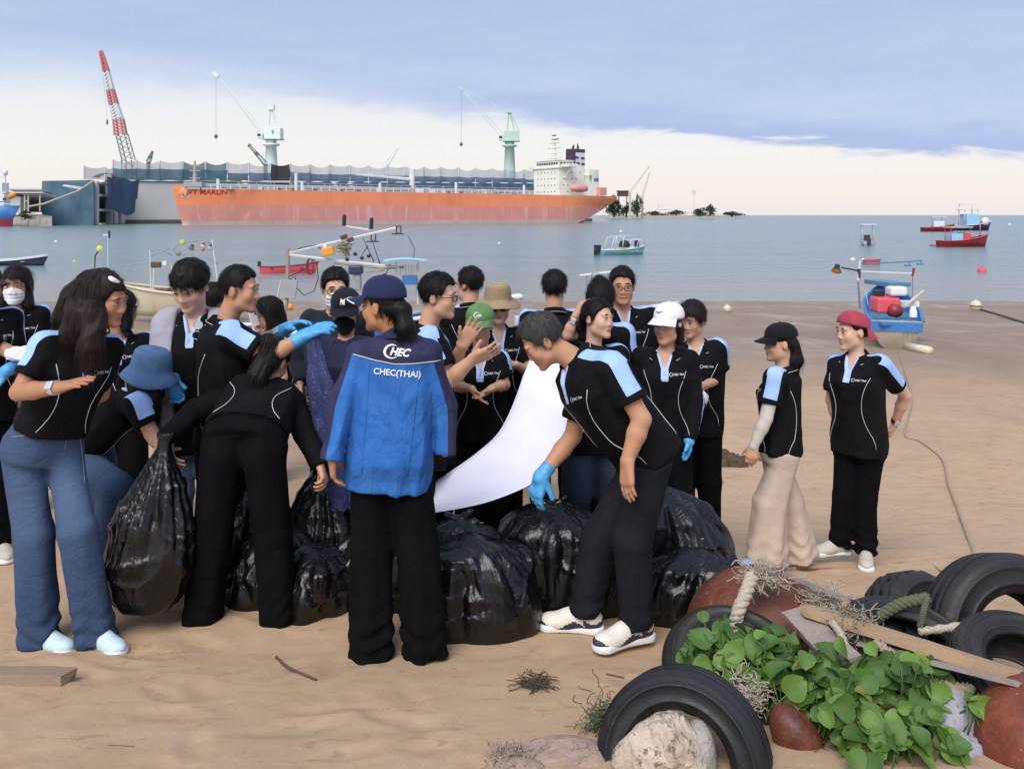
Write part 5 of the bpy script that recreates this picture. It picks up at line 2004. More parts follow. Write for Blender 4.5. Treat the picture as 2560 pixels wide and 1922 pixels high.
for nm, c in (('trainer_blue', (0.55, 0.72, 0.80)), ('trainer_cream', (0.72, 0.68, 0.60)), ('trainer_navy', (0.03, 0.035, 0.07)), ('trainer_sky', (0.20, 0.40, 0.75)), ('trainer_grey', (0.52, 0.47, 0.40))):
    simple(nm, c, 0.6, 0.06, 20, bscale=200, bstr=0.2, bdist=0.003)
cloth('cap_maroon', (0.035, 0.012, 0.016))


def straw_mat():
    t = new_mat('straw')
    w = t.n('ShaderNodeTexWave', wave_type='BANDS', bands_direction='Z')
    w.inputs['Scale'].default_value = 60
    w.inputs['Distortion'].default_value = 4
    t.l(t.obj, w.inputs['Vector'])
    n = t.noise(t.obj, 90, 3, 0.6)
    f = t.math('MULTIPLY', w.outputs['Fac'], n)
    t.l(t.ramp(f, [(0.1, (0.26, 0.17, 0.09)), (0.55, (0.56, 0.42, 0.27))]), t.p.inputs['Base Color'])
    t.p.inputs['Roughness'].default_value = 0.9
    bump(t, f, 0.9, 0.006)


straw_mat()
build_people()

# ================================================================== what the people wear besides, carry and have gathered
def accessories():
    # open grey jacket with a hood
    p = P['grey_hood']
    jt, lat, fr, ax, neck, pel = p['jt'], p['lat'], p['fr'], p['ax'], p['neck'], p['pel']
    S = Union()
    for k in 'LR':
        S.seg(jt['sh' + k], jt['el' + k], 0.066, 0.060, 0.03)
        S.seg(jt['el' + k], jt['wr' + k], 0.060, 0.050, 0.02)
    T = p['T']

    def f(Q):
        q = Q - neck
        u, v, t = q @ lat, q @ fr, q @ ax
        d = smin(T(Q) - 0.020, S(Q), 0.03)
        openf = np.minimum(0.085 - np.abs(u), v - 0.01)
        d = smax(d, openf, 0.008)
        d = smax(d, -(seg(Q, neck - ax * 0.08 + fr * 0.03, neck + ax * 0.12, 0.072, 0.085)), 0.01)
        w = Q * 1.0
        return d - 0.008 * ridged(w * np.array([8, 8, 4.5]) + 3) - 0.003 * vnoise(w * 19)
    lo, hi = T.bounds()
    V, Qd = sdf_mesh(f, lo - 0.06, hi + 0.06, 0.0085)
    hj = link('hooded_jacket', mesh_np('hooded_jacket', V, Qd), p['root'], M('grey_jersey'))
    H = Union()
    prev = None
    for i in range(9):
        a = math.radians(-105 + 210 * i / 8)
        c = neck - fr * 0.082 * math.cos(a) + lat * 0.098 * math.sin(a) - ax * 0.012 * abs(math.sin(a)) + ax * 0.012
        if prev is not None:
            H.seg(prev, c, 0.030, 0.030, 0.02)
        prev = c
    lo, hi = H.bounds()
    V, Qd = sdf_mesh(lambda Q: H(Q) - 0.005 * ridged(Q * 14), lo, hi, 0.0085)
    link('hood', mesh_np('hood', V, Qd), hj, M('grey_jersey'))
    # sunglasses hooked in the neckline
    t = thing('sunglasses', 'small sunglasses hanging from the neckline under the grey hooded jacket', 'sunglasses', at(497, 818, 4.40))
    for i, y in enumerate((812, 838)):
        mb = MB()
        c = at(496 - 3 * i, y, 4.41)
        ring = [c + np.array([0.024 * math.cos(a), -0.004, 0.021 * math.sin(a)]) for a in [2 * math.pi * k / 16 for k in range(17)]]
        mb.tube(ring, 0.002, 5, cap=False)
        mb.build('rim', simple('pale_metal', (0.6, 0.6, 0.62), 0.3, metal=0.6), t, smooth=True)
        V = [c + np.array([0, -0.004, 0])] + ring[:-1]
        link('lens', mesh_np('lens', V, [(0, 1 + k, 1 + (k + 1) % 16) for k in range(16)]), t, simple('mirror_lens', (0.55, 0.58, 0.62), 0.15) if i == 0 else M('dark_lens'))  # first lens painted pale to stand in for a reflection
    MB().tube([at(497, 821, 4.405), at(495, 829, 4.405)], 0.002, 5).build('bridge', M('pale_metal'), t)
    # pale arm sleeves
    p = P['beige']
    for k in 'LR':
        sh, elb, wr = p['jt']['sh' + k], p['jt']['el' + k], p['jt']['wr' + k]
        U = Union()
        a = sh + (elb - sh) * 0.45
        U.seg(a, elb, 0.043, 0.039, 0.02).seg(elb, elb + (wr - elb) * 0.35, 0.039, 0.039, 0.01).seg(elb + (wr - elb) * 0.35, wr + (wr - elb) * 0.06, 0.039, 0.027, 0.01)
        lo, hi = U.bounds()
        V, Q = sdf_mesh(lambda Q: U(Q) - 0.0015 * vnoise(Q * 40), lo, hi, 0.008)
        link('arm_sleeve', mesh_np('arm_sleeve', V, Q), p['root'], M('pale_sleeve'))
    # hair clip
    p = P['jeans']
    jo, bv = p['tro']
    th = simple('thread', (0.36, 0.30, 0.20), 0.8)
    o_ = Vector((0, 0, CAMZ))

    def seam(name, pts, r, mat, par):
        out = []
        for i in range(len(pts) - 1):
            for k in range(8):
                q = np.array(pts[i]) + (np.array(pts[i + 1]) - np.array(pts[i])) * k / 8
                dv = Vector(at(q[0], q[1], 3.7)) - o_
                hit = bv.ray_cast(o_, dv.normalized(), 8)
                if hit[0] is not None:
                    out.append(np.array(hit[0]) + np.array([0, -0.003, 0.001]))
        if len(out) > 2:
            MB().tube(out, r, 4).build(name, mat, par, smooth=True)
    seam('pocket_seam', [(30, 1092), (70, 1088), (108, 1078), (128, 1062), (134, 1045)], 0.0016, th, jo)
    seam('coin_pocket', [(66, 1062), (92, 1066), (118, 1062)], 0.0014, th, jo)
    seam('fly_seam', [(168, 1048), (172, 1085), (162, 1125)], 0.0016, th, jo)
    seam('side_seam', [(196, 1060), (206, 1130), (214, 1220)], 0.0016, th, jo)
    for x in (50, 110, 168):
        seam('belt_loop', [(x, 1034), (x + 1, 1050)], 0.005, M('jeans_blue'), jo)
    a, b = at(272, 692, 3.60), at(300, 706, 3.62)
    t = MB()
    t.tube([a + (b - a) * q + np.array([0, -0.010 * math.sin(q * 3.14), 0]) for q in (0, .2, .4, .6, .8, 1)], [0.004, 0.010, 0.011, 0.010, 0.008, 0.003], 6)
    t.build('hair_clip', simple('pearl', (0.78, 0.76, 0.72), 0.25), p['root'], smooth=True)

    def band(pp, k, mat, name, r=0.030, w=0.012, face=None):
        wr, elb = pp['jt']['wr' + k], pp['jt']['el' + k]
        u = unit(wr - elb)
        c = wr - u * 0.035
        x = unit(np.cross(u, EZ))
        y = np.cross(u, x)
        mb = MB()
        ring = lambda o, rr: [c + u * o + (x * math.cos(a) + y * math.sin(a)) * rr for a in [2 * math.pi * i / 16 for i in range(16)]]
        V = ring(-w, r) + ring(w, r) + ring(w, r * 0.8) + ring(-w, r * 0.8)
        F = []
        for a in range(4):
            b_ = (a + 1) % 4
            for i in range(16):
                F.append((a * 16 + i, a * 16 + (i + 1) % 16, b_ * 16 + (i + 1) % 16, b_ * 16 + i))
        mb.add(V, F)
        o = mb.build(name, mat, pp['root'], smooth=False)
        fd = unit(np.array(face if face is not None else (-u[0] * 0, -1, 0.6)))
        fd = unit(fd - u * (fd @ u))
        R = Matrix((tuple(np.cross(u, fd)), tuple(u), tuple(fd))).transposed()
        MB().box(c + fd * (r + 0.001), (0.034, 0.036, 0.008), R).build('watch_face', simple('watch_silver', (0.62, 0.62, 0.64), 0.25, metal=0.4), o, bevel=0.003)
    band(P['jeans'], 'R', simple('strap_silver', (0.55, 0.55, 0.58), 0.3, metal=0.5), 'wristwatch', 0.0305)
    band(P['bun'], 'L', simple('strap_brown', (0.10, 0.055, 0.03), 0.6), 'wristwatch', 0.031)
    band(P['gloves'], 'L', M('strap_silver'), 'wristwatch', 0.036, 0.014)
    band(P['redcap'], 'L', simple('strap_black', (0.015, 0.015, 0.017), 0.5), 'wristwatch', 0.031)
    # phone
    c = P['phone']['jt']['wrR'] + np.array([-0.02, -0.04, 0.10])
    t = thing('phone', 'pale phone held up by the far person with glasses', 'phone', c)
    R = Matrix.Rotation(math.radians(65), 3, 'Z') @ Matrix.Rotation(math.radians(-20), 3, 'X')
    MB().box(c, (0.075, 0.010, 0.15), R).build('case', simple('phone_case', (0.62, 0.58, 0.52), 0.35), t, bevel=0.004)
    MB().box(c + np.array(R @ Vector((0, 0.0065, 0))), (0.066, 0.004, 0.138), R).build('screen', simple('phone_screen', (0.02, 0.02, 0.025), 0.1), t)
    for q in (-0.055, -0.03):
        MB().lathe([(0.0, 0.004), (0.007, 0.004), (0.007, 0.0)], 10, c + np.array(R @ Vector((0.02, -0.005, 0.04 - q * 0.5))), R @ Matrix.Rotation(math.radians(90), 3, 'X')).build('camera_lens', M('phone_screen'), t)
    # crumpled white cloth on the arm at the left edge
    c = at(66, 884, 4.46)

    def rag(Q):
        q = Q - c
        d = ell(Q, c, np.eye(3), (0.118, 0.04, 0.030))
        d = smin(d, seg(Q, c + np.array([0.07, -0.01, 0.01]), c + np.array([0.13, -0.02, -0.012]), 0.012, 0.004), 0.02)
        d = smin(d, ell(Q, c + np.array([0.045, -0.01, -0.025]), np.eye(3), (0.05, 0.03, 0.035)), 0.02)
        return d - 0.012 * ridged(q * np.array([14, 20, 20]) + 4) - 0.004 * vnoise(q * 50)
    V, Q = sdf_mesh(rag, c - 0.2, c + 0.2, 0.006)
    tag(link('cloth', mesh_np('cloth', V, Q), None, M('white_cloth')), 'crumpled white cloth over the forearm with the blue glove', 'cloth')
    # the loose mask in a hand
    c = P['maskholder']['jt']['wrL'] + np.array([-0.045, -0.05, -0.075])
    V, Q = sdf_mesh(lambda Q: ell(Q, c, np.eye(3), (0.050, 0.018, 0.055)) - 0.008 * ridged((Q - c) * 22 + 7), c - 0.1, c + 0.1, 0.006)
    t = tag(link('face_mask', mesh_np('face_mask', V, Q), None, M('mask_white')), 'white face mask dangling from a hand beside the white cap', 'mask')
    MB().tube([c + np.array(v) for v in ((0.0, -0.01, 0.05), (0.05, -0.01, 0.02), (0.035, 0, -0.05))], 0.002, 4).build('ear_loop', M('mask_white'), t, smooth=True)


accessories()


def bin_bag(label, x, y, r, hgt, neck=(0, 0), seed=0, zb=None, squash=1.0, slump=0.0, rise=0.0, knot=True, h=0.0130, folds=9, ftop=1.0, ears=False):
    """a filled black sack; x, y its middle, neck = how far the tied end leans"""
    zb = float(ground_z(x, y)) - 0.03 if zb is None else zb
    base = np.array([x, y, zb])
    zt = [-0.02, 0.0, 0.10, 0.30, 0.52, 0.70, 0.82, 0.90, 0.95, 1.0, 1.06]
    rt = [0.55, 0.86, 0.97, 1.0, 0.99, 0.94, 0.85, 0.72, 0.58, 0.38, 0.10] if knot else [0.3, 0.62, 0.86, 1.0, 0.88, 0.64, 0.44, 0.29, 0.20, 0.15, 0.12]
    nx = np.array([neck[0], neck[1]])

    def f(Q):
        q = Q - base
        z = q[:, 2] / hgt
        k = np.clip(z, 0, 1.1) ** 1.6
        px, py = q[:, 0] - nx[0] * k, (q[:, 1] - nx[1] * k) / squash
        th = np.arctan2(py, px)
        rho = np.hypot(px, py)
        wn = np.stack([np.cos(th) * 1.6, np.sin(th) * 1.6, z * 1.1], 1) + seed
        lump = vnoise(wn * 1.1) * 0.17 + vnoise(wn * 2.2 + 5) * 0.06
        wv = vnoise(wn * 1.3)
        fold = np.abs(np.sin(th * folds * 0.5 + 2.4 * wv + seed)) ** 0.6
        fs = np.clip((z - 0.02) / 0.7, 0.0, 1) * ftop
        fold2 = np.abs(np.sin(th * folds * 1.0 + 4 * vnoise(wn * 1.8 + 3) + seed * 2)) ** 0.5
        R = np.interp(z, zt, rt) * r * (1 + lump - 0.21 * fs * (1 - fold) - 0.09 * fs * (1 - fold2))
        wq = np.stack([px, py, q[:, 2]], 1)
        wq = wq + 0.05 * np.stack([vnoise(wq * 7 + seed), vnoise(wq * 7 + seed + 9), vnoise(wq * 7 + seed + 17)], 1)
        c1 = ridged(wq * np.array([5.0, 5.0, 3.2]) + seed)
        c2 = ridged(wq[:, [2, 0, 1]] * np.array([9.0, 4.0, 4.0]) + 3 + seed)
        cr = np.sign(c1) * np.abs(c1) ** 1.6 * 0.007 + np.maximum(c2, 0) ** 4 * 0.012
        d = (rho - R) * 0.62 - cr
        return np.maximum(d, np.maximum(-q[:, 2] - 0.012, q[:, 2] - 1.06 * hgt))
    m = r * 1.45 + abs(nx).max()
    V, Q = sdf_mesh(f, base - np.array([m, m, 0.08]), base + np.array([m, m, hgt * 1.12 + 0.05]), h)
    o = tag(link('bin_bag', mesh_np('bin_bag', V, Q), None, M('bin_bag')), label, 'bin bag', 'filled black bin bags')
    if ears:
        tp = base + np.array([nx[0], nx[1], hgt * 0.97])
        K = Union()
        K.seg(tp - EZ * 0.03, tp + EZ * 0.02, 0.030, 0.022, 0.01)
        for dx, dz in ((-0.055, 0.03), (0.05, 0.045), (0.085, 0.0)):
            K.ell(tp + np.array([dx * 0.6, 0, dz * 0.6 + 0.015]), np.stack([unit([dx, 0, dz]), EY, unit(np.cross(EY, [dx, 0, dz]))]), (0.045, 0.016, 0.020), 0.012)
        lo, hi = K.bounds()
        V, Q = sdf_mesh(lambda P_: K(P_) - 0.007 * ridged(P_ * 28 + seed), lo, hi, 0.007)
        link('tie', mesh_np('tie', V, Q), o, M('bin_bag'))
    return o


def gx(sx, d):
    return (sx - 1280) / FPX * d


bin_bag('long black bin bag gripped at its neck, beside the wide blue jeans', gx(374, 3.93), 3.93, 0.205, 0.745, (0.062, 0.02), 3.1, zb=at(0, 1512, 3.93)[2], squash=0.8, knot=False, h=0.0105, folds=15)
bin_bag('black bin bag between the legs of the person bending in black', gx(600, 4.45), 4.45, 0.28, 0.48, (0.02, 0), 8.2)
bin_bag('open-mouthed black bin bag in the hand of the person bending in black', gx(812, 4.50), 4.50, 0.25, 0.62, (-0.01, 0), 12.9, knot=False)
bin_bag('low black bin bag right of the bending person\'s trousers', gx(775, 4.18), 4.18, 0.22, 0.30, (0.0, 0), 5.4)
bin_bag('black bin bag behind the royal blue jacket wearer\'s legs', gx(950, 4.35), 4.35, 0.27, 0.36, (0.03, 0), 15.4)
bin_bag('big wide black bin bag beside the royal blue jacket wearer', gx(1200, 3.98), 3.98, 0.275, 0.42, (-0.05, 0.03), 20.3, squash=0.72, h=0.0105, folds=5)
bin_bag('knotted black bin bag whose tie sticks up before the white banner', gx(1160, 4.16), 4.16, 0.26, 0.47, (-0.02, -0.05), 31.7, squash=0.5, folds=7, ears=True)
bin_bag('black bin bag under the reaching blue glove', gx(1375, 4.34), 4.34, 0.28, 0.48, (0.02, 0.0), 44.2, folds=7, ears=True)
bin_bag('small black bin bag wedged behind the white and navy trainers', gx(1372, 4.20), 4.20, 0.20, 0.34, (-0.03, 0), 52.8, squash=0.6)
bin_bag('low slack black bin bag filling the gap behind the big wide bag', gx(1290, 4.22), 4.22, 0.23, 0.36, (0.03, 0), 95.3, squash=0.7)
bin_bag('low black bin bag squeezed between the stooping person and the glove', gx(1475, 4.30), 4.30, 0.24, 0.42, (0.02, 0), 101.7)
bin_bag('flattened black bin bag behind the bending person\'s right leg', gx(700, 4.32), 4.32, 0.26, 0.36, (0.0, 0), 112.9)
bin_bag('tall black bin bag folded over at its top, next to the rusty dome', gx(1695, 4.40), 4.40, 0.30, 0.56, (-0.08, 0.05), 61.3, folds=5, ftop=1.3)
bin_bag('low black bin bag behind the legs of the stooping person', gx(1560, 4.4), 4.4, 0.25, 0.46, (0.02, 0), 73.9)
bin_bag('low black bin bag next to the tall folded bag', gx(1700, 4.14), 4.14, 0.25, 0.34, (0.05, 0), 88.1, squash=0.8)


def banner():
    e1 = [(1340, 870, 4.62), (1325, 900, 4.60), (1312, 932, 4.58), (1290, 992, 4.55), (1245, 1075, 4.50), (1195, 1128, 4.46), (1140, 1168, 4.44), (1085, 1208, 4.44), (1030, 1240, 4.44)]
    e2 = [(1545, 950, 4.40), (1510, 1005, 4.36), (1475, 1053, 4.32), (1432, 1108, 4.28), (1380, 1165, 4.24), (1310, 1218, 4.20), (1240, 1250, 4.19), (1150, 1270, 4.20), (1030, 1290, 4.22)]
    a = np.array([at(*p) for p in e1])
    b = np.array([at(*p) for p in e2])

    def fn(u, v):
        t = u * (len(a) - 1)
        i = min(int(t), len(a) - 2)
        q = t - i

        def cr(A):
            p0, p1, p2, p3 = A[max(i - 1, 0)], A[i], A[i + 1], A[min(i + 2, len(A) - 1)]
            return 0.5 * ((2 * p1) + (-p0 + p2) * q + (2 * p0 - 5 * p1 + 4 * p2 - p3) * q * q + (-p0 + 3 * p1 - 3 * p2 + p3) * q ** 3)
        p = cr(a) * (1 - v) + cr(b) * v
        n = np.array([-0.3, -0.6, 0.5])
        return p - n * 0.05 * math.sin(math.pi * v) + n * 0.014 * math.sin(7 * v + 9 * u) * math.sin(3.1 * u) + n * 0.006 * math.sin(23 * u + 4 * v)
    o = MB().grid(fn, 48, 14).build('banner', M('banner_white'), None, smooth=True)
    md = o.modifiers.new('solid', 'SOLIDIFY')
    md.thickness = 0.0015
    tag(o, 'blank white sheet curving down behind the knotted bags', 'banner')
    c = at(1090, 1182, 4.4)


banner()


def clear_sack():
    pts = [(790, 836, 4.25, 0.022), (782, 870, 4.24, 0.035), (795, 940, 4.22, 0.055), (820, 1020, 4.22, 0.068), (838, 1100, 4.22, 0.074), (850, 1190, 4.24, 0.070), (858, 1270, 4.26, 0.055)]
    c = np.array([at(*p[:3]) for p in pts])
    r = [p[3] for p in pts]

    def fn(u, v):
        t = u * (len(c) - 1)
        i = min(int(t), len(c) - 2)
        q = t - i
        p = c[i] * (1 - q) + c[i + 1] * q
        rr = r[i] * (1 - q) + r[i + 1] * q
        a = 2 * math.pi * v
        w = 1 + 0.22 * math.sin(3 * a + 7 * u) + 0.12 * math.sin(7 * a - 9 * u)
        return p + np.array([rr * math.cos(a) * w, rr * 0.42 * math.sin(a) * w, 0.015 * math.sin(5 * a)])
    o = MB().grid(fn, 36, 28).build('clear_bag', M('clear_bag'), None, smooth=True)
    tag(o, 'limp bluish see-through plastic bag hanging from two blue gloves', 'plastic bag')


clear_sack()

# ================================================================== the heap of flotsam in front and things lying on the sand
def gpt(sx, sy, lift=0.0):
    """the point of the sand seen at a column and row"""
    lo_, hi_ = 1.5, 60.0
    k = (sy - HOR) / FPX
    for _ in range(60):
        m = (lo_ + hi_) / 2
        if float(ground_drop((sx - 1280) / FPX * m, m)) - k * m > 0:
            lo_ = m
        else:
            hi_ = m
    p = at(sx, sy, lo_)
    p[2] += lift
    return p


def tyre(label, c, axis, R=0.30, w=0.19, mat='rubber', blocks=False, seed=0):
    """worn car tyre: grooved tread, round shoulders, hollow inside"""
    ax_ = Vector(axis).normalized()
    rot = ax_.to_track_quat('Z', 'Y').to_matrix()
    hw = w / 2
    prof = [(R * 0.57, -hw * 0.78), (R * 0.60, -hw * 0.92), (R * 0.66, -hw * 1.00), (R * 0.665, -hw * 1.045), (R * 0.685, -hw * 1.05), (R * 0.69, -hw * 1.03), (R * 0.76, -hw * 1.08), (R * 0.83, -hw * 1.06), (R * 0.835, -hw * 1.10), (R * 0.86, -hw * 1.09), (R * 0.865, -hw * 1.04), (R * 0.91, -hw * 0.98), (R * 0.955, -hw * 0.86), (R * 0.985, -hw * 0.66)]
    for q in (-0.42, 0.0, 0.42):
        prof += [(R, (q - 0.07) * hw * 1.2), (R - 0.009, (q - 0.05) * hw * 1.2), (R - 0.009, (q + 0.05) * hw * 1.2), (R, (q + 0.07) * hw * 1.2)]
    prof += [(R * 0.985, hw * 0.66), (R * 0.955, hw * 0.86), (R * 0.91, hw * 0.98), (R * 0.865, hw * 1.04), (R * 0.86, hw * 1.09), (R * 0.835, hw * 1.10), (R * 0.83, hw * 1.06), (R * 0.76, hw * 1.08), (R * 0.69, hw * 1.03), (R * 0.685, hw * 1.05), (R * 0.665, hw * 1.045), (R * 0.66, hw * 1.00), (R * 0.60, hw * 0.92), (R * 0.57, hw * 0.78),
             (R * 0.62, hw * 0.74), (R * 0.84, hw * 0.86), (R * 0.93, hw * 0.5), (R * 0.94, 0), (R * 0.93, -hw * 0.5), (R * 0.84, -hw * 0.86), (R * 0.62, -hw * 0.74)]
    n = 96
    V, F = [], []
    rs = np.random.RandomState(seed)
    ph = rs.rand(4) * 6.28
    for i, (r, hgt) in enumerate(prof):
        for k in range(n):
            a = 2 * math.pi * k / n
            rr = r * (1 + 0.012 * math.sin(2 * a + ph[0]) + 0.006 * math.sin(3 * a + ph[1]))
            if blocks and r > R * 0.95 and k % 4 == 0:
                rr -= 0.011
            p = rot @ Vector((rr * math.cos(a), rr * math.sin(a), hgt + 0.006 * math.sin(2 * a + ph[2])))
            V.append((p[0] + c[0], p[1] + c[1], p[2] + c[2]))
    m = len(prof)
    for i in range(m):
        j = (i + 1) % m
        for k in range(n):
            F.append((i * n + k, i * n + (k + 1) % n, j * n + (k + 1) % n, j * n + k))
    me = mesh_np('tyre', V, F)
    o = link('tyre', me, None, M(mat))
    return tag(o, label, 'tyre', 'old tyres in the flotsam heap')


tyre('old tyre half sunk in the sand round a lump of concrete', at(1712, 1900, 2.74), (-0.34, -0.88, 0.33), 0.272, 0.21, 'rubber_blue', False, 1)
tyre('old tyre mostly hidden under the vine, behind the tyre with the concrete lump', at(1835, 1690, 3.25), (-0.1, -0.45, 0.9), 0.27, 0.17, 'rubber', False, 2)
tyre('old tyre with blocky tread leaning behind the biggest tyre', at(2318, 1640, 3.62), (0.50, -0.72, 0.42), 0.335, 0.19, 'rubber', True, 3)
tyre('biggest old tyre, smooth-sided, standing over the wooden planks', at(2528, 1618, 3.46), (0.10, -0.92, 0.36), 0.355, 0.21, 'rubber', False, 4)
tyre('old ribbed tyre lying in front of the biggest tyre', at(2560, 1712, 3.12), (0.12, -0.50, 0.86), 0.27, 0.18, 'rubber', False, 5)
tyre('old tyre lying flat under the long tan plank', at(2275, 1668, 3.22), (0.05, -0.28, 0.95), 0.30, 0.17, 'rubber', False, 6)


def blob(name, c, r, mat, label, cat, rough=0.02, freq=6, seed=0, h=0.012, B=None, cut=None, group=None):
    c = np.asarray(c, float)
    B = np.eye(3) if B is None else B

    def f(Q):
        d = ell(Q, c, B, r)
        q = Q - c
        d = d - rough * (vnoise(q * freq + seed) + 0.5 * vnoise(q * freq * 2.3 + seed + 5) + 0.28 * ridged(q * freq * 5 + seed))
        if cut is not None:
            d = np.maximum(d, cut(Q))
        return d
    m = max(r) * 1.35 + rough
    V, Q = sdf_mesh(f, c - m, c + m, h)
    return tag(link(name, mesh_np(name, V, Q), None, M(mat)), label, cat, group)


# rusty dome and its neighbours
blob('float', at(1905, 1612, 3.72), (0.335, 0.33, 0.325), 'rust_red', 'rust-red dome of a big sunken float with net scraps over it', 'float', 0.006, 5, 3, 0.011)
blob('float', at(2628, 1905, 2.78), (0.24, 0.24, 0.27), 'rust_bright', 'bright rusty red drum end beside the grey cloth', 'float', 0.008, 6, 8, 0.011)
blob('rock', at(1668, 1905, 2.66), (0.135, 0.11, 0.150), 'concrete_lump', 'pitted cream concrete lump inside the half sunk tyre', 'rock', 0.030, 10, 4, 0.007)
blob('rock', at(1748, 1905, 2.68), (0.055, 0.08, 0.13), 'smooth_rock', 'smooth grey stone beside the concrete lump', 'rock', 0.006, 7, 14, 0.009)
blob('rock', at(1405, 1925, 2.76), (0.21, 0.14, 0.075), 'pink_rock', 'low grey-brown rock lying on the sand beside the half sunk tyre', 'rock', 0.012, 6, 24, 0.010)
blob('rock', at(1300, 1935, 2.66), (0.09, 0.07, 0.04), 'pink_rock', 'small pinkish stone at the foot of the grey-brown rock', 'rock', 0.008, 8, 34, 0.009)
blob('float', at(1995, 1848, 2.86), (0.075, 0.09, 0.115), 'rust_red', 'brown bottle-shaped float wrapped in old line under the vine leaves', 'float', 0.008, 7, 44, 0.008, B=np.array([[0.85, 0, 0.53], [0, 1, 0], [-0.53, 0, 0.85]]))
blob('cloth', at(2390, 1800, 2.92), (0.10, 0.08, 0.075), 'grey_cloth' if 'grey_cloth' in MATS else 'grey_jersey', 'crumpled mauve-grey cloth beside the bright rusty drum', 'cloth', 0.035, 8, 54, 0.009)
blob('cloth', at(2420, 1865, 2.80), (0.09, 0.06, 0.04), 'grey_jersey', 'limp strip of mauve-grey cloth under the crumpled cloth', 'cloth', 0.025, 9, 64, 0.009)


def plank(label, a, b, w, t, mat, roll=0.0, name='plank', taper=0.0, seed=0):
    a, b = np.asarray(a, float), np.asarray(b, float)
    ax_ = unit(b - a)
    up = unit(EZ - ax_ * ax_[2])
    sd_ = np.cross(up, ax_)
    up, sd_ = up * math.cos(roll) + sd_ * math.sin(roll), sd_ * math.cos(roll) - up * math.sin(roll)
    rs = np.random.RandomState(seed)
    N = 14
    V, F = [], []
    for i in range(N + 1):
        q = i / N
        c = a + (b - a) * q + up * 0.004 * math.sin(3 * q + seed)
        ww = w / 2 * (1 - taper * q)
        e = 0.006 * rs.randn(4) * (1.0 if i in (0, N) else 0.3)
        en = 0.012 * rs.randn(4) if i in (0, N) else np.zeros(4)
        for k, (sx_, sz_) in enumerate(((-1, -1), (1, -1), (1, 1), (-1, 1))):
            V.append(c + sd_ * (sx_ * ww + e[k] * 0.4) + up * (sz_ * t / 2 + e[k] * 0.15) + ax_ * en[k])
    for i in range(N):
        for k in range(4):
            F.append((4 * i + k, 4 * i + (k + 1) % 4, 4 * i + 4 + (k + 1) % 4, 4 * i + 4 + k))
    F += [(3, 2, 1, 0), (4 * N, 4 * N + 1, 4 * N + 2, 4 * N + 3)]
    me = mesh_np(name, V, F, False)
    o = link(name, me, None, M(mat))
    return tag(o, label, 'plank' if name == 'plank' else name.replace('_', ' '))


plank('long tan plank slanting down across the tyres', at(2010, 1526, 3.30), at(2585, 1702, 2.85), 0.060, 0.040, 'plank_tan', 0.25, seed=1)
plank('thin pale plank under the long tan plank', at(2160, 1612, 3.16), at(2570, 1712, 2.78), 0.045, 0.012, 'plank_grey', 0.2, seed=2, taper=0.3)
plank('short weathered grey plank leaning down to the vine', at(1985, 1528, 3.35), at(2118, 1655, 3.02), 0.095, 0.020, 'plank_grey', -0.2, seed=3, taper=-0.25)
plank('splintered stick of pale wood lying on the rusty dome', at(1968, 1432, 3.60), at(2130, 1504, 3.45), 0.026, 0.018, 'plank_grey', 0.1, seed=4, taper=0.6)
pa, pb = gpt(-60, 1705), gpt(168, 1712)
plank('old brown timber lying on the sand near the pale blue trainers', pa + EZ * 0.025, pb + EZ * 0.02, 0.09, 0.055, 'plank_brown', 0.15, 'plank', seed=5)


def lying(label, rows, r, mat, name, cat, lift=0.0, group=None, n=6):
    pts = [gpt(x, y, r + lift) for x, y in rows]
    # smooth
    P_ = []
    for i in range(len(pts) - 1):
        p0, p1, p2, p3 = pts[max(i - 1, 0)], pts[i], pts[i + 1], pts[min(i + 2, len(pts) - 1)]
        for k in range(5):
            q = k / 5
            P_.append(0.5 * ((2 * p1) + (-p0 + p2) * q + (2 * p0 - 5 * p1 + 4 * p2 - p3) * q * q + (-p0 + 3 * p1 - 3 * p2 + p3) * q ** 3))
    P_.append(pts[-1])
    for p in P_:
        p[2] = max(p[2], float(ground_z(p[0], p[1])) + r * 0.6 + lift)
    o = MB().tube(P_, r, n).build(name, M(mat), None, smooth=True)
    return tag(o, label, cat, group)


lying('long dead bamboo stalk lying on the sand behind the tyres', [(1960, 1425), (2090, 1420), (2250, 1408), (2440, 1392)], 0.011, 'plank_tan', 'stalk', 'stalk')
lying('thin curved dry twig reaching from the sand to the blocky tyre', [(2195, 1362), (2240, 1385), (2300, 1395), (2340, 1420), (2375, 1452)], 0.007, 'plank_tan', 'twig', 'twig')
lying('short upright-looking dry stalk crossing the bamboo stalk', [(2420, 1345), (2432, 1380), (2445, 1425)], 0.009, 'plank_tan', 'twig', 'twig')
lying('curved brown twig on the bare sand near the black trouser hems', [(690, 1645), (722, 1672), (790, 1702)], 0.006, 'rope_dark', 'twig', 'twig')
lying('short straight twig on the bare sand', [(272, 1867), (336, 1870)], 0.004, 'rope_dark', 'twig', 'twig')
lying('thin dark twig sticking out left of the half sunk tyre', [(1515, 1712), (1560, 1722)], 0.004, 'rope_dark', 'twig', 'twig', 0.04)
lying('mooring rope running up the sand from the blue boat', [(2245, 880), (2262, 930), (2280, 1000), (2262, 1085), (2300, 1105), (2355, 1150), (2372, 1215), (2400, 1290), (2440, 1400)], 0.012, 'rope_tan', 'rope', 'rope')
lying('thin mooring rope running from the pale round buoy', [(2450, 775), (2500, 790), (2570, 812)], 0.03, 'rope_dark', 'rope', 'rope')


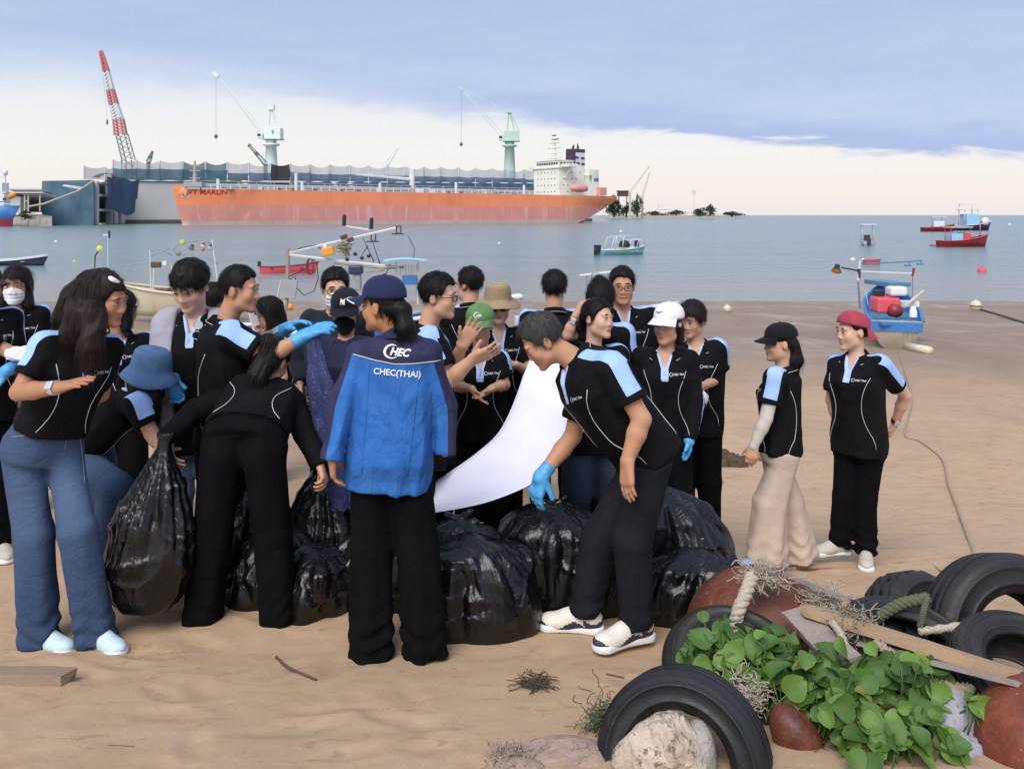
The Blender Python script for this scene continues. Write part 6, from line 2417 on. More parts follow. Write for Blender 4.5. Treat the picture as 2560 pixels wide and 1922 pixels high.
def twist_rope(label, pts, r, mat, strands=3, turns=16):
    pts = [np.asarray(p, float) for p in pts]
    P_ = []
    for i in range(len(pts) - 1):
        p0, p1, p2, p3 = pts[max(i - 1, 0)], pts[i], pts[i + 1], pts[min(i + 2, len(pts) - 1)]
        for k in range(12):
            q = k / 12
            P_.append(0.5 * ((2 * p1) + (-p0 + p2) * q + (2 * p0 - 5 * p1 + 4 * p2 - p3) * q * q + (-p0 + 3 * p1 - 3 * p2 + p3) * q ** 3))
    P_.append(pts[-1])
    L = len(P_)
    mb = MB()
    t = thing('rope', label, 'rope', P_[0])
    for s in range(strands):
        line = []
        for i, p in enumerate(P_):
            tv = unit(P_[min(i + 1, L - 1)] - P_[max(i - 1, 0)])
            u = unit(np.cross(tv, EZ + 0.01))
            v = np.cross(tv, u)
            a = 2 * math.pi * (s / strands + turns * i / L)
            line.append(p + (u * math.cos(a) + v * math.sin(a)) * r * 0.55)
        MB().tube(line, r * 0.58, 6).build('strand', M(mat), t, smooth=True)
    return t


twist_rope('thick twisted tan rope sagging beneath the thin pale plank', [at(2190, 1605, 3.10), at(2260, 1660, 3.02), at(2330, 1705, 2.98), at(2430, 1722, 2.95)], 0.020, 'rope_tan')
twist_rope('short stretch of pale twisted rope between the tyres', [at(2300, 1578, 3.25), at(2350, 1572, 3.25), at(2415, 1562, 3.25)], 0.016, 'rope_pale', turns=7)
twist_rope('loop of pale rope beside the short weathered plank', [at(2080, 1555, 3.15), at(2105, 1590, 3.12), at(2118, 1628, 3.10)], 0.014, 'rope_pale', turns=6)
twist_rope('fat rag-wrapped pale rope draped down the rusty dome', [at(1880, 1440, 3.46), at(1866, 1480, 3.40), at(1845, 1530, 3.36), at(1836, 1580, 3.38)], 0.026, 'rope_pale', turns=3)
twist_rope('fibrous greenish rope hanging on the blocky tyre', [at(2190, 1545, 3.38), at(2250, 1510, 3.36), at(2320, 1495, 3.35)], 0.022, 'rope_green', turns=4)
twist_rope('frayed yellow-green rope end beside the biggest tyre', [at(2318, 1492, 3.28), at(2308, 1530, 3.26), at(2300, 1565, 3.26)], 0.012, 'rope_green', turns=4)


def strands(label, c, size, n, mat, seed, name='netting', cat='netting', r=0.0017, flat=0.5):
    """a clump of tangled line, one mass of fibres"""
    rs = np.random.RandomState(seed)
    mb = MB()
    c = np.asarray(c, float)
    for _ in range(int(n * 1.6)):
        p = c + rs.randn(3) * np.array(size) * 0.45
        d = unit(rs.randn(3) * np.array([1, 1, flat]))
        pts = []
        for k in range(7):
            pts.append(p.copy())
            d = unit(d + rs.randn(3) * 0.55 * np.array([1, 1, flat]))
            p = p + d * max(size) * 0.16
        mb.tube(pts, r * (0.6 + 0.8 * rs.rand()), 4)
    o = mb.build(name, M(mat), None, smooth=True)
    return tag(o, label, cat, kind='stuff')


strands('tangled pale net fibres beside the half sunk tyre', at(1862, 1735, 2.98), (0.075, 0.05, 0.06), 130, 'rope_pale', 3)
strands('tangled net scraps on top of the rusty dome', at(1905, 1440, 3.50), (0.09, 0.05, 0.04), 120, 'rope_pale', 4)
strands('pale shell-crusted net beside the rusty dome', at(2060, 1500, 3.55), (0.09, 0.05, 0.04), 120, 'rope_pale', 5)
strands('grassy fibres on the small pinkish stone', at(1275, 1905, 2.70), (0.07, 0.05, 0.03), 130, 'rope_tan', 6)
strands('dark dry weed at the left foot of the half sunk tyre', at(1505, 1800, 2.92), (0.06, 0.04, 0.07), 110, 'rope_green', 7)
strands('brown fibres round the bottle-shaped float', at(2030, 1885, 2.82), (0.07, 0.05, 0.05), 120, 'rope_dark', 8)
strands('tangled fibres under the long tan plank', at(2140, 1560, 3.2), (0.08, 0.05, 0.05), 110, 'rope_tan', 9)


def weed_heap(label, sx, sy, rx, ry, hgt, seed, n=220):
    c = gpt(sx, sy)
    o = blob('seaweed', c + EZ * 0.0, (rx, ry, hgt), 'seaweed', label, 'seaweed', hgt * 0.35, 9, seed, 0.02)
    if n < 40:
        return
    rs = np.random.RandomState(seed)
    mb = MB()
    for _ in range(n):
        a = rs.rand() * 6.28
        q = math.sqrt(rs.rand())
        p = c + np.array([rx * q * math.cos(a), ry * q * math.sin(a), hgt * (1 - q * q) * 0.9 + 0.01])
        pts = []
        d = unit(rs.randn(3) * np.array([1, 1, 0.06]))
        for k in range(5):
            pts.append(p.copy())
            d = unit(d + rs.randn(3) * 0.6 * np.array([1, 1, 0.05]))
            p = p + d * 0.018
            p[2] = min(p[2], c[2] + hgt + 0.01)
        mb.tube(pts, 0.0022, 4)
    f = mb.build('fronds', M('seaweed'), o, smooth=True)
    f['kind'] = 'stuff'


weed_heap('larger brown seaweed heap on the sand behind the beige trousers', 1812, 1158, 0.24, 0.20, 0.12, 3)
weed_heap('smaller brown seaweed heap beside the tall folded bag', 1775, 1205, 0.09, 0.09, 0.04, 4, 120)
weed_heap('flat tuft of brown seaweed on the open sand', 1335, 1712, 0.05, 0.035, 0.012, 5, 60)

# beach vine: fleshy two-lobed leaves
def leaf_mesh(seed):
    rs = np.random.RandomState(seed)
    n = 7
    V, F = [], []
    cup = 0.12 + 0.34 * rs.rand()
    rows = []
    for i in range(n + 1):
        t = i / n
        wd = 0.52 * math.sin(math.pi * (0.06 + 0.90 * t)) ** 0.62
        notch = 0.07 * (i == n)
        row = []
        for k in (-1, -0.55, 0, 0.55, 1):
            x = wd * k
            y = t - (notch if k == 0 else 0) + (0.03 if abs(k) == 0.55 and i == n else 0)
            z = cup * abs(k) * wd * 1.6 - (0.1 + 0.25 * (seed % 3)) * t * t + 0.03 * math.sin(5 * t + k * 3 + seed)
            row.append(len(V))
            V.append((x, y, z))
        rows.append(row)
    for i in range(n):
        for k in range(4):
            F.append((rows[i][k], rows[i][k + 1], rows[i + 1][k + 1], rows[i + 1][k]))
    return mesh_np('leaf', V, F)


LEAVES = []
for k in range(5):
    for mname in ('leaf_green', 'leaf_green', 'leaf_bright', 'leaf_bright', 'leaf_yellow')[:4 + (k == 2)]:
        me = leaf_mesh(k)
        me.materials.append(M(mname))
        LEAVES.append(me)


def vine(label, spots, seed, base):
    rs = np.random.RandomState(seed)
    t = thing('beach_vine', label, 'plant', base)
    inv = Matrix.Translation(-t.location)
    mb = MB()
    few = sum(s_[4] for s_ in spots) < 8
    for (sx, sy, d, spread, n) in spots:
        c = at(sx, sy, d)
        for _ in range(int(n * 1.75)):
            p = c + rs.randn(3) * np.array([spread, spread * 0.8, spread * 0.55])
            p[2] = max(p[2], float(ground_z(p[0], p[1])) + 0.05)
            o = bpy.data.objects.new('leaf', LEAVES[rs.randint(len(LEAVES))])
            C.objects.link(o)
            sc = 0.036 + 0.048 * rs.rand()
            up = Vector((rs.randn() * 0.6, -0.5 + rs.randn() * 0.5, 0.85 + rs.randn() * 0.25)).normalized()
            az = rs.rand() * 6.28
            fw = Vector((math.cos(az), math.sin(az), 0.35))
            fw = (fw - up * fw.dot(up)).normalized()
            side = fw.cross(up)
            R = Matrix((side, fw, up)).transposed().to_4x4()
            o.parent = t
            o.matrix_parent_inverse = inv
            o.matrix_basis = Matrix.Translation(Vector(p)) @ R @ Matrix.Scale(sc, 4)
            g = p - np.array([rs.randn() * 0.03, rs.randn() * 0.03, 0.07 + 0.05 * rs.rand()])
            sm = MB() if few else mb
            sm.tube([g, (g + p) / 2 + rs.randn(3) * 0.008, p], 0.0028, 4)
            if few:
                sm.build('stem', M('leaf_green'), t, smooth=True)
    if not few:
        mb.build('stems', M('leaf_green'), t, smooth=True)['kind'] = 'stuff'
    return t


vine('low fleshy green beach vine growing over the hidden tyre', [(1760, 1650, 3.12, 0.05, 12), (1850, 1620, 3.16, 0.07, 22), (1930, 1640, 3.10, 0.06, 16), (1885, 1690, 3.02, 0.06, 12), (1985, 1610, 3.2, 0.04, 5)], 2, gpt(1850, 1690))
vine('thick fleshy green beach vine spreading below the planks', [(2060, 1700, 2.98, 0.08, 24), (2180, 1720, 2.94, 0.09, 30), (2260, 1690, 2.98, 0.06, 14), (2110, 1790, 2.84, 0.08, 20), (2220, 1800, 2.80, 0.07, 18), (2180, 1870, 2.72, 0.07, 12), (2040, 1760, 2.9, 0.05, 8), (2300, 1760, 2.9, 0.04, 5)], 4, gpt(2160, 1800))
vine('lone three-leafed vine shoot beside the bright rusty drum', [(2430, 1760, 2.82, 0.018, 3)], 6, gpt(2440, 1850))
vine('few broad vine leaves lying under the mauve-grey cloth', [(2360, 1890, 2.68, 0.03, 4)], 8, gpt(2360, 1915))


# ================================================================== tanker
BOW = np.array([(432 - 1280) / FPX * 285, 285, 0.0])
STN = np.array([(1512 - 1280) / FPX * 400, 400, 0.0])
SDIR = unit(STN - BOW)
SLEN = float(np.linalg.norm(STN - BOW))
SNRM = np.array([SDIR[1], -SDIR[0], 0.0])       # towards the shore
BEAM = 28.0
BOW = BOW + SNRM * BEAM / 2        # the measured line runs through the stem


def sw(s, t, z):
    """ship place: s metres aft of the bow, t metres out from the near side, z over the water"""
    return BOW + SDIR * s + SNRM * t + EZ * z


def ssol(px, t):
    lo_, hi_ = -60.0, 320.0
    for _ in range(60):
        m = (lo_ + hi_) / 2
        p = sw(m, t, 0)
        if 1280 + FPX * p[0] / p[1] < px:
            lo_ = m
        else:
            hi_ = m
    return lo_


def SP(px, row, t):
    s = ssol(px, t)
    p = sw(s, t, 0)
    p[2] = CAMZ - (row - HOR) / FPX * p[1]
    return p


paint('hull_orange', (0.97, 0.30, 0.14), (0.70, 0.16, 0.06), 0.5, 0.5, 0.05)
paint('hull_red', (0.72, 0.29, 0.25), (0.82, 0.56, 0.52), 0.8, 0.6, 0.14)
paint('hull_scum', (0.55, 0.42, 0.36), (0.30, 0.15, 0.10), 0.4, 0.8, 0.2)
paint('ship_cream', (0.84, 0.82, 0.70), (0.5, 0.35, 0.2), 0.18, 0.5, 0.3)
paint('ship_white', (0.72, 0.72, 0.70), (0.45, 0.35, 0.25), 0.2, 0.5, 0.3)
paint('deck_grey', (0.40, 0.38, 0.38), (0.28, 0.18, 0.13), 0.3, 0.7, 0.4)
paint('funnel_dark', (0.07, 0.035, 0.06), (0.05, 0.04, 0.04), 0.2, 0.5, 0.3)
paint('win_dark', (0.03, 0.035, 0.04), (0.05, 0.05, 0.05), 0.1, 0.2, 0.3)
paint('pink_boat', (0.70, 0.30, 0.28), (0.5, 0.2, 0.2), 0.1, 0.5, 0.3)
paint('letter_red', (0.42, 0.03, 0.015), (0.3, 0.05, 0.02), 0.2, 0.6, 0.3)


def obox(c, sx, sy, sz, name, mat, parent, bevel=0.0):
    """box along the ship: c = middle of its base"""
    R = Matrix((tuple(SDIR), tuple(-SNRM), (0, 0, 1))).transposed()
    return MB().box(np.asarray(c) + EZ * sz / 2, (sx, sy, sz), R).build(name, M(mat), parent, bevel=bevel)


def build_ship():
    t0 = thing('tanker', 'long orange and red tanker with white bridge house aft, moored by the floating dock', 'ship', tuple(sw(SLEN / 2, -BEAM / 2, 0)))
    MAIN, FOC = 12.0, 13.4

    def hull(s, z, side):
        # half breadth of the hull at a station and height
        stem = 3.2 * (1 - np.clip(z / 13.4, 0, 1)) ** 1.4
        e = np.clip((s - stem) / (34 + 10 * (1 - z / 13.4)), 0, 1)
        w = BEAM / 2 * (1 - (1 - e) ** 2.3)
        a = np.clip((s - (SLEN - 46)) / 46, 0, 1)
        w = w * (1 - a ** 2.2 * (0.42 if z > 9 else 0.62 + 0.3 * (1 - z / 9)))
        return w
    st = np.concatenate([np.linspace(0, 40, 15), np.linspace(50, SLEN - 50, 10), np.linspace(SLEN - 44, SLEN, 14)])
    zs = [-1.0, 0.0, 1.4, 4.0, 6.8, 8.5, 10.5, MAIN]
    bands = {'bottom': (0, 2, 'hull_scum'), 'lower_hull': (2, 4, 'hull_red'), 'upper_hull': (4, 7, 'hull_orange')}
    for nm, (z0, z1, mt) in bands.items():
        V, F = [], []
        zz = [zs[i] for i in range(z0, z1 + 1)]
        for side in (1, -1):
            o = len(V)
            for s in st:
                zb = 10.0 * np.clip((s - (SLEN - 34)) / 34, 0, 1) ** 1.35 - 1.0
                for z in zz:
                    ze = max(z, min(zb, zz[-1]))
                    w = float(hull(s, ze, side))
                    stem = 3.2 * (1 - np.clip(ze / 13.4, 0, 1)) ** 1.4
                    sx = max(s, stem)
                    V.append(sw(sx, -BEAM / 2 + side * w, ze))
            n = len(zz)
            for i in range(len(st) - 1):
                for k in range(n - 1):
                    f = (o + i * n + k, o + (i + 1) * n + k, o + (i + 1) * n + k + 1, o + i * n + k + 1)
                    F.append(f if side == 1 else f[::-1])
        # transom
        n = len(zz)
        e = (len(st) - 1) * n
        off = len(st) * n
        for k in range(n - 1):
            F.append((e + k, e + off + k, e + off + k + 1, e + k + 1))
        link(nm, mesh_np(nm, V, F, True), t0, M(mt))
    # deck and forecastle
    V = [sw(s, -BEAM / 2 + sd * float(hull(s, MAIN, 1)), MAIN - 0.05) for s in st for sd in (1, -1)]
    link('deck', mesh_np('deck', V, [(2 * i, 2 * i + 2, 2 * i + 3, 2 * i + 1) for i in range(len(st) - 1)], False), t0, M('deck_grey'))
    fs = np.linspace(0, ssol(492, 0), 9)
    V, F = [], []
    for s in fs:
        w = float(hull(s, MAIN, 1))
        V += [sw(s, -BEAM / 2 + w, MAIN), sw(s, -BEAM / 2 + w * 1.03 + 0.1, FOC), sw(s, -BEAM / 2 - w * 1.03 - 0.1, FOC), sw(s, -BEAM / 2 - w, MAIN)]
    for i in range(len(fs) - 1):
        for k in range(3):
            F.append((4 * i + k, 4 * i + 4 + k, 4 * i + 5 + k, 4 * i + 1 + k))
    F.append(tuple(len(V) - 4 + k for k in range(4)))
    link('forecastle', mesh_np('forecastle', V, F, False), t0, M('hull_orange'))
    # anchor in its bolster
    p = SP(471, 481, 0.6)
    MB().lathe([(0, 0.7), (1.2, 0.6), (1.5, 0.1), (1.6, -0.5)], 12, p - SNRM * 5.0, Vector(tuple(SNRM)).to_track_quat('Z', 'Y').to_matrix()).build('hawse_boss', M('hull_orange'), t0, smooth=True)
    mb = MB()
    mb.tube([p - SNRM * 3.2 + EZ * 0.6, p - SNRM * 3.2 - EZ * 2.0], 0.35, 6)
    mb.tube([p - SNRM * 3.2 - EZ * 2.0 - SDIR * 1.6 + EZ * 0.9, p - SNRM * 3.0 - EZ * 2.2, p - SNRM * 3.2 - EZ * 2.0 + SDIR * 1.6 + EZ * 0.9], 0.3, 6)
    mb.build('anchor', M('hull_scum'), t0, smooth=True)
    # name on the bow
    hullo = [o for o in t0.children if o.name.startswith('upper_hull')][0]
    bv = BVHTree.FromPolygons([v.co for v in hullo.data.vertices], [tuple(q.vertices) for q in hullo.data.polygons])
    Vt, Ft = text_mesh('VT MARLIN', 0.02)
    vd = np.array([0.0, -1.0, 0.0])
    p = SP(534, 480, -1.0)
    decal('lettering', Vt, Ft, p, unit(SDIR), EZ, unit(SNRM), 2.2, bv, M('letter_red'), t0, 0.6, 0.12, 30.0)
    # house
    z0 = MAIN
    s1, s2 = ssol(1398, -5), ssol(1461, -5)
    tn, tf = -5.0, -23.0
    hc = lambda sa, sb, ta, tb, z: sw((sa + sb) / 2, (ta + tb) / 2, z)
    obox(hc(s1, s2, tn, tf, z0), s2 - s1, tn - tf, 12.0, 'house', 'ship_cream', t0)
    obox(hc(s1 - 0.6, s2 - 8, tn + 0.6, tf - 0.6, z0 + 12.0), s2 - s1 - 7.4, tn - tf + 1.2, 0.4, 'deck_edge', 'ship_white', t0)
    obox(hc(s1 + 0.5, s1 + 9, tn - 1, tf + 1, z0 + 12.4), 8.5, tn - tf - 2, 2.9, 'bridge', 'ship_cream', t0)
    obox(hc(s1 + 0.2, s1 + 9.4, tn - 0.6, tf + 0.6, z0 + 15.3), 9.2, tn - tf - 1.2, 0.35, 'bridge_roof', 'ship_white', t0)
    # bridge wings
    for ta, tb in ((tn, 0.5), (tf - 5.5, tf)):
        obox(hc(s1 + 1, s1 + 6, ta, tb, z0 + 12.4), 5, abs(tb - ta), 1.3, 'bridge_wing', 'ship_cream', t0)
    for ta in (tn + 0.1, tf - 0.1):
        sg = 1 if ta > -14 else -1
        MB().tube([sw(s1 + 3, ta, z0 + 7.5), sw(s1 + 3, ta + sg * 4.6, z0 + 12.3)], 0.35, 6).build('wing_brace', M('ship_cream'), t0)
    # windows of the bridge and of the decks below, front and side
    for k in range(9):
        tt = tf + 2.2 + k * (tn - tf - 4.4) / 8
        obox(sw(s1 + 0.47, tt, z0 + 13.6), 0.12, 1.2, 1.0, 'window', 'win_dark', t0)
    for k in range(4):
        obox(sw(s1 + 2 + k * 1.8, tn - 0.97, z0 + 13.6), 1.1, 0.12, 1.0, 'window', 'win_dark', t0)
    for lv in range(4):
        for k in range(6):
            obox(sw(s1 - 0.03, tf + 3 + k * (tn - tf - 6) / 5, z0 + 1.5 + lv * 2.8), 0.12, 0.5, 0.5, 'window', 'win_dark', t0)
        for k in range(5):
            if (k + lv) % 3:
                obox(sw(s1 + 2.5 + k * (s2 - s1 - 5) / 4, tn + 0.03, z0 + 1.5 + lv * 2.8), 0.5, 0.12, 0.5, 'window', 'win_dark', t0)
    # radar mast
    mb = MB()
    c = sw(s1 + 4.5, -14, z0 + 15.6)
    for dx, dy in ((-1.2, -1), (1.2, -1), (0, 1.4)):
        mb.tube([c + SDIR * dx * 1.4 + SNRM * dy, c + SDIR * dx * 0.3 + SNRM * dy * 0.3 + EZ * 9.5], 0.22, 5)
    for k, L in enumerate((6.5, 5.4, 6.0, 4.0)):
        mb.box(c + EZ * (1.2 + 2.3 * k), (2.0, L * 1.6, 0.25), Matrix((tuple(SDIR), tuple(-SNRM), (0, 0, 1))).transposed())
    mb.tube([c + EZ * 9, c + EZ * 13.5], [0.25, 0.08], 5)
    mb.build('radar_mast', M('ship_cream'), t0)
    mb = MB()
    mb.box(c + EZ * 9.6 + SNRM * 0.6, (0.4, 4.5, 0.5), Matrix((tuple(SDIR), tuple(-SNRM), (0, 0, 1))).transposed())
    mb.box(c + EZ * 11.4, (0.4, 3.0, 0.4), Matrix((tuple(SDIR), tuple(-SNRM), (0, 0, 1))).transposed())
    mb.build('radar', M('funnel_dark'), t0)
    # funnel: dark front edge, white flank with dark louvres
    sa, sb = ssol(1430, -9), ssol(1462, -9)
    f = obox(hc(sa, sb, -9, -13, z0 + 12), sb - sa, 4, 9.0, 'funnel', 'ship_white', t0)
    obox(hc(sa, sb, -8.9, -13.1, z0 + 19.6), sb - sa + 0.2, 4.2, 1.5, 'funnel_top', 'funnel_dark', f)
    obox(hc(sa - 0.1, sa + 1.9, -8.8, -13.2, z0 + 13.0), 2.0, 4.4, 6.6, 'funnel_front', 'funnel_dark', f)
    for q, zz in ((0.38, 16.8), (0.82, 16.6), (0.45, 14.2), (0.85, 14.0)):
        obox(sw(sa + (sb - sa) * q, -8.9, z0 + zz), 1.9, 0.3, 0.9, 'louvre', 'funnel_dark', f)
    mb = MB()
    for k in range(4):
        q = sw(sa + 1.5 + 1.4 * k, -10.5 - k % 2, z0 + 21)
        mb.tube([q, q + EZ * (1.6 + 0.5 * (k % 3)) + SDIR * 0.4], 0.3, 6)
    mb.build('exhaust', M('funnel_dark'), f)
    # after house, casing, boat
    sc_, sd_ = s2, ssol(1496, -5)
    obox(hc(sc_, sd_, -5, -22, z0), sd_ - sc_, 17, 6.4, 'after_house', 'ship_cream', t0)
    obox(hc(sc_ + 1, sd_ - 3, -6, -20, z0 + 6.4), sd_ - sc_ - 4, 14, 3.0, 'casing', 'ship_cream', t0)
    obox(hc(sd_ - 4.5, sd_ - 2, -6, -10, z0 + 6.4), 2.6, 4, 5.6, 'casing', 'ship_cream', t0)
    p = SP(1448, 471, -1.2)
    bb = Union()
    bb.ell(p, np.stack([SDIR, -SNRM, EZ]), (5.2, 1.7, 1.7), 0.5)
    MB().lathe([(0.1, -5.2), (1.2, -4.2), (1.75, -2), (1.8, 1.5), (1.4, 4), (0.1, 5.2)], 12, p, Vector(tuple(SDIR)).to_track_quat('Z', 'Y').to_matrix()).build('lifeboat', M('pink_boat'), t0, smooth=True)
    obox(SP(1503, 489, -4) - EZ * 0, 4, 3, 3.6, 'winch_house', 'pink_boat', t0)
    # rudder and propeller post
    obox(sw(SLEN - 17, -BEAM / 2, -1.0), 6.5, 1.4, 5.2, 'rudder', 'hull_red', t0)
    # deck gear: walkway, pipes, posts, hose crane
    sA, sB = ssol(505, -5), ssol(1345, -5)
    mb = MB()
    for k, tt in enumerate((-9, -10.4, -11.8, -13, -14.4, -16, -17.4)):
        mb.tube([sw(sA, tt, z0 + 1.2 + 0.35 * (k % 3)), sw(sB, tt, z0 + 1.2 + 0.35 * (k % 3))], 0.32, 5)
    mb.build('pipes', M('deck_grey'), t0)
    wk = obox(hc(sA, sB, -12, -14, z0 + 2.9), sB - sA, 1.8, 0.25, 'walkway', 'deck_grey', t0)
    n = 44
    for k in range(n):
        s = sA + (sB - sA) * (k + 0.5) / n
        MB().box(sw(s, -0.6, z0 + 0.75), (0.25, 0.25, 1.5)).build('stanchion', M('ship_white'), t0)
        if k % 2 == 0:
            MB().tube([sw(s, -12, z0), sw(s, -12, z0 + 3.0)], 0.2, 5).build('walkway_post', M('deck_grey'), wk)
    for zz in (0.75, 1.4):
        MB().tube([sw(sA, -0.6, z0 + zz), sw(sB, -0.6, z0 + zz)], 0.07, 4).build('rail', M('ship_white'), t0)
    rs = np.random.RandomState(4)
    for k in range(34):
        s = sA + 4 + (sB - sA - 8) * rs.rand()
        tt = -2 - 16 * rs.rand()
        hh = 0.8 + 1.5 * rs.rand()
        obox(sw(s, tt, z0), 0.8 + 1.8 * rs.rand(), 1.0 + rs.rand(), hh, 'deck_fitting', rs.choice(['deck_grey', 'ship_white', 'deck_grey']), t0)
    for px, hh in ((545, 3.6), (740, 6.4), (755, 3.2), (950, 3.6), (1140, 4.6), (1310, 4.2)):
        p = SP(px, 480, -8)
        p[2] = z0
        MB().tube([p, p + EZ * hh], 0.55, 8).build('vent_post', M('ship_white'), t0)
    for px in (610, 835, 875):
        p = SP(px, 474, -14)
        p[2] = z0 + 1.0
        MB().lathe([(1.9, 0), (1.9, 1.2), (1.3, 2.2), (0.1, 2.6)], 12, p).build('hatch', M('ship_white'), t0, smooth=True)
    p = SP(1030, 470, -13)
    p[2] = z0
    mb = MB().tube([p, p + EZ * 9.5], 1.1, 8)
    mb.tube([p + EZ * 5.5, SP(893, 437, -13)], [0.7, 0.35], 6)
    mb.tube([p + EZ * 9.0, SP(893, 437, -13)], 0.08, 4)
    mb.build('hose_crane', M('ship_white'), t0)
    # foremast
    p = SP(487, 470, -10)
    p[2] = z0 + 1
    mb = MB().tube([p, p + EZ * 8.6], [0.9, 0.3], 6)
    for q in (2.8, 5.2, 7.0):
        mb.box(p + EZ * q, (3.4, 0.5, 0.3))
    mb.box(p + EZ * 0.6, (6, 4, 1.6))
    mb.build('foremast', M('deck_grey'), t0)


build_ship()


# ================================================================== floating dock with its net fence
def net_mat(name, c, alpha):
    t = new_mat(name)
    n = t.noise(t.mapping(t.obj, (1, 1, 0.6)), 0.35, 4, 0.6)
    t.l(t.ramp(n, [(0.3, tuple(v * 0.8 for v in c)), (0.7, tuple(min(1, v * 1.2) for v in c))]), t.p.inputs['Base Color'])
    t.p.inputs['Roughness'].default_value = 0.9
    tr = t.n('ShaderNodeBsdfTransparent')
    mx = t.n('ShaderNodeMixShader')
    mx.inputs[0].default_value = alpha
    t.l(tr.outputs[0], mx.inputs[1])
    t.l(t.p.outputs[0], mx.inputs[2])
    t.l(mx.outputs[0], t.out.inputs[0])


net_mat('net_pale', (0.36, 0.40, 0.45), 0.62)
net_mat('net_teal', (0.065, 0.155, 0.185), 0.88)
net_mat('net_blue', (0.085, 0.15, 0.25), 0.84)
net_mat('net_black', (0.016, 0.013, 0.017), 0.96)
net_mat('net_wall', (0.11, 0.19, 0.25), 0.97)
paint('dock_wall', (0.52, 0.52, 0.50), (0.34, 0.27, 0.20), 0.4, 0.7, 0.09)
paint('dock_dark', (0.09, 0.09, 0.09), (0.05, 0.04, 0.03), 0.4, 0.8, 0.2)
paint('tarp_blue', (0.055, 0.095, 0.165), (0.02, 0.03, 0.045), 0.6, 0.8, 0.12)
paint('pole_pale', (0.66, 0.67, 0.66), (0.5, 0.45, 0.4), 0.2, 0.6, 0.3)

DA = np.array([(300 - 1280) / FPX * 330, 330, 0.0])
DB = np.array([(1500 - 1280) / FPX * 455, 455, 0.0])
DDIR = unit(DB - DA)
DN = np.array([DDIR[1], -DDIR[0], 0])


def dwp(px, row):
    """point on the dock's near wall at a column and row"""
    lo_, hi_ = -40.0, 400.0
    for _ in range(50):
        m = (lo_ + hi_) / 2
        p = DA + DDIR * m
        if 1280 + FPX * p[0] / p[1] < px:
            lo_ = m
        else:
            hi_ = m
    p = DA + DDIR * lo_
    p[2] = CAMZ - (row - HOR) / FPX * p[1]
    return p


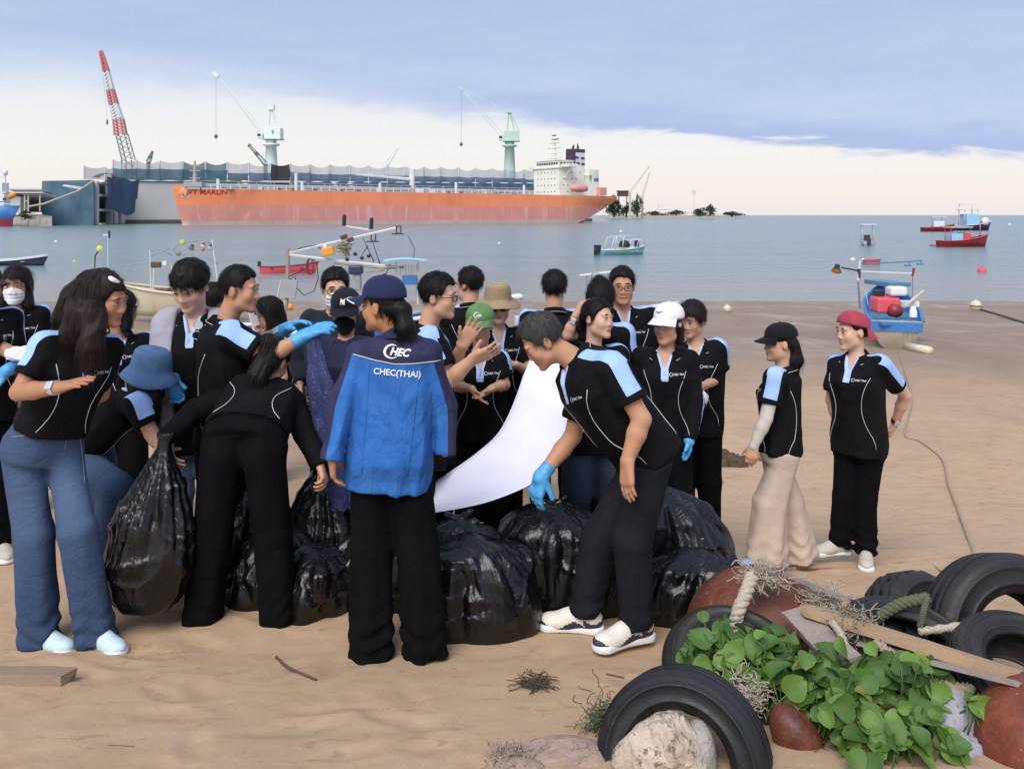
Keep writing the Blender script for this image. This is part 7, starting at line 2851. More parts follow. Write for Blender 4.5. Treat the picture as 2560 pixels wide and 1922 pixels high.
def build_dock():
    t0 = thing('floating_dock', 'floating dock wall topped by a tall fence of sagging dark nets', 'dock', tuple(DA))
    a, b = dwp(262, 453), dwp(1478, 461)
    a2, b2 = a - DN * 9, b - DN * 9
    ztop = np.array([a[2], b[2]])
    V, F = [], []
    for p, q in ((a, a2), (b, b2)):
        V += [(p[0], p[1], 1.6), tuple(p), tuple(q), (q[0], q[1], 1.6)]
    F = [(0, 4, 5, 1), (1, 5, 6, 2), (2, 6, 7, 3), (0, 1, 2, 3), (7, 6, 5, 4)]
    link('wing_wall', mesh_np('wing_wall', V, F, False), t0, M('dock_wall'))
    # dark pontoon under it, rails and rubbing strip along the top
    c0, c1 = a + DN * 1.0, b + DN * 1.0
    V = [(p[0], p[1], z) for p, z in ((c0, -1), (c0, 1.6), (c0 - DN * 12, 1.6), (c0 - DN * 12, -1), (c1, -1), (c1, 1.6), (c1 - DN * 12, 1.6), (c1 - DN * 12, -1))]
    link('pontoon', mesh_np('pontoon', V, [(0, 4, 5, 1), (1, 5, 6, 2), (0, 1, 2, 3), (7, 6, 5, 4)], False), t0, M('dock_dark'))
    MB().tube([a + EZ * 0.2 + DN * 0.3, b + EZ * 0.2 + DN * 0.3], 0.35, 4).build('top_rail', M('pole_pale'), t0)
    MB().tube([a + EZ * 1.3 + DN * 0.3, b + EZ * 1.3 + DN * 0.3], 0.12, 4).build('top_rail', M('dock_dark'), t0)
    # fence
    pxs = [282, 341, 399, 457, 513, 568, 622, 676, 725, 776, 825, 874, 921, 968, 1015, 1060, 1102, 1146, 1188, 1230, 1270, 1310, 1345, 1495]
    cols = 'pttttpbkpbbbbbbbbbbbbp'
    for i, px in enumerate(pxs):
        row_t = 399 + (424 - 399) * (px - 282) / 1063
        if px == 1495:
            row_t = 425
        p0, p1 = dwp(px, 455), dwp(px, row_t)
        MB().tube([(p0[0], p0[1], a[2]), p1], 0.42, 6).build('fence_post', M('pole_pale'), t0)
        if i == len(pxs) - 1:
            break
        row2 = 399 + (424 - 399) * (pxs[i + 1] - 282) / 1063 if pxs[i + 1] < 1400 else 425
        q0, q1 = dwp(pxs[i + 1], 455), dwp(pxs[i + 1], row2)
        kind = cols[i] if i < len(cols) else 'p'
        sag = 1.2 + 0.35 * math.sin(i * 2.3)

        def cloth_(f0, f1, mat, name, off):
            def fn(u, v):
                lo2 = np.array([p0[0], p0[1], a[2]]) * (1 - u) + np.array([q0[0], q0[1], a[2]]) * u
                hi2 = p1 * (1 - u) + q1 * u
                f = f0 + (f1 - f0) * v
                r = lo2 * (1 - f) + hi2 * f
                r[2] -= sag * 4 * u * (1 - u) * (f if f1 > 0.9 else f * 0.4)
                return r + DN * (off + 0.35 * math.sin(6.28 * u + i) * math.sin(3.14 * v))
            o = MB().grid(fn, 10, 5).build(name, M(mat), t0, smooth=True)
            return o
        if kind == 'k':
            cloth_(0.0, 1.0, 'net_black', 'net', 0.2)
        elif kind == 'b':
            cloth_(0.0, 1.0, 'net_pale', 'net', 0.2)
            cloth_(0.0, 0.55, 'net_blue', 'net', 0.5)
        elif kind == 't':
            cloth_(0.0, 1.0, 'net_pale' if i < 4 and i != 3 else 'net_teal', 'net', 0.2)
            cloth_(0.0, 0.62, 'net_teal', 'net', 0.5)
        else:
            cloth_(0.0, 1.0, 'net_pale', 'net', 0.2)
            cloth_(0.0, 0.50 if i % 2 else 0.6, 'net_teal' if i < 8 else 'net_blue', 'net', 0.5)
    # outer pale fence at the left
    pp = [at(210, 448, 318), at(262, 450, 324), at(284, 450, 328)]
    for k in range(2):
        p, q = pp[k], pp[k + 1]
        hgt = (448 - 415) / FPX * 320
        MB().grid(lambda u, v: p * (1 - u) + q * u + EZ * (v * hgt - 0.8 * 4 * u * (1 - u) * v), 8, 3).build('net', M('net_pale'), t0, smooth=True)
        MB().tube([p, p + EZ * hgt], 0.3, 6).build('fence_post', M('pole_pale'), t0)
    # walkway shed roof on the deck
    p = at(268, 452, 326)
    mb = MB()
    mb.grid(lambda u, v: p + np.array([(u - 0.5) * 9, (v - 0.5) * 5, 1.2 + 1.6 * math.sin(math.pi * u)]), 10, 2)
    mb.build('shelter_roof', M('dock_dark'), t0, smooth=True)
    # pierced end frame: pillars and ledges with a dark sheet behind, painted shade for the openings
    e0, e1 = at(236, 452, 292), at(306, 452, 330)
    ed = e1 - e0
    hz = float(e0[2])
    MB().grid(lambda u, v: np.array([e0[0], e0[1], 0]) + np.array([ed[0], ed[1], 0]) * u + np.array([ed[1], -ed[0], 0]) / np.linalg.norm(ed[:2]) * -2.0 + EZ * (0.5 + v * (hz - 0.5)), 2, 2).build('hold', M('dock_dark'), t0)
    for u, w in ((0.03, 2.2), (0.50, 2.4), (0.66, 5.0), (0.97, 8.0)):
        p = e0 + ed * u
        MB().box((p[0], p[1], hz / 2), (w, 2.0, hz), Matrix.Rotation(math.atan2(ed[1], ed[0]), 3, 'Z')).build('pillar', M('dock_wall'), t0, bevel=0.3)
    for z in (hz - 0.6, hz * 0.68, hz * 0.34):
        p = e0 + ed * 0.5
        MB().box((p[0], p[1], z), (float(np.hypot(ed[0], ed[1])), 1.8, 0.9 if z < hz - 1 else 0.6), Matrix.Rotation(math.atan2(ed[1], ed[0]), 3, 'Z')).build('ledge', M('dock_wall'), t0)
    # hanging tarpaulin
    q0, q1 = at(272, 442, 300), at(350, 448, 318)

    def tarp(u, v):
        p = q0 * (1 - u) + q1 * u
        L = (11.5 + 1.5 * math.sin(3 * u)) * (1 - 0.35 * (u > 0.92))
        return p + np.array([0.4 * math.sin(9 * u + 2 * v), -1.4 - 0.5 * math.sin(11 * u + v), -v * L + 0.6 * math.sin(7 * u) * v - (0.9 * (1 - v) * math.sin(6 * u) ** 2)])
    MB().grid(tarp, 26, 16).build('tarpaulin', M('tarp_blue'), t0, smooth=True)
    # second wing: long wall covered in blue-green net, seen end on at the left
    t1 = thing('dock_wall', 'dark blue-green netted end wall of the dock with a mooring line across', 'dock', tuple(at(170, 560, 288)))
    g0, g1 = at(107, 453, 283), at(236, 450, 290)
    bz = -0.8

    def wallf(u, v):
        p = g0 * (1 - u) + g1 * u
        z = bz + v * (p[2] - bz)
        return np.array([p[0], p[1] + 0.5 * math.sin(9 * u) * math.sin(4 * v) - 0.6, z])
    MB().grid(wallf, 24, 12).build('net', M('net_wall'), t1, smooth=True)
    mb = MB()
    V = [(g0[0], g0[1], bz), (g1[0], g1[1], bz), (g1[0] - 3, g1[1] + 6, bz), (g0[0], g0[1] + 14, bz)]
    mb.add(V + [(v[0], v[1], g0[2] - 0.1) for v in V], [(0, 1, 5, 4), (1, 2, 6, 5), (2, 3, 7, 6), (3, 0, 4, 7), (4, 5, 6, 7)])
    mb.build('wall', M('dock_dark'), t1)
    MB().tube([at(235, 452, 282), at(195, 478, 278), at(110, 510, 272), at(72, 517, 270)], 0.35, 5).build('mooring_line', M('rope_pale'), t1)
    MB().box(at(182, 468, 281), (6.0, 1.2, 0.5), Matrix.Rotation(math.radians(10), 3, 'Y')).build('gangway', M('pole_pale'), t1)
    MB().tube([at(161, 463, 281), at(204, 468, 280)], 0.12, 4).build('gangway_rail', M('pole_pale'), t1)


build_dock()


# ================================================================== cranes
paint('crane_green', (0.50, 0.66, 0.55), (0.3, 0.35, 0.3), 0.2, 0.5, 0.2)  # green, mint and red lightened in colour to stand in for haze
paint('crane_mint', (0.76, 0.85, 0.79), (0.5, 0.5, 0.45), 0.15, 0.5, 0.2)
paint('crane_dark', (0.11, 0.17, 0.16), (0.08, 0.08, 0.07), 0.2, 0.6, 0.2)
paint('crane_red', (0.60, 0.20, 0.19), (0.4, 0.1, 0.08), 0.2, 0.5, 0.2)
paint('crane_white', (0.75, 0.75, 0.77), (0.6, 0.6, 0.6), 0.15, 0.5, 0.2)
paint('crane_sand', (0.62, 0.50, 0.34), (0.5, 0.4, 0.3), 0.15, 0.6, 0.2)


def lattice(a, b, w0, w1, n, name, mat, parent, r=0.16):
    a, b = np.asarray(a, float), np.asarray(b, float)
    ax_ = unit(b - a)
    u = unit(np.cross(ax_, EY))
    v = np.cross(ax_, u)
    mb = MB()
    cor = []
    for i in range(n + 1):
        q = i / n
        w = w0 + (w1 - w0) * q
        c = a + (b - a) * q
        cor.append([c + u * w * sx + v * w * sy for sx, sy in ((-1, -1), (1, -1), (1, 1), (-1, 1))])
    for k in range(4):
        mb.tube([c[k] for c in cor], r, 4)
    for i in range(n):
        for k in range(4):
            mb.tube([cor[i][k], cor[i + 1][(k + 1) % 4]], r * 0.6, 3)
    return mb.build(name, M(mat), parent)


def level_crane(label, px, row_base, row_cab, row_top, tip, d, number=None, body='crane_mint', arm='crane_mint', full=False):
    c = at(px, row_cab, d)
    t = thing('harbour_crane', label, 'crane', (c[0], c[1], 0))
    z = lambda r: float(at(px, r, d)[2])
    MB().lathe([(3.4, 0), (3.2, z(row_base)), (2.6, z(row_cab) - 3.0), (4.2, z(row_cab) - 2.4), (4.2, z(row_cab) - 1.6), (2.4, z(row_cab) - 1.4), (2.8, z(row_cab))], 16, (c[0], c[1], 0)).build('column', M(body), t, smooth=True)
    cab = MB()
    cab.box(c + np.array([1.2, 0, 3.6]), (8.5, 6, 5.4))
    cab.build('machine_house', M(body), t, bevel=0.2)
    MB().box(c + np.array([1.0, -0.3, 0.6]), (9.6, 7.4, 0.5)).build('platform', M('crane_green'), t)
    MB().box(c + np.array([-4.6, -2.6, 2.2]), (2.6, 2.6, 2.8)).build('cabin', M(body), t, bevel=0.15)
    MB().box(c + np.array([-5.0, -3.96, 2.5]), (1.6, 0.12, 1.2)).build('window', M('win_dark'), t)
    top = at(px, row_top, d)
    mb = MB()
    for dx in (-1.4, 2.6):
        mb.tube([c + np.array([dx, 0, 6]), top + np.array([-0.4 + dx * 0.15, 0, 0])], 0.45, 5)
    mb.tube([c + np.array([5.5, 0, 6]), top], 0.35, 5)
    mb.box(top + np.array([0, 0, 0.6]), (3.2, 2.4, 2.6))
    mb.build('apex_frame', M('crane_green' if full else body), t)
    tp = at(tip[0], tip[1], d)
    lattice(c + np.array([-3.4, 0, 3.0]), tp, 1.1, 0.45, 18, 'jib', arm, t, 0.14)
    MB().tube([top, tp], 0.12, 4).build('stay', M(arm), t)
    MB().box(tp, (3.2, 1.4, 1.6), Matrix.Rotation(math.radians(40), 3, 'Y')).build('jib_head', M(body), t)
    MB().tube([tp, tp - EZ * (tp[2] * 0.42)], 0.07, 4).build('hoist_rope', M('crane_dark'), t)
    MB().lathe([(0.1, 1.2), (0.9, 0.6), (0.9, -0.4), (0.2, -1.2)], 8, tp - EZ * (tp[2] * 0.42)).build('hook', M('crane_dark'), t, smooth=True)
    if number:
        Vt, Ft = text_mesh(number, 0.02)
        V = [c + np.array([1.6 + v[0] * 2.6, -3.06, 3.8 + v[1] * 2.6]) for v in Vt]
        link('number', mesh_np('number', V, Ft, False), t, M('crane_dark'))
    return t


level_crane('pale mint harbour crane numbered 9, jib raised to the left', 678, 415, 352, 272, (540, 187), 430, '9')
level_crane('green harbour crane behind the stern half of the tanker', 1274, 425, 356, 280, (1153, 222), 480, None, 'crane_green', 'crane_mint', True)


def red_white_crane():
    d = 440
    t = thing('lattice_crane', 'tall red and white banded lattice crane leaning over the dock', 'crane', tuple(at(318, 560, d)))
    pts = [(252, 128), (266, 180), (276, 225), (285, 262), (296, 298), (302, 338)]
    mats = ['crane_red', 'crane_white', 'crane_red', 'crane_white', 'crane_red']
    ws = [0.5, 1.1, 1.35, 1.6, 1.9, 2.2]
    for i in range(5):
        lattice(at(*pts[i], d), at(*pts[i + 1], d), ws[i], ws[i + 1], 5, 'boom_section', mats[i], t, 0.5)
    lattice(at(305, 338, d), at(322, 402, d), 2.2, 2.4, 5, 'boom_foot', 'crane_dark', t, 0.26)
    lattice(at(322, 402, d), at(326, 560, d), 2.6, 2.8, 8, 'tower', 'crane_dark', t, 0.3)
    MB().tube([at(268, 300, d), at(268, 312, d)], 0.5, 5).build('hook', M('crane_dark'), t)
    MB().tube([at(252, 128, d), at(268, 300, d)], 0.06, 3).build('hoist_rope', M('crane_dark'), t)


red_white_crane()


def small_crane(label, tip, foot, d, mat):
    t = thing('deck_crane', label, 'crane', tuple(at(foot[0], foot[1], d)))
    a, b = at(foot[0], foot[1], d), at(tip[0], tip[1], d)
    lattice(a, b, 0.9, 0.35, 10, 'jib', mat, t, 0.15)
    m = a * 0.45 + b * 0.55
    MB().box(m, (1.6, 1.2, 1.4)).build('collar', M(mat), t)
    MB().tube([a - EZ * (a[2]), a], 1.0, 8).build('post', M(mat), t)
    MB().box(b, (0.9, 0.9, 1.6), Matrix.Rotation(math.radians(35), 3, 'Y')).build('jib_head', M(mat), t)


small_crane('small dark green dock crane beside the mint crane', (623, 364), (664, 410), 400, 'crane_dark')
small_crane('small pale green dock crane behind the ship\'s hose crane', (994, 371), (966, 412), 420, 'crane_mint')
small_crane('small grey crane behind the net fence near the red and white crane', (380, 382), (371, 405), 420, 'crane_dark')
small_crane('faint sandy crane far behind the stern', (1622, 418), (1575, 480), 800, 'crane_sand')
small_crane('faint yellow crane leaning far behind the stern', (1624, 432), (1606, 490), 850, 'crane_sand')

# ================================================================== spit of land, trees and the far shore
rock_mat('shore_rock', (0.28, 0.25, 0.21), (0.42, 0.38, 0.33), (0.16, 0.14, 0.12))


def build_spit():
    rs = np.random.RandomState(9)
    d0 = 880
    n = 60

    def top(u, v):
        px = 1500 + (1895 - 1500) * u
        p = at(px, 540, d0 + 60 * v)
        hgt = 3.4 * math.sin(math.pi * min(1, v * 1.2)) ** 0.6 * (1 - u ** 5)
        p[2] = -0.4 + hgt + 0.5 * rs.rand()
        return p
    o = MB().grid(top, n, 8).build('spit', M('shore_rock'), None)
    tag(o, kind='structure')

    def shore(u, v):
        px = -60 + 190 * u
        p = at(px, 540, 262 + 40 * v)
        p[2] = -0.5 + 3.6 * math.sin(math.pi * min(1, v * 1.1)) + 0.7 * rs.rand()
        return p
    o = MB().grid(shore, 34, 10).build('shore', M('shore_rock'), None)
    tag(o, kind='structure')


build_spit()


def far_tree(label, px, row_b, row_t, wpx, d, n, seed, shape='tall', group=None):
    rs = np.random.RandomState(seed)
    b, tp = at(px, row_b, d), at(px, row_t, d)
    hgt = tp[2] - b[2]
    w = wpx / FPX * d / 2
    t = thing('tree', label, 'tree', tuple(b), group)
    MB().tube([b - EZ * 1, b + EZ * hgt * 0.45 + np.array([0.3, 0, 0]), b + EZ * hgt * 0.9], [w * 0.10 + 0.15, w * 0.07 + 0.1, 0.05], 6).build('trunk', M('rope_dark'), t)
    V, F = [], []
    cl = [(rs.randn(3) * np.array([0.45, 0.45, 0.0]) + np.array([0, 0, 0.15 + 0.80 * rs.rand()])) for _ in range(14)]
    for _ in range(n):
        c = cl[rs.randint(14)]
        q = c + rs.randn(3) * np.array([0.28, 0.28, 0.09])
        wz = (math.sin(math.pi * min(0.98, max(0.05, 0.12 + 0.85 * q[2]))) ** 0.6) if shape != 'tall' else (1.15 - q[2] * 0.9)
        p = b + np.array([q[0] * w * max(wz, 0.15), q[1] * w * max(wz, 0.15), max(0.06, q[2]) * hgt])
        a = unit(rs.randn(3))
        c2 = unit(np.cross(a, rs.randn(3)))
        sz = (0.045 + 0.05 * rs.rand()) * max(w * 1.2, hgt * 0.4) * 1.25
        k = len(V)
        V += [p - a * sz, p - c2 * sz * 0.6, p + a * sz, p + c2 * sz * 0.6]
        F.append((k, k + 1, k + 2, k + 3))
    link('crown', mesh_np('crown', V, np.array(F), False), t, M('tree_leaf'))


far_tree('dense dark casuarina tree directly behind the stern', 1535, 541, 494, 46, 840, 1500, 1)
far_tree('narrow dark casuarina tree right of the brown hut', 1593, 541, 488, 34, 840, 1200, 2)
far_tree('shorter dark casuarina tree under the brown hut', 1565, 541, 505, 34, 850, 900, 3)
far_tree('low round bush highest on the spit', 1776, 541, 513, 36, 900, 700, 4, 'round')
far_tree('wide low bush beside the round bush on the spit', 1745, 541, 524, 40, 900, 600, 5, 'round')
far_tree('thin line of scrub on the spit near the light mast', 1690, 541, 527, 44, 905, 500, 6, 'round')
far_tree('dull reddish scrub at the outer end of the spit', 1830, 541, 530, 50, 905, 400, 7, 'round')
far_tree('scrub on the inner end of the spit', 1640, 541, 529, 46, 905, 450, 8, 'round')
far_tree('green scrub on the shore under the open shed', 62, 545, 528, 34, 270, 700, 9, 'round')

t = thing('hut', 'brown flat-topped hut raised above the casuarina trees', 'hut', tuple(at(1557, 541, 860)))
MB().box(at(1557, 485, 860), (10.5, 8, 5)).build('wall', simple('hut_brown', (0.10, 0.055, 0.05), 0.8), t)
MB().box(at(1556, 478, 860), (11.5, 9, 0.8)).build('roof', simple('hut_roof', (0.07, 0.04, 0.05), 0.8), t)
for q in (-4, 4):
    MB().tube([at(1557, 491, 860) + EX * q, at(1557, 541, 860) + EX * q], 0.5, 5).build('post', M('hut_brown'), t)
t = thing('light_mast', 'slim mast with a square lamp head on the spit', 'mast', tuple(at(1735, 541, 900)))
MB().tube([at(1735, 541, 900), at(1735, 484, 900)], 0.35, 5).build('pole', M('pole_pale'), t)
MB().box(at(1735, 481, 900), (4, 2, 4)).build('lamp_head', M('pole_pale'), t)
t = thing('moored_launch', 'small white launch moored behind the spit', 'boat', tuple(at(1655, 536, 920)))
MB().box(at(1658, 523, 930), (14, 4, 2.4)).build('hull', M('crane_white'), t, bevel=0.5)
MB().box(at(1652, 515, 930), (6, 3.4, 4.4)).build('cabin', M('crane_white'), t, bevel=0.3)
MB().tube([at(1652, 512, 930), at(1652, 506, 930)], 0.3, 5).build('mast', M('crane_white'), t)

# shed on the shore at the left
t = thing('shed', 'open waterside shed with long pale roof at the left shore', 'shed', tuple(at(75, 545, 275)))
rz = Matrix.Rotation(math.radians(6), 3, 'X')
MB().box(at(72, 487, 276), (13.5, 8, 0.3), Matrix.Rotation(math.radians(-9), 3, 'X')).build('roof', M('pole_pale'), t)
MB().box(at(78, 478, 282), (11, 8, 0.5), Matrix.Rotation(math.radians(-9), 3, 'X')).build('roof', M('dock_wall'), t)
MB().box(at(48, 511, 276), (3.6, 5, 5.0)).build('wall', M('dock_wall'), t)
MB().box(at(84, 510, 282), (6, 2, 5.5)).build('wall', M('dock_dark'), t)
for px in (62, 71, 100):
    MB().box(at(px, 508, 273), (0.35, 0.35, 5.6)).build('post', simple('shed_cream', (0.55, 0.52, 0.36), 0.7), t)
MB().box(at(66, 503, 273), (1.4, 0.3, 0.3)).build('rail', M('shed_cream'), t)


def hull_mesh(L, B_, D, sheer=0.35, transom=0.75, rake=0.25, flare=1.0, n=16, inside=True):
    """open boat: outer skin, inner skin, gunwale; bow at +x"""
    V, F = [], []
    lv = [0.0, 0.25, 0.6, 1.0]
    for i in range(n + 1):
        t = i / n
        w = B_ / 2 * (transom + (1 - transom) * math.sin(min(1, t * 2.2) * math.pi / 2)) * max(0.0, 1 - max(0, (t - 0.45) / 0.55) ** 2.4)
        zt = D + sheer * (t ** 2.2) + 0.06 * sheer * (1 - t) ** 2
        row = []
        for sgn in (1, -1):
            for q in lv:
                wq = w * (0.45 + 0.55 * q ** 0.55)
                x = L * (t - 0.5) + rake * L * 0.25 * (q - 1) * t ** 4
                row.append((x, sgn * max(wq, 0.01), -0.12 + (zt + 0.12) * q + 0.10 * t ** 6 * (1 - q)))
        V += row
    m = 2 * len(lv)
    for i in range(n):
        for sgn in (0, 1):
            for k in range(len(lv) - 1):
                a = i * m + sgn * len(lv) + k
                f = (a, a + m, a + m + 1, a + 1)
                F.append(f if sgn else f[::-1])
        a = i * m
        F.append((a, a + m, a + m + len(lv), a + len(lv)))
    F.append(tuple(range(len(lv) - 1, -1, -1)) + tuple(range(len(lv), 2 * len(lv))))
    top_edge = [[V[i * m + len(lv) - 1] for i in range(n + 1)], [V[i * m + 2 * len(lv) - 1] for i in range(n + 1)]]
    return V, F, top_edge


def boat(label, loc, yaw, L, B_, D, hullm, rimm='crane_white', innerm='crane_white', sheer=0.35, name='boat', floor=0.55, seats=2, transom=0.75, stripe=None):
    t = thing(name, label, 'boat', tuple(loc))
    t.rotation_euler = (0, 0, math.radians(yaw))

    def part(nm, V, F, mat, smooth=True):
        o = bpy.data.objects.new(nm, mesh_np(nm, V, F, smooth))
        C.objects.link(o)
        o.parent = t
        o.data.materials.append(M(mat))
        return o
    V, F, te = hull_mesh(L, B_, D, sheer, transom)
    h_ = part('hull', V, F, hullm)
    for e in te:
        mb = MB().tube(e, max(0.02, L * 0.008), 5)
        part('gunwale', mb.v, mb.f, rimm)
    if stripe:
        for e in te:
            mb = MB().tube([(x, y * 1.01, z - D * 0.22) for x, y, z in e], max(0.03, D * 0.13), 5)
            part('stripe', mb.v, mb.f, stripe)
    # inner skin and floor
    V2 = [(x * 0.985, y * 0.93, max(z, D * floor)) for x, y, z in V]
    part('lining', V2, [f[::-1] for f in F[:-1]], innerm)
    mb = MB()
    n = len(te[0])
    fl = [(te[0][i][0], te[0][i][1] * 0.92, D * floor) for i in range(n)] + [(te[1][i][0], te[1][i][1] * 0.92, D * floor) for i in range(n)]
    part('floor', fl, [(i, i + 1, n + i + 1, n + i) for i in range(n - 1)], innerm, False)
    for k in range(seats):
        x = L * (-0.28 + 0.5 * k / max(1, seats - 1))
        mb = MB().box((x, 0, D * 0.85), (L * 0.05, B_ * 0.9, 0.05))
        part('thwart', mb.v, mb.f, innerm, False)
    t['_L'] = L
    return t, part


for nm, c in (('b_cyan', (0.22, 0.55, 0.60)), ('b_blue', (0.05, 0.19, 0.48)), ('b_red', (0.27, 0.025, 0.03)), ('b_pink', (0.72, 0.10, 0.13)), ('b_cream', (0.66, 0.60, 0.44)), ('b_teal', (0.07, 0.24, 0.33)),
              ('b_navy', (0.03, 0.04, 0.10)), ('b_black', (0.02, 0.02, 0.022)), ('b_orange', (0.75, 0.32, 0.03)), ('b_brown', (0.10, 0.035, 0.03)), ('b_lime', (0.55, 0.66, 0.12)), ('b_sky', (0.35, 0.62, 0.80))):
    paint(nm, c, tuple(v * 0.5 for v in c), 0.35, 0.45, 2.0)
paint('b_rusty', (0.68, 0.63, 0.50), (0.35, 0.12, 0.03), 0.9, 0.6, 1.6)


def afloat(sx, row, z=0.0):
    d = CAMZ * FPX / (row - HOR)
    p = at(sx, row, d)
    p[2] = z
    return p


def build_boats():
    # white and cyan launch with a bare frame, moored off the beach
    L = 4.6
    t, part = boat('white and cyan open motorboat with bare canopy frame and black outboard', afloat(1556, 637), 24, L, 1.6, 0.42, 'b_cyan', 'crane_white', 'b_cream', 0.35, transom=0.85)
    mb = MB()
    for y in (-0.6, 0.6):
        mb.tube([(-1.5, y, 0.4), (-1.15, y, 1.5)], 0.03, 5)
        mb.tube([(-0.4, y, 0.4), (-0.2, y, 1.6)], 0.03, 5)
        mb.tube([(0.4, y, 1.2), (1.9, y * 0.7, 1.35), (2.2, y * 0.2, 0.9)], 0.025, 5)
        mb.tube([(1.0, y, 0.55), (1.3, y, 1.3)], 0.025, 5)
        mb.tube([(-1.2, y, 1.5), (1.1, y, 1.75)], 0.025, 5)
    part('canopy_frame', mb.v, mb.f, 'crane_white')
    mb = MB().box((-2.45, 0, 0.55), (0.45, 0.42, 0.65)).box((-2.65, 0, 0.05), (0.22, 0.16, 0.7))
    part('outboard', mb.v, mb.f, 'b_black', False)
    mb = MB().lathe([(0.05, 0.5), (0.35, 0.42), (0.5, 0.1), (0.45, -0.1)], 10, (0.2, 0, 0.75))
    part('cover', mb.v, mb.f, 'b_black')
    mb = MB().box((1.5, 0.1, 0.95), (0.3, 0.3, 0.55))
    part('crate', mb.v, mb.f, 'b_navy', False)
    mb = MB().lathe([(0.02, 0.16), (0.14, 0.08), (0.14, -0.05), (0.02, -0.14)], 8, (-0.15, 0, 1.95))
    part('lamp', mb.v, mb.f, 'crane_white')
    # small white boat further out
    t, part = boat('small white motorboat with flat sunshade far out', afloat(2168, 613), 75, 3.8, 1.7, 0.5, 'crane_white', 'crane_white', 'crane_white', 0.3)
    mb = MB().box((-0.1, 0, 2.35), (1.9, 1.6, 0.08))
    part('sunshade', mb.v, mb.f, 'crane_white', False)
    for x in (-0.7, 0.5):
        for y in (-0.6, 0.6):
            mb = MB().tube([(x, y, 0.5), (x, y, 2.3)], 0.035, 5)
            part('post', mb.v, mb.f, 'pole_pale')
    mb = MB().box((-1.95, 0.1, 0.45), (0.4, 0.4, 0.8))
    part('outboard', mb.v, mb.f, 'b_navy', False)
    mb = MB().box((0.2, 0, 0.8), (0.7, 0.6, 0.7))
    part('console', mb.v, mb.f, 'b_brown', False)
    # red fishing boat
    t, part = boat('dark red wooden fishing boat with blue panel and shaded deck', afloat(2408, 617), 4, 5.6, 1.7, 0.62, 'b_red', 'b_pink', 'b_brown', 0.75, transom=0.6)
    mb = MB().box((-1.0, 0, 1.05), (1.3, 1.2, 0.75))
    part('blue_panel', mb.v, mb.f, 'b_sky', False)
    mb = MB().box((0.15, 0, 1.1), (0.7, 1.1, 0.8))
    part('red_panel', mb.v, mb.f, 'b_pink', False)
    mb = MB()
    for x in (-1.7, 0.5):
        for y in (-0.55, 0.55):
            mb.tube([(x, y, 0.5), (x, y, 2.05)], 0.04, 5)
    for x in (-1.2, -0.6, 0.0):
        mb.tube([(x, 0, 2.0), (x + 0.1, 0, 3.4)], 0.02, 4)
    mb.tube([(2.0, 0.2, 1.0), (2.05, 0.2, 2.6)], 0.06, 5)
    part('posts', mb.v, mb.f, 'b_pink')
    mb = MB().box((-0.6, 0, 2.1), (2.5, 1.5, 0.08))
    part('roof', mb.v, mb.f, 'crane_white', False)
    mb = MB().box((-3.0, 0, 0.15), (1.2, 0.5, 0.12))
    part('swim_plank', mb.v, mb.f, 'b_red', False)
    # boats behind it
    t, part = boat('blue and white fishing boat with tall wheelhouse behind the red one', afloat(2424, 576), 8, 10.5, 3.2, 1.0, 'b_navy', 'crane_white', 'b_blue', 1.0)
    mb = MB().box((0.0, 0, 2.4), (3.0, 2.4, 2.4))
    part('wheelhouse', mb.v, mb.f, 'b_sky', False)
    mb = MB().box((-0.3, 0, 4.6), (4.5, 2.6, 0.15)).box((-0.6, 0, 5.8), (3.0, 2.0, 0.12))
    part('roof', mb.v, mb.f, 'crane_white', False)
    mb = MB()
    for x in (-2.0, 1.4):
        for y in (-1, 1):
            mb.tube([(x, y, 1), (x * 0.9, y, 5.8)], 0.09, 5)
    part('posts', mb.v, mb.f, 'pole_pale')
    mb = MB().lathe([(0.1, 0.9), (0.8, 0.6), (0.8, -0.6), (0.1, -0.9)], 8, (3.0, -1.0, 2.0))
    part('drum', mb.v, mb.f, 'crane_white')
    t, part = boat('little red fishing boat furthest out beside the blue and white one', afloat(2345, 579), -10, 6.5, 2.2, 0.8, 'b_red', 'b_pink', 'b_brown', 0.8)
    mb = MB().box((0, 0, 1.6), (2.0, 1.6, 1.2)).box((0, 0, 3.0), (2.6, 1.9, 0.12))
    part('cabin', mb.v, mb.f, 'crane_white', False)
    mb = MB()
    for x in (-1.0, 1.0):
        mb.tube([(x, 0.8, 0.8), (x, 0.8, 3.0)], 0.06, 4)
    part('posts', mb.v, mb.f, 'pole_pale')
    # red tender, red canoe, long dark boat
    boat('small bright red boxy tender afloat behind the rigged blue boat', afloat(2181, 661), 0, 1.15, 0.6, 0.30, 'b_pink', 'b_pink', 'b_red', 0.06, seats=1, transom=0.95, name='tender')
    t, part = boat('slim bright red canoe afloat behind the tilted light frame', afloat(724, 683), 3, 3.4, 0.75, 0.36, 'b_pink', 'b_brown', 'b_brown', 0.30, name='canoe', transom=0.4)
    mb = MB().box((-1.75, 0, 0.55), (0.18, 0.14, 0.30))
    part('motor', mb.v, mb.f, 'b_black', False)
    t, part = boat('long low dark boat with white gunwales at the left edge', afloat(20, 664), 2, 5.4, 1.0, 0.32, 'b_navy', 'crane_white', 'deck_grey', 0.42, transom=0.5, stripe='crane_white')
    # left ship
    d = 255
    t = thing('coaster', 'white coaster with blue bow and orange lifeboat at the left edge', 'ship', (at(-30, 560, d)[0], d, 0))
    V = []
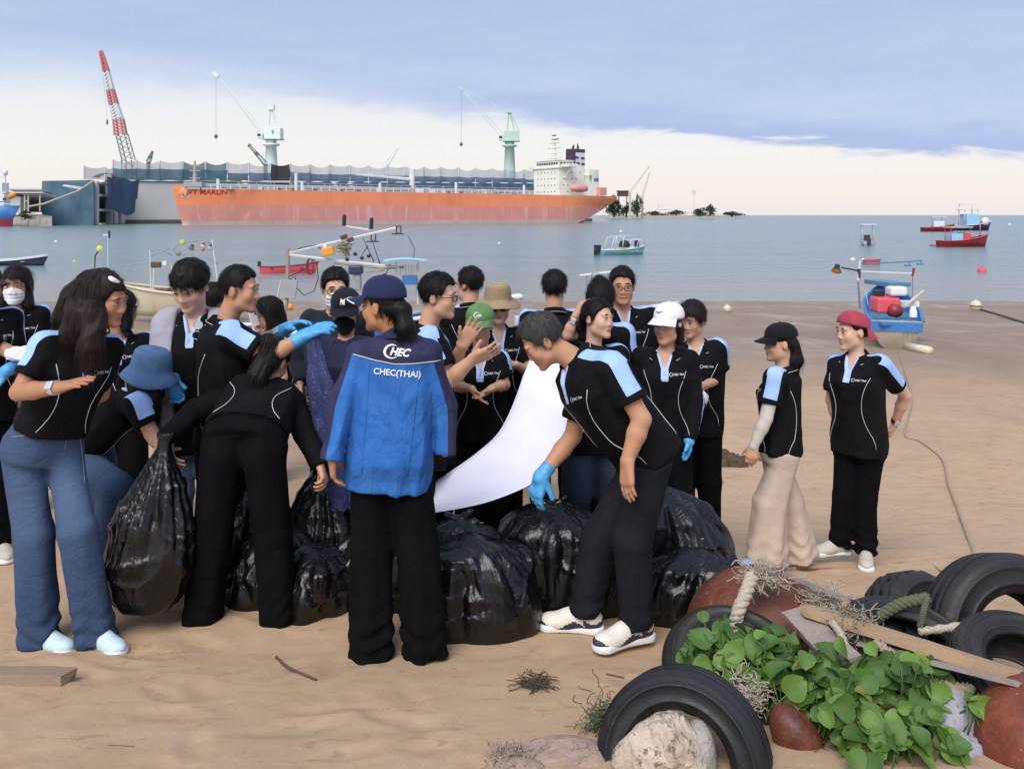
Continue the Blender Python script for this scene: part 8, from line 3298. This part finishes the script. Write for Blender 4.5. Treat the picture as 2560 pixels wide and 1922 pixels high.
    for x0, yw in ((-14, 3.0), (0, 3.2), (4.0, 2.0), (6.2, 0.15)):
        X0 = at(0, 500, d)[0] + x0 * 0.62
        for z, fl in ((-0.5, 0.0), (2.2, 0.0), (2.25, 0.02), (6.2, 1.0)):
            ex = fl * (x0 > 0) * x0 * 0.35
            V += [(X0 + ex, d - yw * (0.6 + 0.4 * fl), z), (X0 + ex, d + yw * (0.6 + 0.4 * fl), z)]
    F1, F2 = [], []
    for i in range(3):
        for k in range(3):
            for sgn in (0, 1):
                a = i * 8 + k * 2 + sgn
                f = (a, a + 8, a + 10, a + 2)
                (F1 if k == 0 else F2).append(f if sgn == 0 else f[::-1])
        a = i * 8 + 6
        F2.append((a, a + 8, a + 9, a + 1))
    link('lower_hull', mesh_np('lower_hull', V, F1, True), t, M('b_red'))
    link('upper_hull', mesh_np('upper_hull', V, F2, True), t, M('b_blue'))
    for px, row, sx, sz in ((5, 515, 3.2, 2.6), (6, 497, 3.0, 2.2), (4, 482, 4.2, 0.4), (3, 469, 2.6, 2.8)):
        MB().box(at(px, row, d), (sx, 3.4, sz)).build('house', M('crane_white'), t)
    for px in (9, 14):
        MB().box(at(px, 498, d - 1.75), (0.45, 0.12, 0.7)).build('window', M('win_dark'), t)
    mb = MB().tube([at(12, 486, d), at(12, 428, d)], [0.5, 0.3], 6)
    mb.tube([at(12, 440, d), at(-10, 446, d)], 0.15, 4)
    mb.build('mast', M('crane_white'), t)
    MB().lathe([(0.1, 1.0), (0.7, 0.5), (0.7, -0.5), (0.1, -1)], 10, at(13, 432, d)).build('radar_dome', M('crane_white'), t, smooth=True)
    MB().lathe([(0.05, -1.6), (0.8, -1.0), (0.9, 0.5), (0.05, 1.5)], 10, at(30, 489, d - 2), Matrix.Rotation(math.radians(60), 3, 'Y')).build('lifeboat', M('b_orange'), t, smooth=True)
    MB().tube([at(2, 510, d - 1.8), at(34, 510, d - 1.8)], 0.1, 4).build('rail', M('crane_white'), t)


build_boats()


def ball(label, p, r, mat, name='buoy', band=None):
    prof = [(r * math.sin(a), -r * math.cos(a)) for a in [math.pi * k / 10 for k in range(11)]]
    o = MB().lathe(prof, 16, p).build(name, M(mat), None, smooth=True)
    tag(o, label, 'buoy')
    MB().lathe([(r * 0.20, r * 0.96), (r * 0.20, r * 1.15), (0.001, r * 1.16)], 8, p).build('eye', M(mat), o)
    if band:
        MB().lathe([(r * 1.01, -r * 0.10), (r * 1.02, r * 0.0), (r * 1.01, r * 0.10)], 16, p).build('seam', M(band), o)
    return o


def on_sand(sx, row, r):
    p = gpt(sx, row)
    return p + EZ * r * 0.8


ball('round pink buoy afloat to the right', afloat(2455, 680) + EZ * 0.05, 0.26, 'b_pink')
ball('pale cream buoy stranded on the wet sand with its rope', on_sand(2440, 776, 0.19), 0.19, 'b_cream', band='b_brown')
ball('pale yellow buoy stranded behind the white cap', on_sand(1818, 780, 0.13), 0.13, 'b_cream')
ball('cream buoy afloat left of the red tender', afloat(2132, 651), 0.22, 'b_cream')
ball('small white buoy afloat beside the red tender', afloat(2157, 650), 0.12, 'crane_white')
ball('tiny white buoy afloat behind the rigged boat lights', afloat(1248, 609), 0.15, 'crane_white')
ball('small red buoy under the cyan motorboat\'s bow', afloat(1604, 634), 0.15, 'b_pink')
ball('small yellow buoy afloat beyond the long dark boat', afloat(186, 654), 0.12, 'b_lime')
ball('tiny white buoy near the netted dock wall', afloat(140, 605), 0.2, 'crane_white')
ball('tiny white buoy far out on the right', afloat(2524, 562), 0.45, 'crane_white')
ball('orange buoy on the sand below the tilted light frame', on_sand(724, 775, 0.12), 0.12, 'b_orange')
b = blob('float', on_sand(1292, 750, 0.1) + EZ * 0.05, (0.27, 0.16, 0.13), 'crane_white', 'white foam float washed up behind the straw hat', 'float', 0.02, 7, 5, 0.03)


def rig_lamp(parent, p, dv, mat, r=0.10, shade='b_black'):
    R = Vector(tuple(unit(dv))).to_track_quat('Z', 'Y').to_matrix()
    o = MB().lathe([(0.01, -r * 0.9), (r * 0.5, -r * 0.8), (r * 0.55, -r * 0.2), (r, r * 0.6)], 12, p, R).build('lamp', M(shade), parent, smooth=True)
    MB().lathe([(r * 0.98, r * 0.55), (r * 0.6, r * 0.75), (0.001, r * 0.8)], 12, p, R).build('lens', M(mat), o, smooth=True)


def rigged_boats():
    # ---- frame of fishing lights behind the caps
    d = 15.0
    base = gpt(720, 900)
    g = lambda x, y, dd=0: at(x, y, d + dd)
    t = thing('fishing_boat', 'beached boat with tilted pole frame, orange lamp and hanging cable coils', 'boat', (g(850, 700)[0], d, float(ground_z(g(850, 700)[0], d))))
    zg = float(ground_z(g(850, 0)[0], d))
    V, F, te = hull_mesh(5.0, 1.5, 0.6, 0.5)
    c = np.array([g(850, 0)[0], d + 0.5, zg - 0.05])
    link('hull', mesh_np('hull', [np.array(v) + c for v in V], F), t, M('b_blue'))
    for e in te:
        MB().tube([np.array(p) + c for p in e], 0.04, 5).build('gunwale', M('crane_white'), t, smooth=True)
    MB().tube([g(716, 770), g(718, 720), g(720, 640), g(719, 622)], 0.035, 6).build('post', simple('pole_rust', (0.33, 0.27, 0.22), 0.7), t)
    MB().tube([g(718, 720), (g(700, 0)[0], d, zg + 0.5)], 0.028, 6).build('post', M('pole_pale'), t)
    MB().tube([g(722, 632), g(840, 605), g(990, 570)], 0.022, 5).build('upper_beam', M('pole_pale'), t)
    MB().tube([g(722, 637), g(860, 654), g(1000, 669)], 0.024, 5).build('lower_beam', M('pole_pale'), t)
    MB().tube([g(864, 566), g(922, 575)], 0.016, 5).build('cross_beam', M('pole_pale'), t)
    MB().tube([g(835, 658), g(960, 672), g(1010, 668)], 0.02, 5).build('lower_beam', M('pole_rust'), t)
    # cylinder lamps standing up, flood lamps hanging
    for x, y in ((860, 552), (928, 560)):
        mb = MB().tube([g(x, y + 13), g(x + 1, y - 12)], 0.036, 8)
        mb.build('tube_lamp', M('b_black'), t)
        MB().tube([g(x - 2, y - 13), g(x + 5, y - 13)], 0.018, 6).build('tube_cap', M('b_black'), t)
    for x, y in ((860, 592), (876, 599)):
        MB().box(g(x, y), (0.12, 0.08, 0.07), Matrix.Rotation(math.radians(-20), 3, 'Y')).build('flood_lamp', M('b_brown'), t, bevel=0.01)
    MB().box(g(820, 628, -0.1), (0.21, 0.10, 0.15), Matrix.Rotation(math.radians(-14), 3, 'Y')).build('orange_lamp', M('b_orange'), t, bevel=0.02)
    MB().box(g(813, 616, -0.1), (0.06, 0.05, 0.08)).build('lamp_clamp', M('pole_pale'), t)
    for x, y in ((934, 597), (997, 578)):
        ring = [g(x - 6, y - 12), g(x + 5, y - 12), g(x + 5, y + 4), g(x - 6, y + 4), g(x - 6, y - 12)]
        MB().tube(ring, 0.012, 4).build('lamp_bracket', M('b_black'), t)
        MB().box(g(x - 2, y + 7), (0.20, 0.10, 0.02)).build('flood_lamp', M('b_black'), t)
    # hanging cables and coils
    lp = [g(722, 700), g(738, 690), g(742, 720), g(760, 738), g(785, 728), g(796, 695), g(792, 660), g(783, 645)]
    MB().tube(lp, 0.009, 5).build('cable', M('b_black'), t, smooth=True)
    MB().tube([g(722, 692), g(745, 682), g(770, 668), g(782, 648)], 0.008, 5).build('cable', M('b_black'), t, smooth=True)
    MB().tube([g(725, 630), g(760, 618), g(790, 614), g(808, 625)], 0.010, 5).build('cable', M('b_black'), t, smooth=True)
    for q in range(3):
        ring = [g(775 + q + (9 - q) * math.cos(a), 666 + 20 * math.sin(a)) for a in [2 * math.pi * k / 20 for k in range(21)]]
        MB().tube(ring, 0.011, 5, cap=False).build('coil', simple('hose_red', (0.16, 0.02, 0.03), 0.5), t, smooth=True)
    MB().box(g(722, 722, -0.05), (0.27, 0.05, 0.32), Matrix.Rotation(math.radians(8), 3, 'Y')).build('grey_board', simple('board_grey', (0.33, 0.34, 0.38), 0.6), t)
    MB().tube([g(703, 700), g(693, 745)], 0.012, 5).build('chain', M('pole_pale'), t)
    # rods, reels and engine
    for x0, y0, x1, y1 in ((905, 590, 935, 655), (930, 600, 950, 660), (903, 640, 920, 615), (870, 655, 862, 630), (960, 700, 975, 660)):
        MB().tube([g(x1, y1), g(x0, y0)], [0.010, 0.004], 4).build('fishing_rod', M('b_black'), t)
    for x, y in ((868, 648), (905, 645), (922, 640), (888, 635)):
        MB().lathe([(0.001, -0.03), (0.035, -0.02), (0.035, 0.02), (0.001, 0.03)], 8, g(x, y), Matrix.Rotation(math.radians(90), 3, 'X')).build('reel', M('b_black'), t)
    strands('bundle of dry net hung on the light frame', g(862, 620), (0.10, 0.05, 0.12), 90, 'rope_tan', 31, r=0.006)
    MB().box(g(890, 674), (0.24, 0.22, 0.16)).build('outboard_cowl', M('b_navy'), t, bevel=0.03)
    MB().box(g(893, 705), (0.14, 0.14, 0.30)).build('outboard_leg', simple('motor_grey', (0.30, 0.30, 0.31), 0.4), t, bevel=0.02)
    MB().tube([g(915, 680), g(960, 676)], 0.018, 5).build('tiller', M('motor_grey'), t)
    # pale blue canopy with clutter beneath
    mb = MB()
    mb.grid(lambda u, v: g(958 + 112 * u, 652 - 6 * math.sin(3.14 * u) - 3 * v, -0.3 + 0.9 * v), 10, 4)
    cn = mb.build('canopy', M('b_sky'), t, smooth=True)
    md = cn.modifiers.new('solid', 'SOLIDIFY')
    md.thickness = 0.02
    for x in (990, 1045):
        MB().tube([g(x, 655), g(x, 760)], 0.016, 5).build('canopy_post', M('pole_pale'), t)
    for k in range(7):
        x = 1000 + 7 * k
        MB().tube([g(x, 662), g(x + 1, 690 + 4 * (k % 3))], 0.010, 4).build('hanging_float', M('crane_white' if k % 2 else 'b_cream'), t)
    MB().box(g(1025, 700), (0.25, 0.2, 0.16)).build('crate', M('b_blue'), t)
    MB().tube([g(1020, 590), g(1036, 622), g(1034, 650)], 0.006, 4).build('antenna', M('b_black'), t)

    # ---- cream boat with a canopy frame at the left
    d2 = 24.0
    k = lambda x, y, dd=0: at(x, y, d2 + dd)
    zg2 = float(ground_z(k(400, 0)[0], d2))
    t = thing('fishing_boat', 'cream beached boat with thin pole frame hung with small lamps', 'boat', (k(400, 0)[0], d2, zg2))
    V, F, te = hull_mesh(3.4, 1.2, 0.50, 0.35)
    c = np.array([k(432, 0)[0], d2 + 0.3, float(k(0, 782)[2])])
    Rz = Matrix.Rotation(math.radians(184), 3, 'Z')
    link('hull', mesh_np('hull', [np.array(Rz @ Vector(v)) + c for v in V], F), t, M('b_cream'))
    for e in te:
        MB().tube([np.array(Rz @ Vector(p)) + c for p in e], 0.04, 5).build('gunwale', M('b_cream'), t, smooth=True)
    for a, b in (((428, 660), (438, 760)), ((530, 600), (552, 760)), ((375, 625), (378, 750)), ((385, 665), (382, 760))):
        MB().tube([k(*a), k(*b)], 0.018, 5).build('post', M('pole_pale'), t)
    for pts in ([(375, 627), (405, 624), (430, 640)], [(375, 665), (430, 662), (470, 658)], [(305, 667), (345, 660), (385, 654)], [(378, 640), (425, 622)], [(430, 628), (450, 607)], [(455, 640), (470, 630), (485, 640)], [(460, 608), (500, 600), (530, 610)], [(490, 625), (545, 660)]):
        MB().tube([k(*p) for p in pts], 0.012, 4).build('frame_rail', M('board_grey'), t, smooth=True)
    MB().box(k(390, 662), (0.28, 0.1, 0.16)).build('net_roll', M('rope_dark'), t, bevel=0.03)
    MB().box(k(412, 658), (0.10, 0.06, 0.12)).build('float_block', M('crane_white'), t)
    for x, y, dv, m in ((456, 606, (0.5, -1, 0), 'b_lime'), (447, 632, (0.2, -1, -0.2), 'motor_grey'), (480, 618, (0, -0.6, -0.6), 'motor_grey'), (526, 618, (0, -0.6, -0.5), 'crane_white'), (508, 614, (0, -0.7, -0.5), 'crane_white')):
        rig_lamp(t, k(x, y), dv, m, 0.085)
    MB().lathe([(0.001, 0.06), (0.05, 0.03), (0.05, -0.03), (0.001, -0.06)], 10, k(507, 624)).build('red_bulb', M('b_pink'), t, smooth=True)
    MB().box(k(408, 733), (0.40, 0.3, 0.28)).build('engine', M('b_brown'), t, bevel=0.03)
    MB().box(k(404, 738, -0.2), (0.26, 0.05, 0.14)).build('engine_block', M('motor_grey'), t, bevel=0.02)
    # ---- two thin posts with a lamp beyond the long dark hair
    t = thing('lamp_pole', 'thin pale pole with a small cross arm beyond the long dark hair', 'pole', tuple(gpt(272, 800)))
    p = at(270, 585, 22)
    MB().tube([p, at(271, 700, 22), at(271, 830, 22)], 0.02, 6).build('pole', M('b_sky'), t)
    MB().tube([at(258, 589, 22), at(274, 586, 22)], 0.02, 5).build('cross_arm', M('pole_pale'), t)
    MB().tube([at(273, 577, 22), at(273, 595, 22)], 0.028, 6).build('cap', M('b_black'), t)
    t = thing('work_lamp', 'round lime-faced lamp on a bent dark arm beyond the long dark hair', 'lamp', tuple(at(238, 800, 21)))
    rig_lamp(t, at(250, 622, 21), (0.3, -1, 0.1), 'b_lime', 0.085)
    MB().tube([at(238, 640, 21), at(236, 690, 21), at(236, 840, 21)], 0.016, 5).build('arm', M('b_black'), t, smooth=True)
    MB().tube([at(248, 624, 21), at(238, 640, 21)], 0.016, 5).build('arm', M('b_black'), t)
    # ---- white canopy edge behind the piled-up hair
    t = thing('fishing_boat', 'beached boat of which only a slanting white sunshade shows above the heads', 'boat', tuple(gpt(1495, 850)))
    d3 = 18.0
    mb = MB().grid(lambda u, v: at(1449 + 86 * u, 686 - 10 * u, d3 + 1.2 * v), 6, 2)
    cn = mb.build('sunshade', M('crane_white'), t)
    md = cn.modifiers.new('solid', 'SOLIDIFY')
    md.thickness = 0.035
    for x in (1466, 1520):
        MB().tube([at(x, 684, d3 + 0.5), at(x, 860, d3 + 0.5)], 0.02, 5).build('post', M('pole_pale'), t)
    V, F, te = hull_mesh(3.6, 1.3, 0.5, 0.4)
    c = np.array([at(1500, 0, d3)[0], d3 + 0.6, float(ground_z(at(1500, 0, d3)[0], d3))])
    link('hull', mesh_np('hull', [np.array(v) + c for v in V], F), t, M('crane_white'))
    MB().lathe([(0.001, 0.12), (0.09, 0.06), (0.09, -0.1), (0.001, -0.12)], 10, at(1488, 692, d3)).build('lamp', M('motor_grey'), t, smooth=True)
    MB().tube([at(1392, 622, d3), at(1420, 670, d3), at(1462, 740, d3)], 0.006, 4).build('stay', M('rope_pale'), t)

    # ---- blue boat with light frame on the wet sand at the right
    d4 = 17.6
    m = lambda x, y, dd=0: at(x, y, d4 + dd)
    x0 = m(2228, 0)[0]
    zg4 = float(ground_z(x0, d4))
    t = thing('fishing_boat', 'blue-lined cream boat beached stern to the shore, rust-streaked, with red engine and light poles', 'boat', (x0, d4, zg4))
    L = 4.6
    V, F, te = hull_mesh(L, 1.12, 0.46, 0.46, 0.88)
    Rz = Matrix.Rotation(math.radians(69), 3, 'Z')
    off = np.array([x0 + 0.40 * L / 2, d4 + L / 2 * 0.92, zg4 + 0.10])
    tr = lambda v: np.array(Rz @ Vector(v)) + off
    link('hull', mesh_np('hull', [tr(v) for v in V], F), t, M('b_rusty'))
    for e in te:
        MB().tube([tr((x, y, z + 0.01)) for x, y, z in e], 0.045, 5).build('gunwale', M('b_blue'), t, smooth=True)
    V2 = [tr((x * 0.985, y * 0.93, max(z, 0.30))) for x, y, z in V]
    link('lining', mesh_np('lining', V2, [f[::-1] for f in F[:-1]]), t, M('b_blue'))
    n = len(te[0])
    fl = [tr((p[0], p[1] * 0.9, 0.34)) for p in te[0]] + [tr((p[0], p[1] * 0.9, 0.34)) for p in te[1]]
    link('floor', mesh_np('floor', fl, [(i, i + 1, n + i + 1, n + i) for i in range(n - 1)], False), t, M('b_teal'))
    MB().box(tr((-L / 2 - 0.02, 0, 0.36)), (0.05, 0.98, 0.19), Rz).build('transom_band', M('b_blue'), t)
    MB().box(tr((-L / 2 + 0.25, 0, 0.42)), (0.9, 0.45, 0.06), Matrix.Rotation(math.radians(9), 3, 'Z')).build('stern_deck', M('b_blue'), t)
    MB().box(tr((L / 2 - 0.9, 0, 0.98)), (0.55, 1.1, 0.10), Matrix.Rotation(math.radians(9), 3, 'Z')).build('bow_deck', M('b_teal'), t)
    MB().box(tr((-L / 2 + 0.9, 0.18, 0.72)), (0.50, 0.45, 0.34)).build('engine', M('b_pink'), t, bevel=0.05)
    MB().lathe([(0.001, 0.13), (0.14, 0.11), (0.15, -0.10), (0.001, -0.13)], 12, tr((-L / 2 + 0.7, 0.0, 0.62)), Matrix.Rotation(math.radians(90), 3, 'X')).build('flywheel', M('b_red'), t, smooth=True)
    MB().box(tr((-L / 2 + 0.9, -0.05, 1.02)), (0.36, 0.30, 0.20)).build('fuel_tank', M('crane_white'), t, bevel=0.05)
    MB().box(tr((-L / 2 + 1.0, 0.30, 0.94)), (0.20, 0.20, 0.18)).build('air_filter', M('b_black'), t, bevel=0.03)
    MB().tube([tr((-L / 2 + 0.8, -0.2, 0.7)), tr((-L / 2 + 1.9, -0.65, 0.95))], 0.035, 6).build('tiller', M('b_cream'), t)
    MB().box(tr((-L / 2 + 1.5, -0.30, 0.70)), (0.4, 0.3, 0.12)).build('box', M('crane_white'), t)
    MB().lathe([(0.001, 0.12), (0.05, 0.10), (0.08, 0.0), (0.08, -0.10)], 8, tr((-L / 2 + 0.1, -0.32, 0.66))).build('bottle', M('crane_white'), t, smooth=True)
    MB().tube([m(2150, 770, 2.0), m(2145, 700, 1.0), m(2150, 652, 1.0)], 0.025, 6).build('mast', M('pole_pale'), t)
    MB().tube([m(2148, 672, 1.0), m(2148, 695, 1.0)], 0.035, 6).build('mast_sleeve', M('b_brown'), t)
    MB().tube([m(2150, 679, 1.0), m(2285, 684, 1.0)], 0.015, 5).build('crossbar', M('pole_pale'), t)
    MB().tube([m(2153, 660, 1.0), m(2240, 656, 1.0), m(2303, 652, 1.0)], 0.016, 5).build('crossbar', M('b_teal'), t)
    MB().tube([m(2103, 669, 1.0), m(2150, 678, 1.0)], 0.018, 5).build('lamp_arm', M('b_black'), t)
    rig_lamp(t, m(2092, 672, 1.0), (-0.3, -0.4, -0.8), 'b_orange', 0.11)
    for x, y in ((2272, 660), (2302, 656)):
        MB().tube([m(x + 2, y - 8, 1.0), m(x, y + 2, 1.0)], 0.012, 4).build('lamp_bracket', M('b_teal'), t)
        MB().box(m(x - 2, y + 4, 1.0), (0.12, 0.08, 0.035)).build('flood_lamp', M('b_teal'), t)
    MB().tube([m(2285, 670, 1.0), m(2281, 690, 1.0)], 0.03, 6).build('red_reflector', M('b_red'), t)
    MB().tube([m(2282, 688, 1.0), m(2280, 780, 1.4)], 0.010, 4).build('line', M('board_grey'), t)
    MB().tube([m(2152, 720, 1), m(2165, 730, 1), m(2170, 762, 1)], 0.008, 4).build('line', M('pole_pale'), t)
    MB().box(m(2210, 746, 4.5), (0.26, 0.1, 0.14)).build('bow_reel', M('board_grey'), t)
    MB().tube([tr((-L / 2 + 0.1, -0.62, 0.58)), tr((-L / 2 - 0.05, -0.4, 0.2)), tr((-L / 2 - 0.1, -0.2, 0.0))], 0.012, 4).build('stern_rope', M('rope_tan'), t, smooth=True)
    MB().tube([gpt(2262, 872, 0.06), gpt(2325, 885, 0.06)], 0.085, 10).build('roller_log', M('b_cream'), t, smooth=True)


rigged_boats()
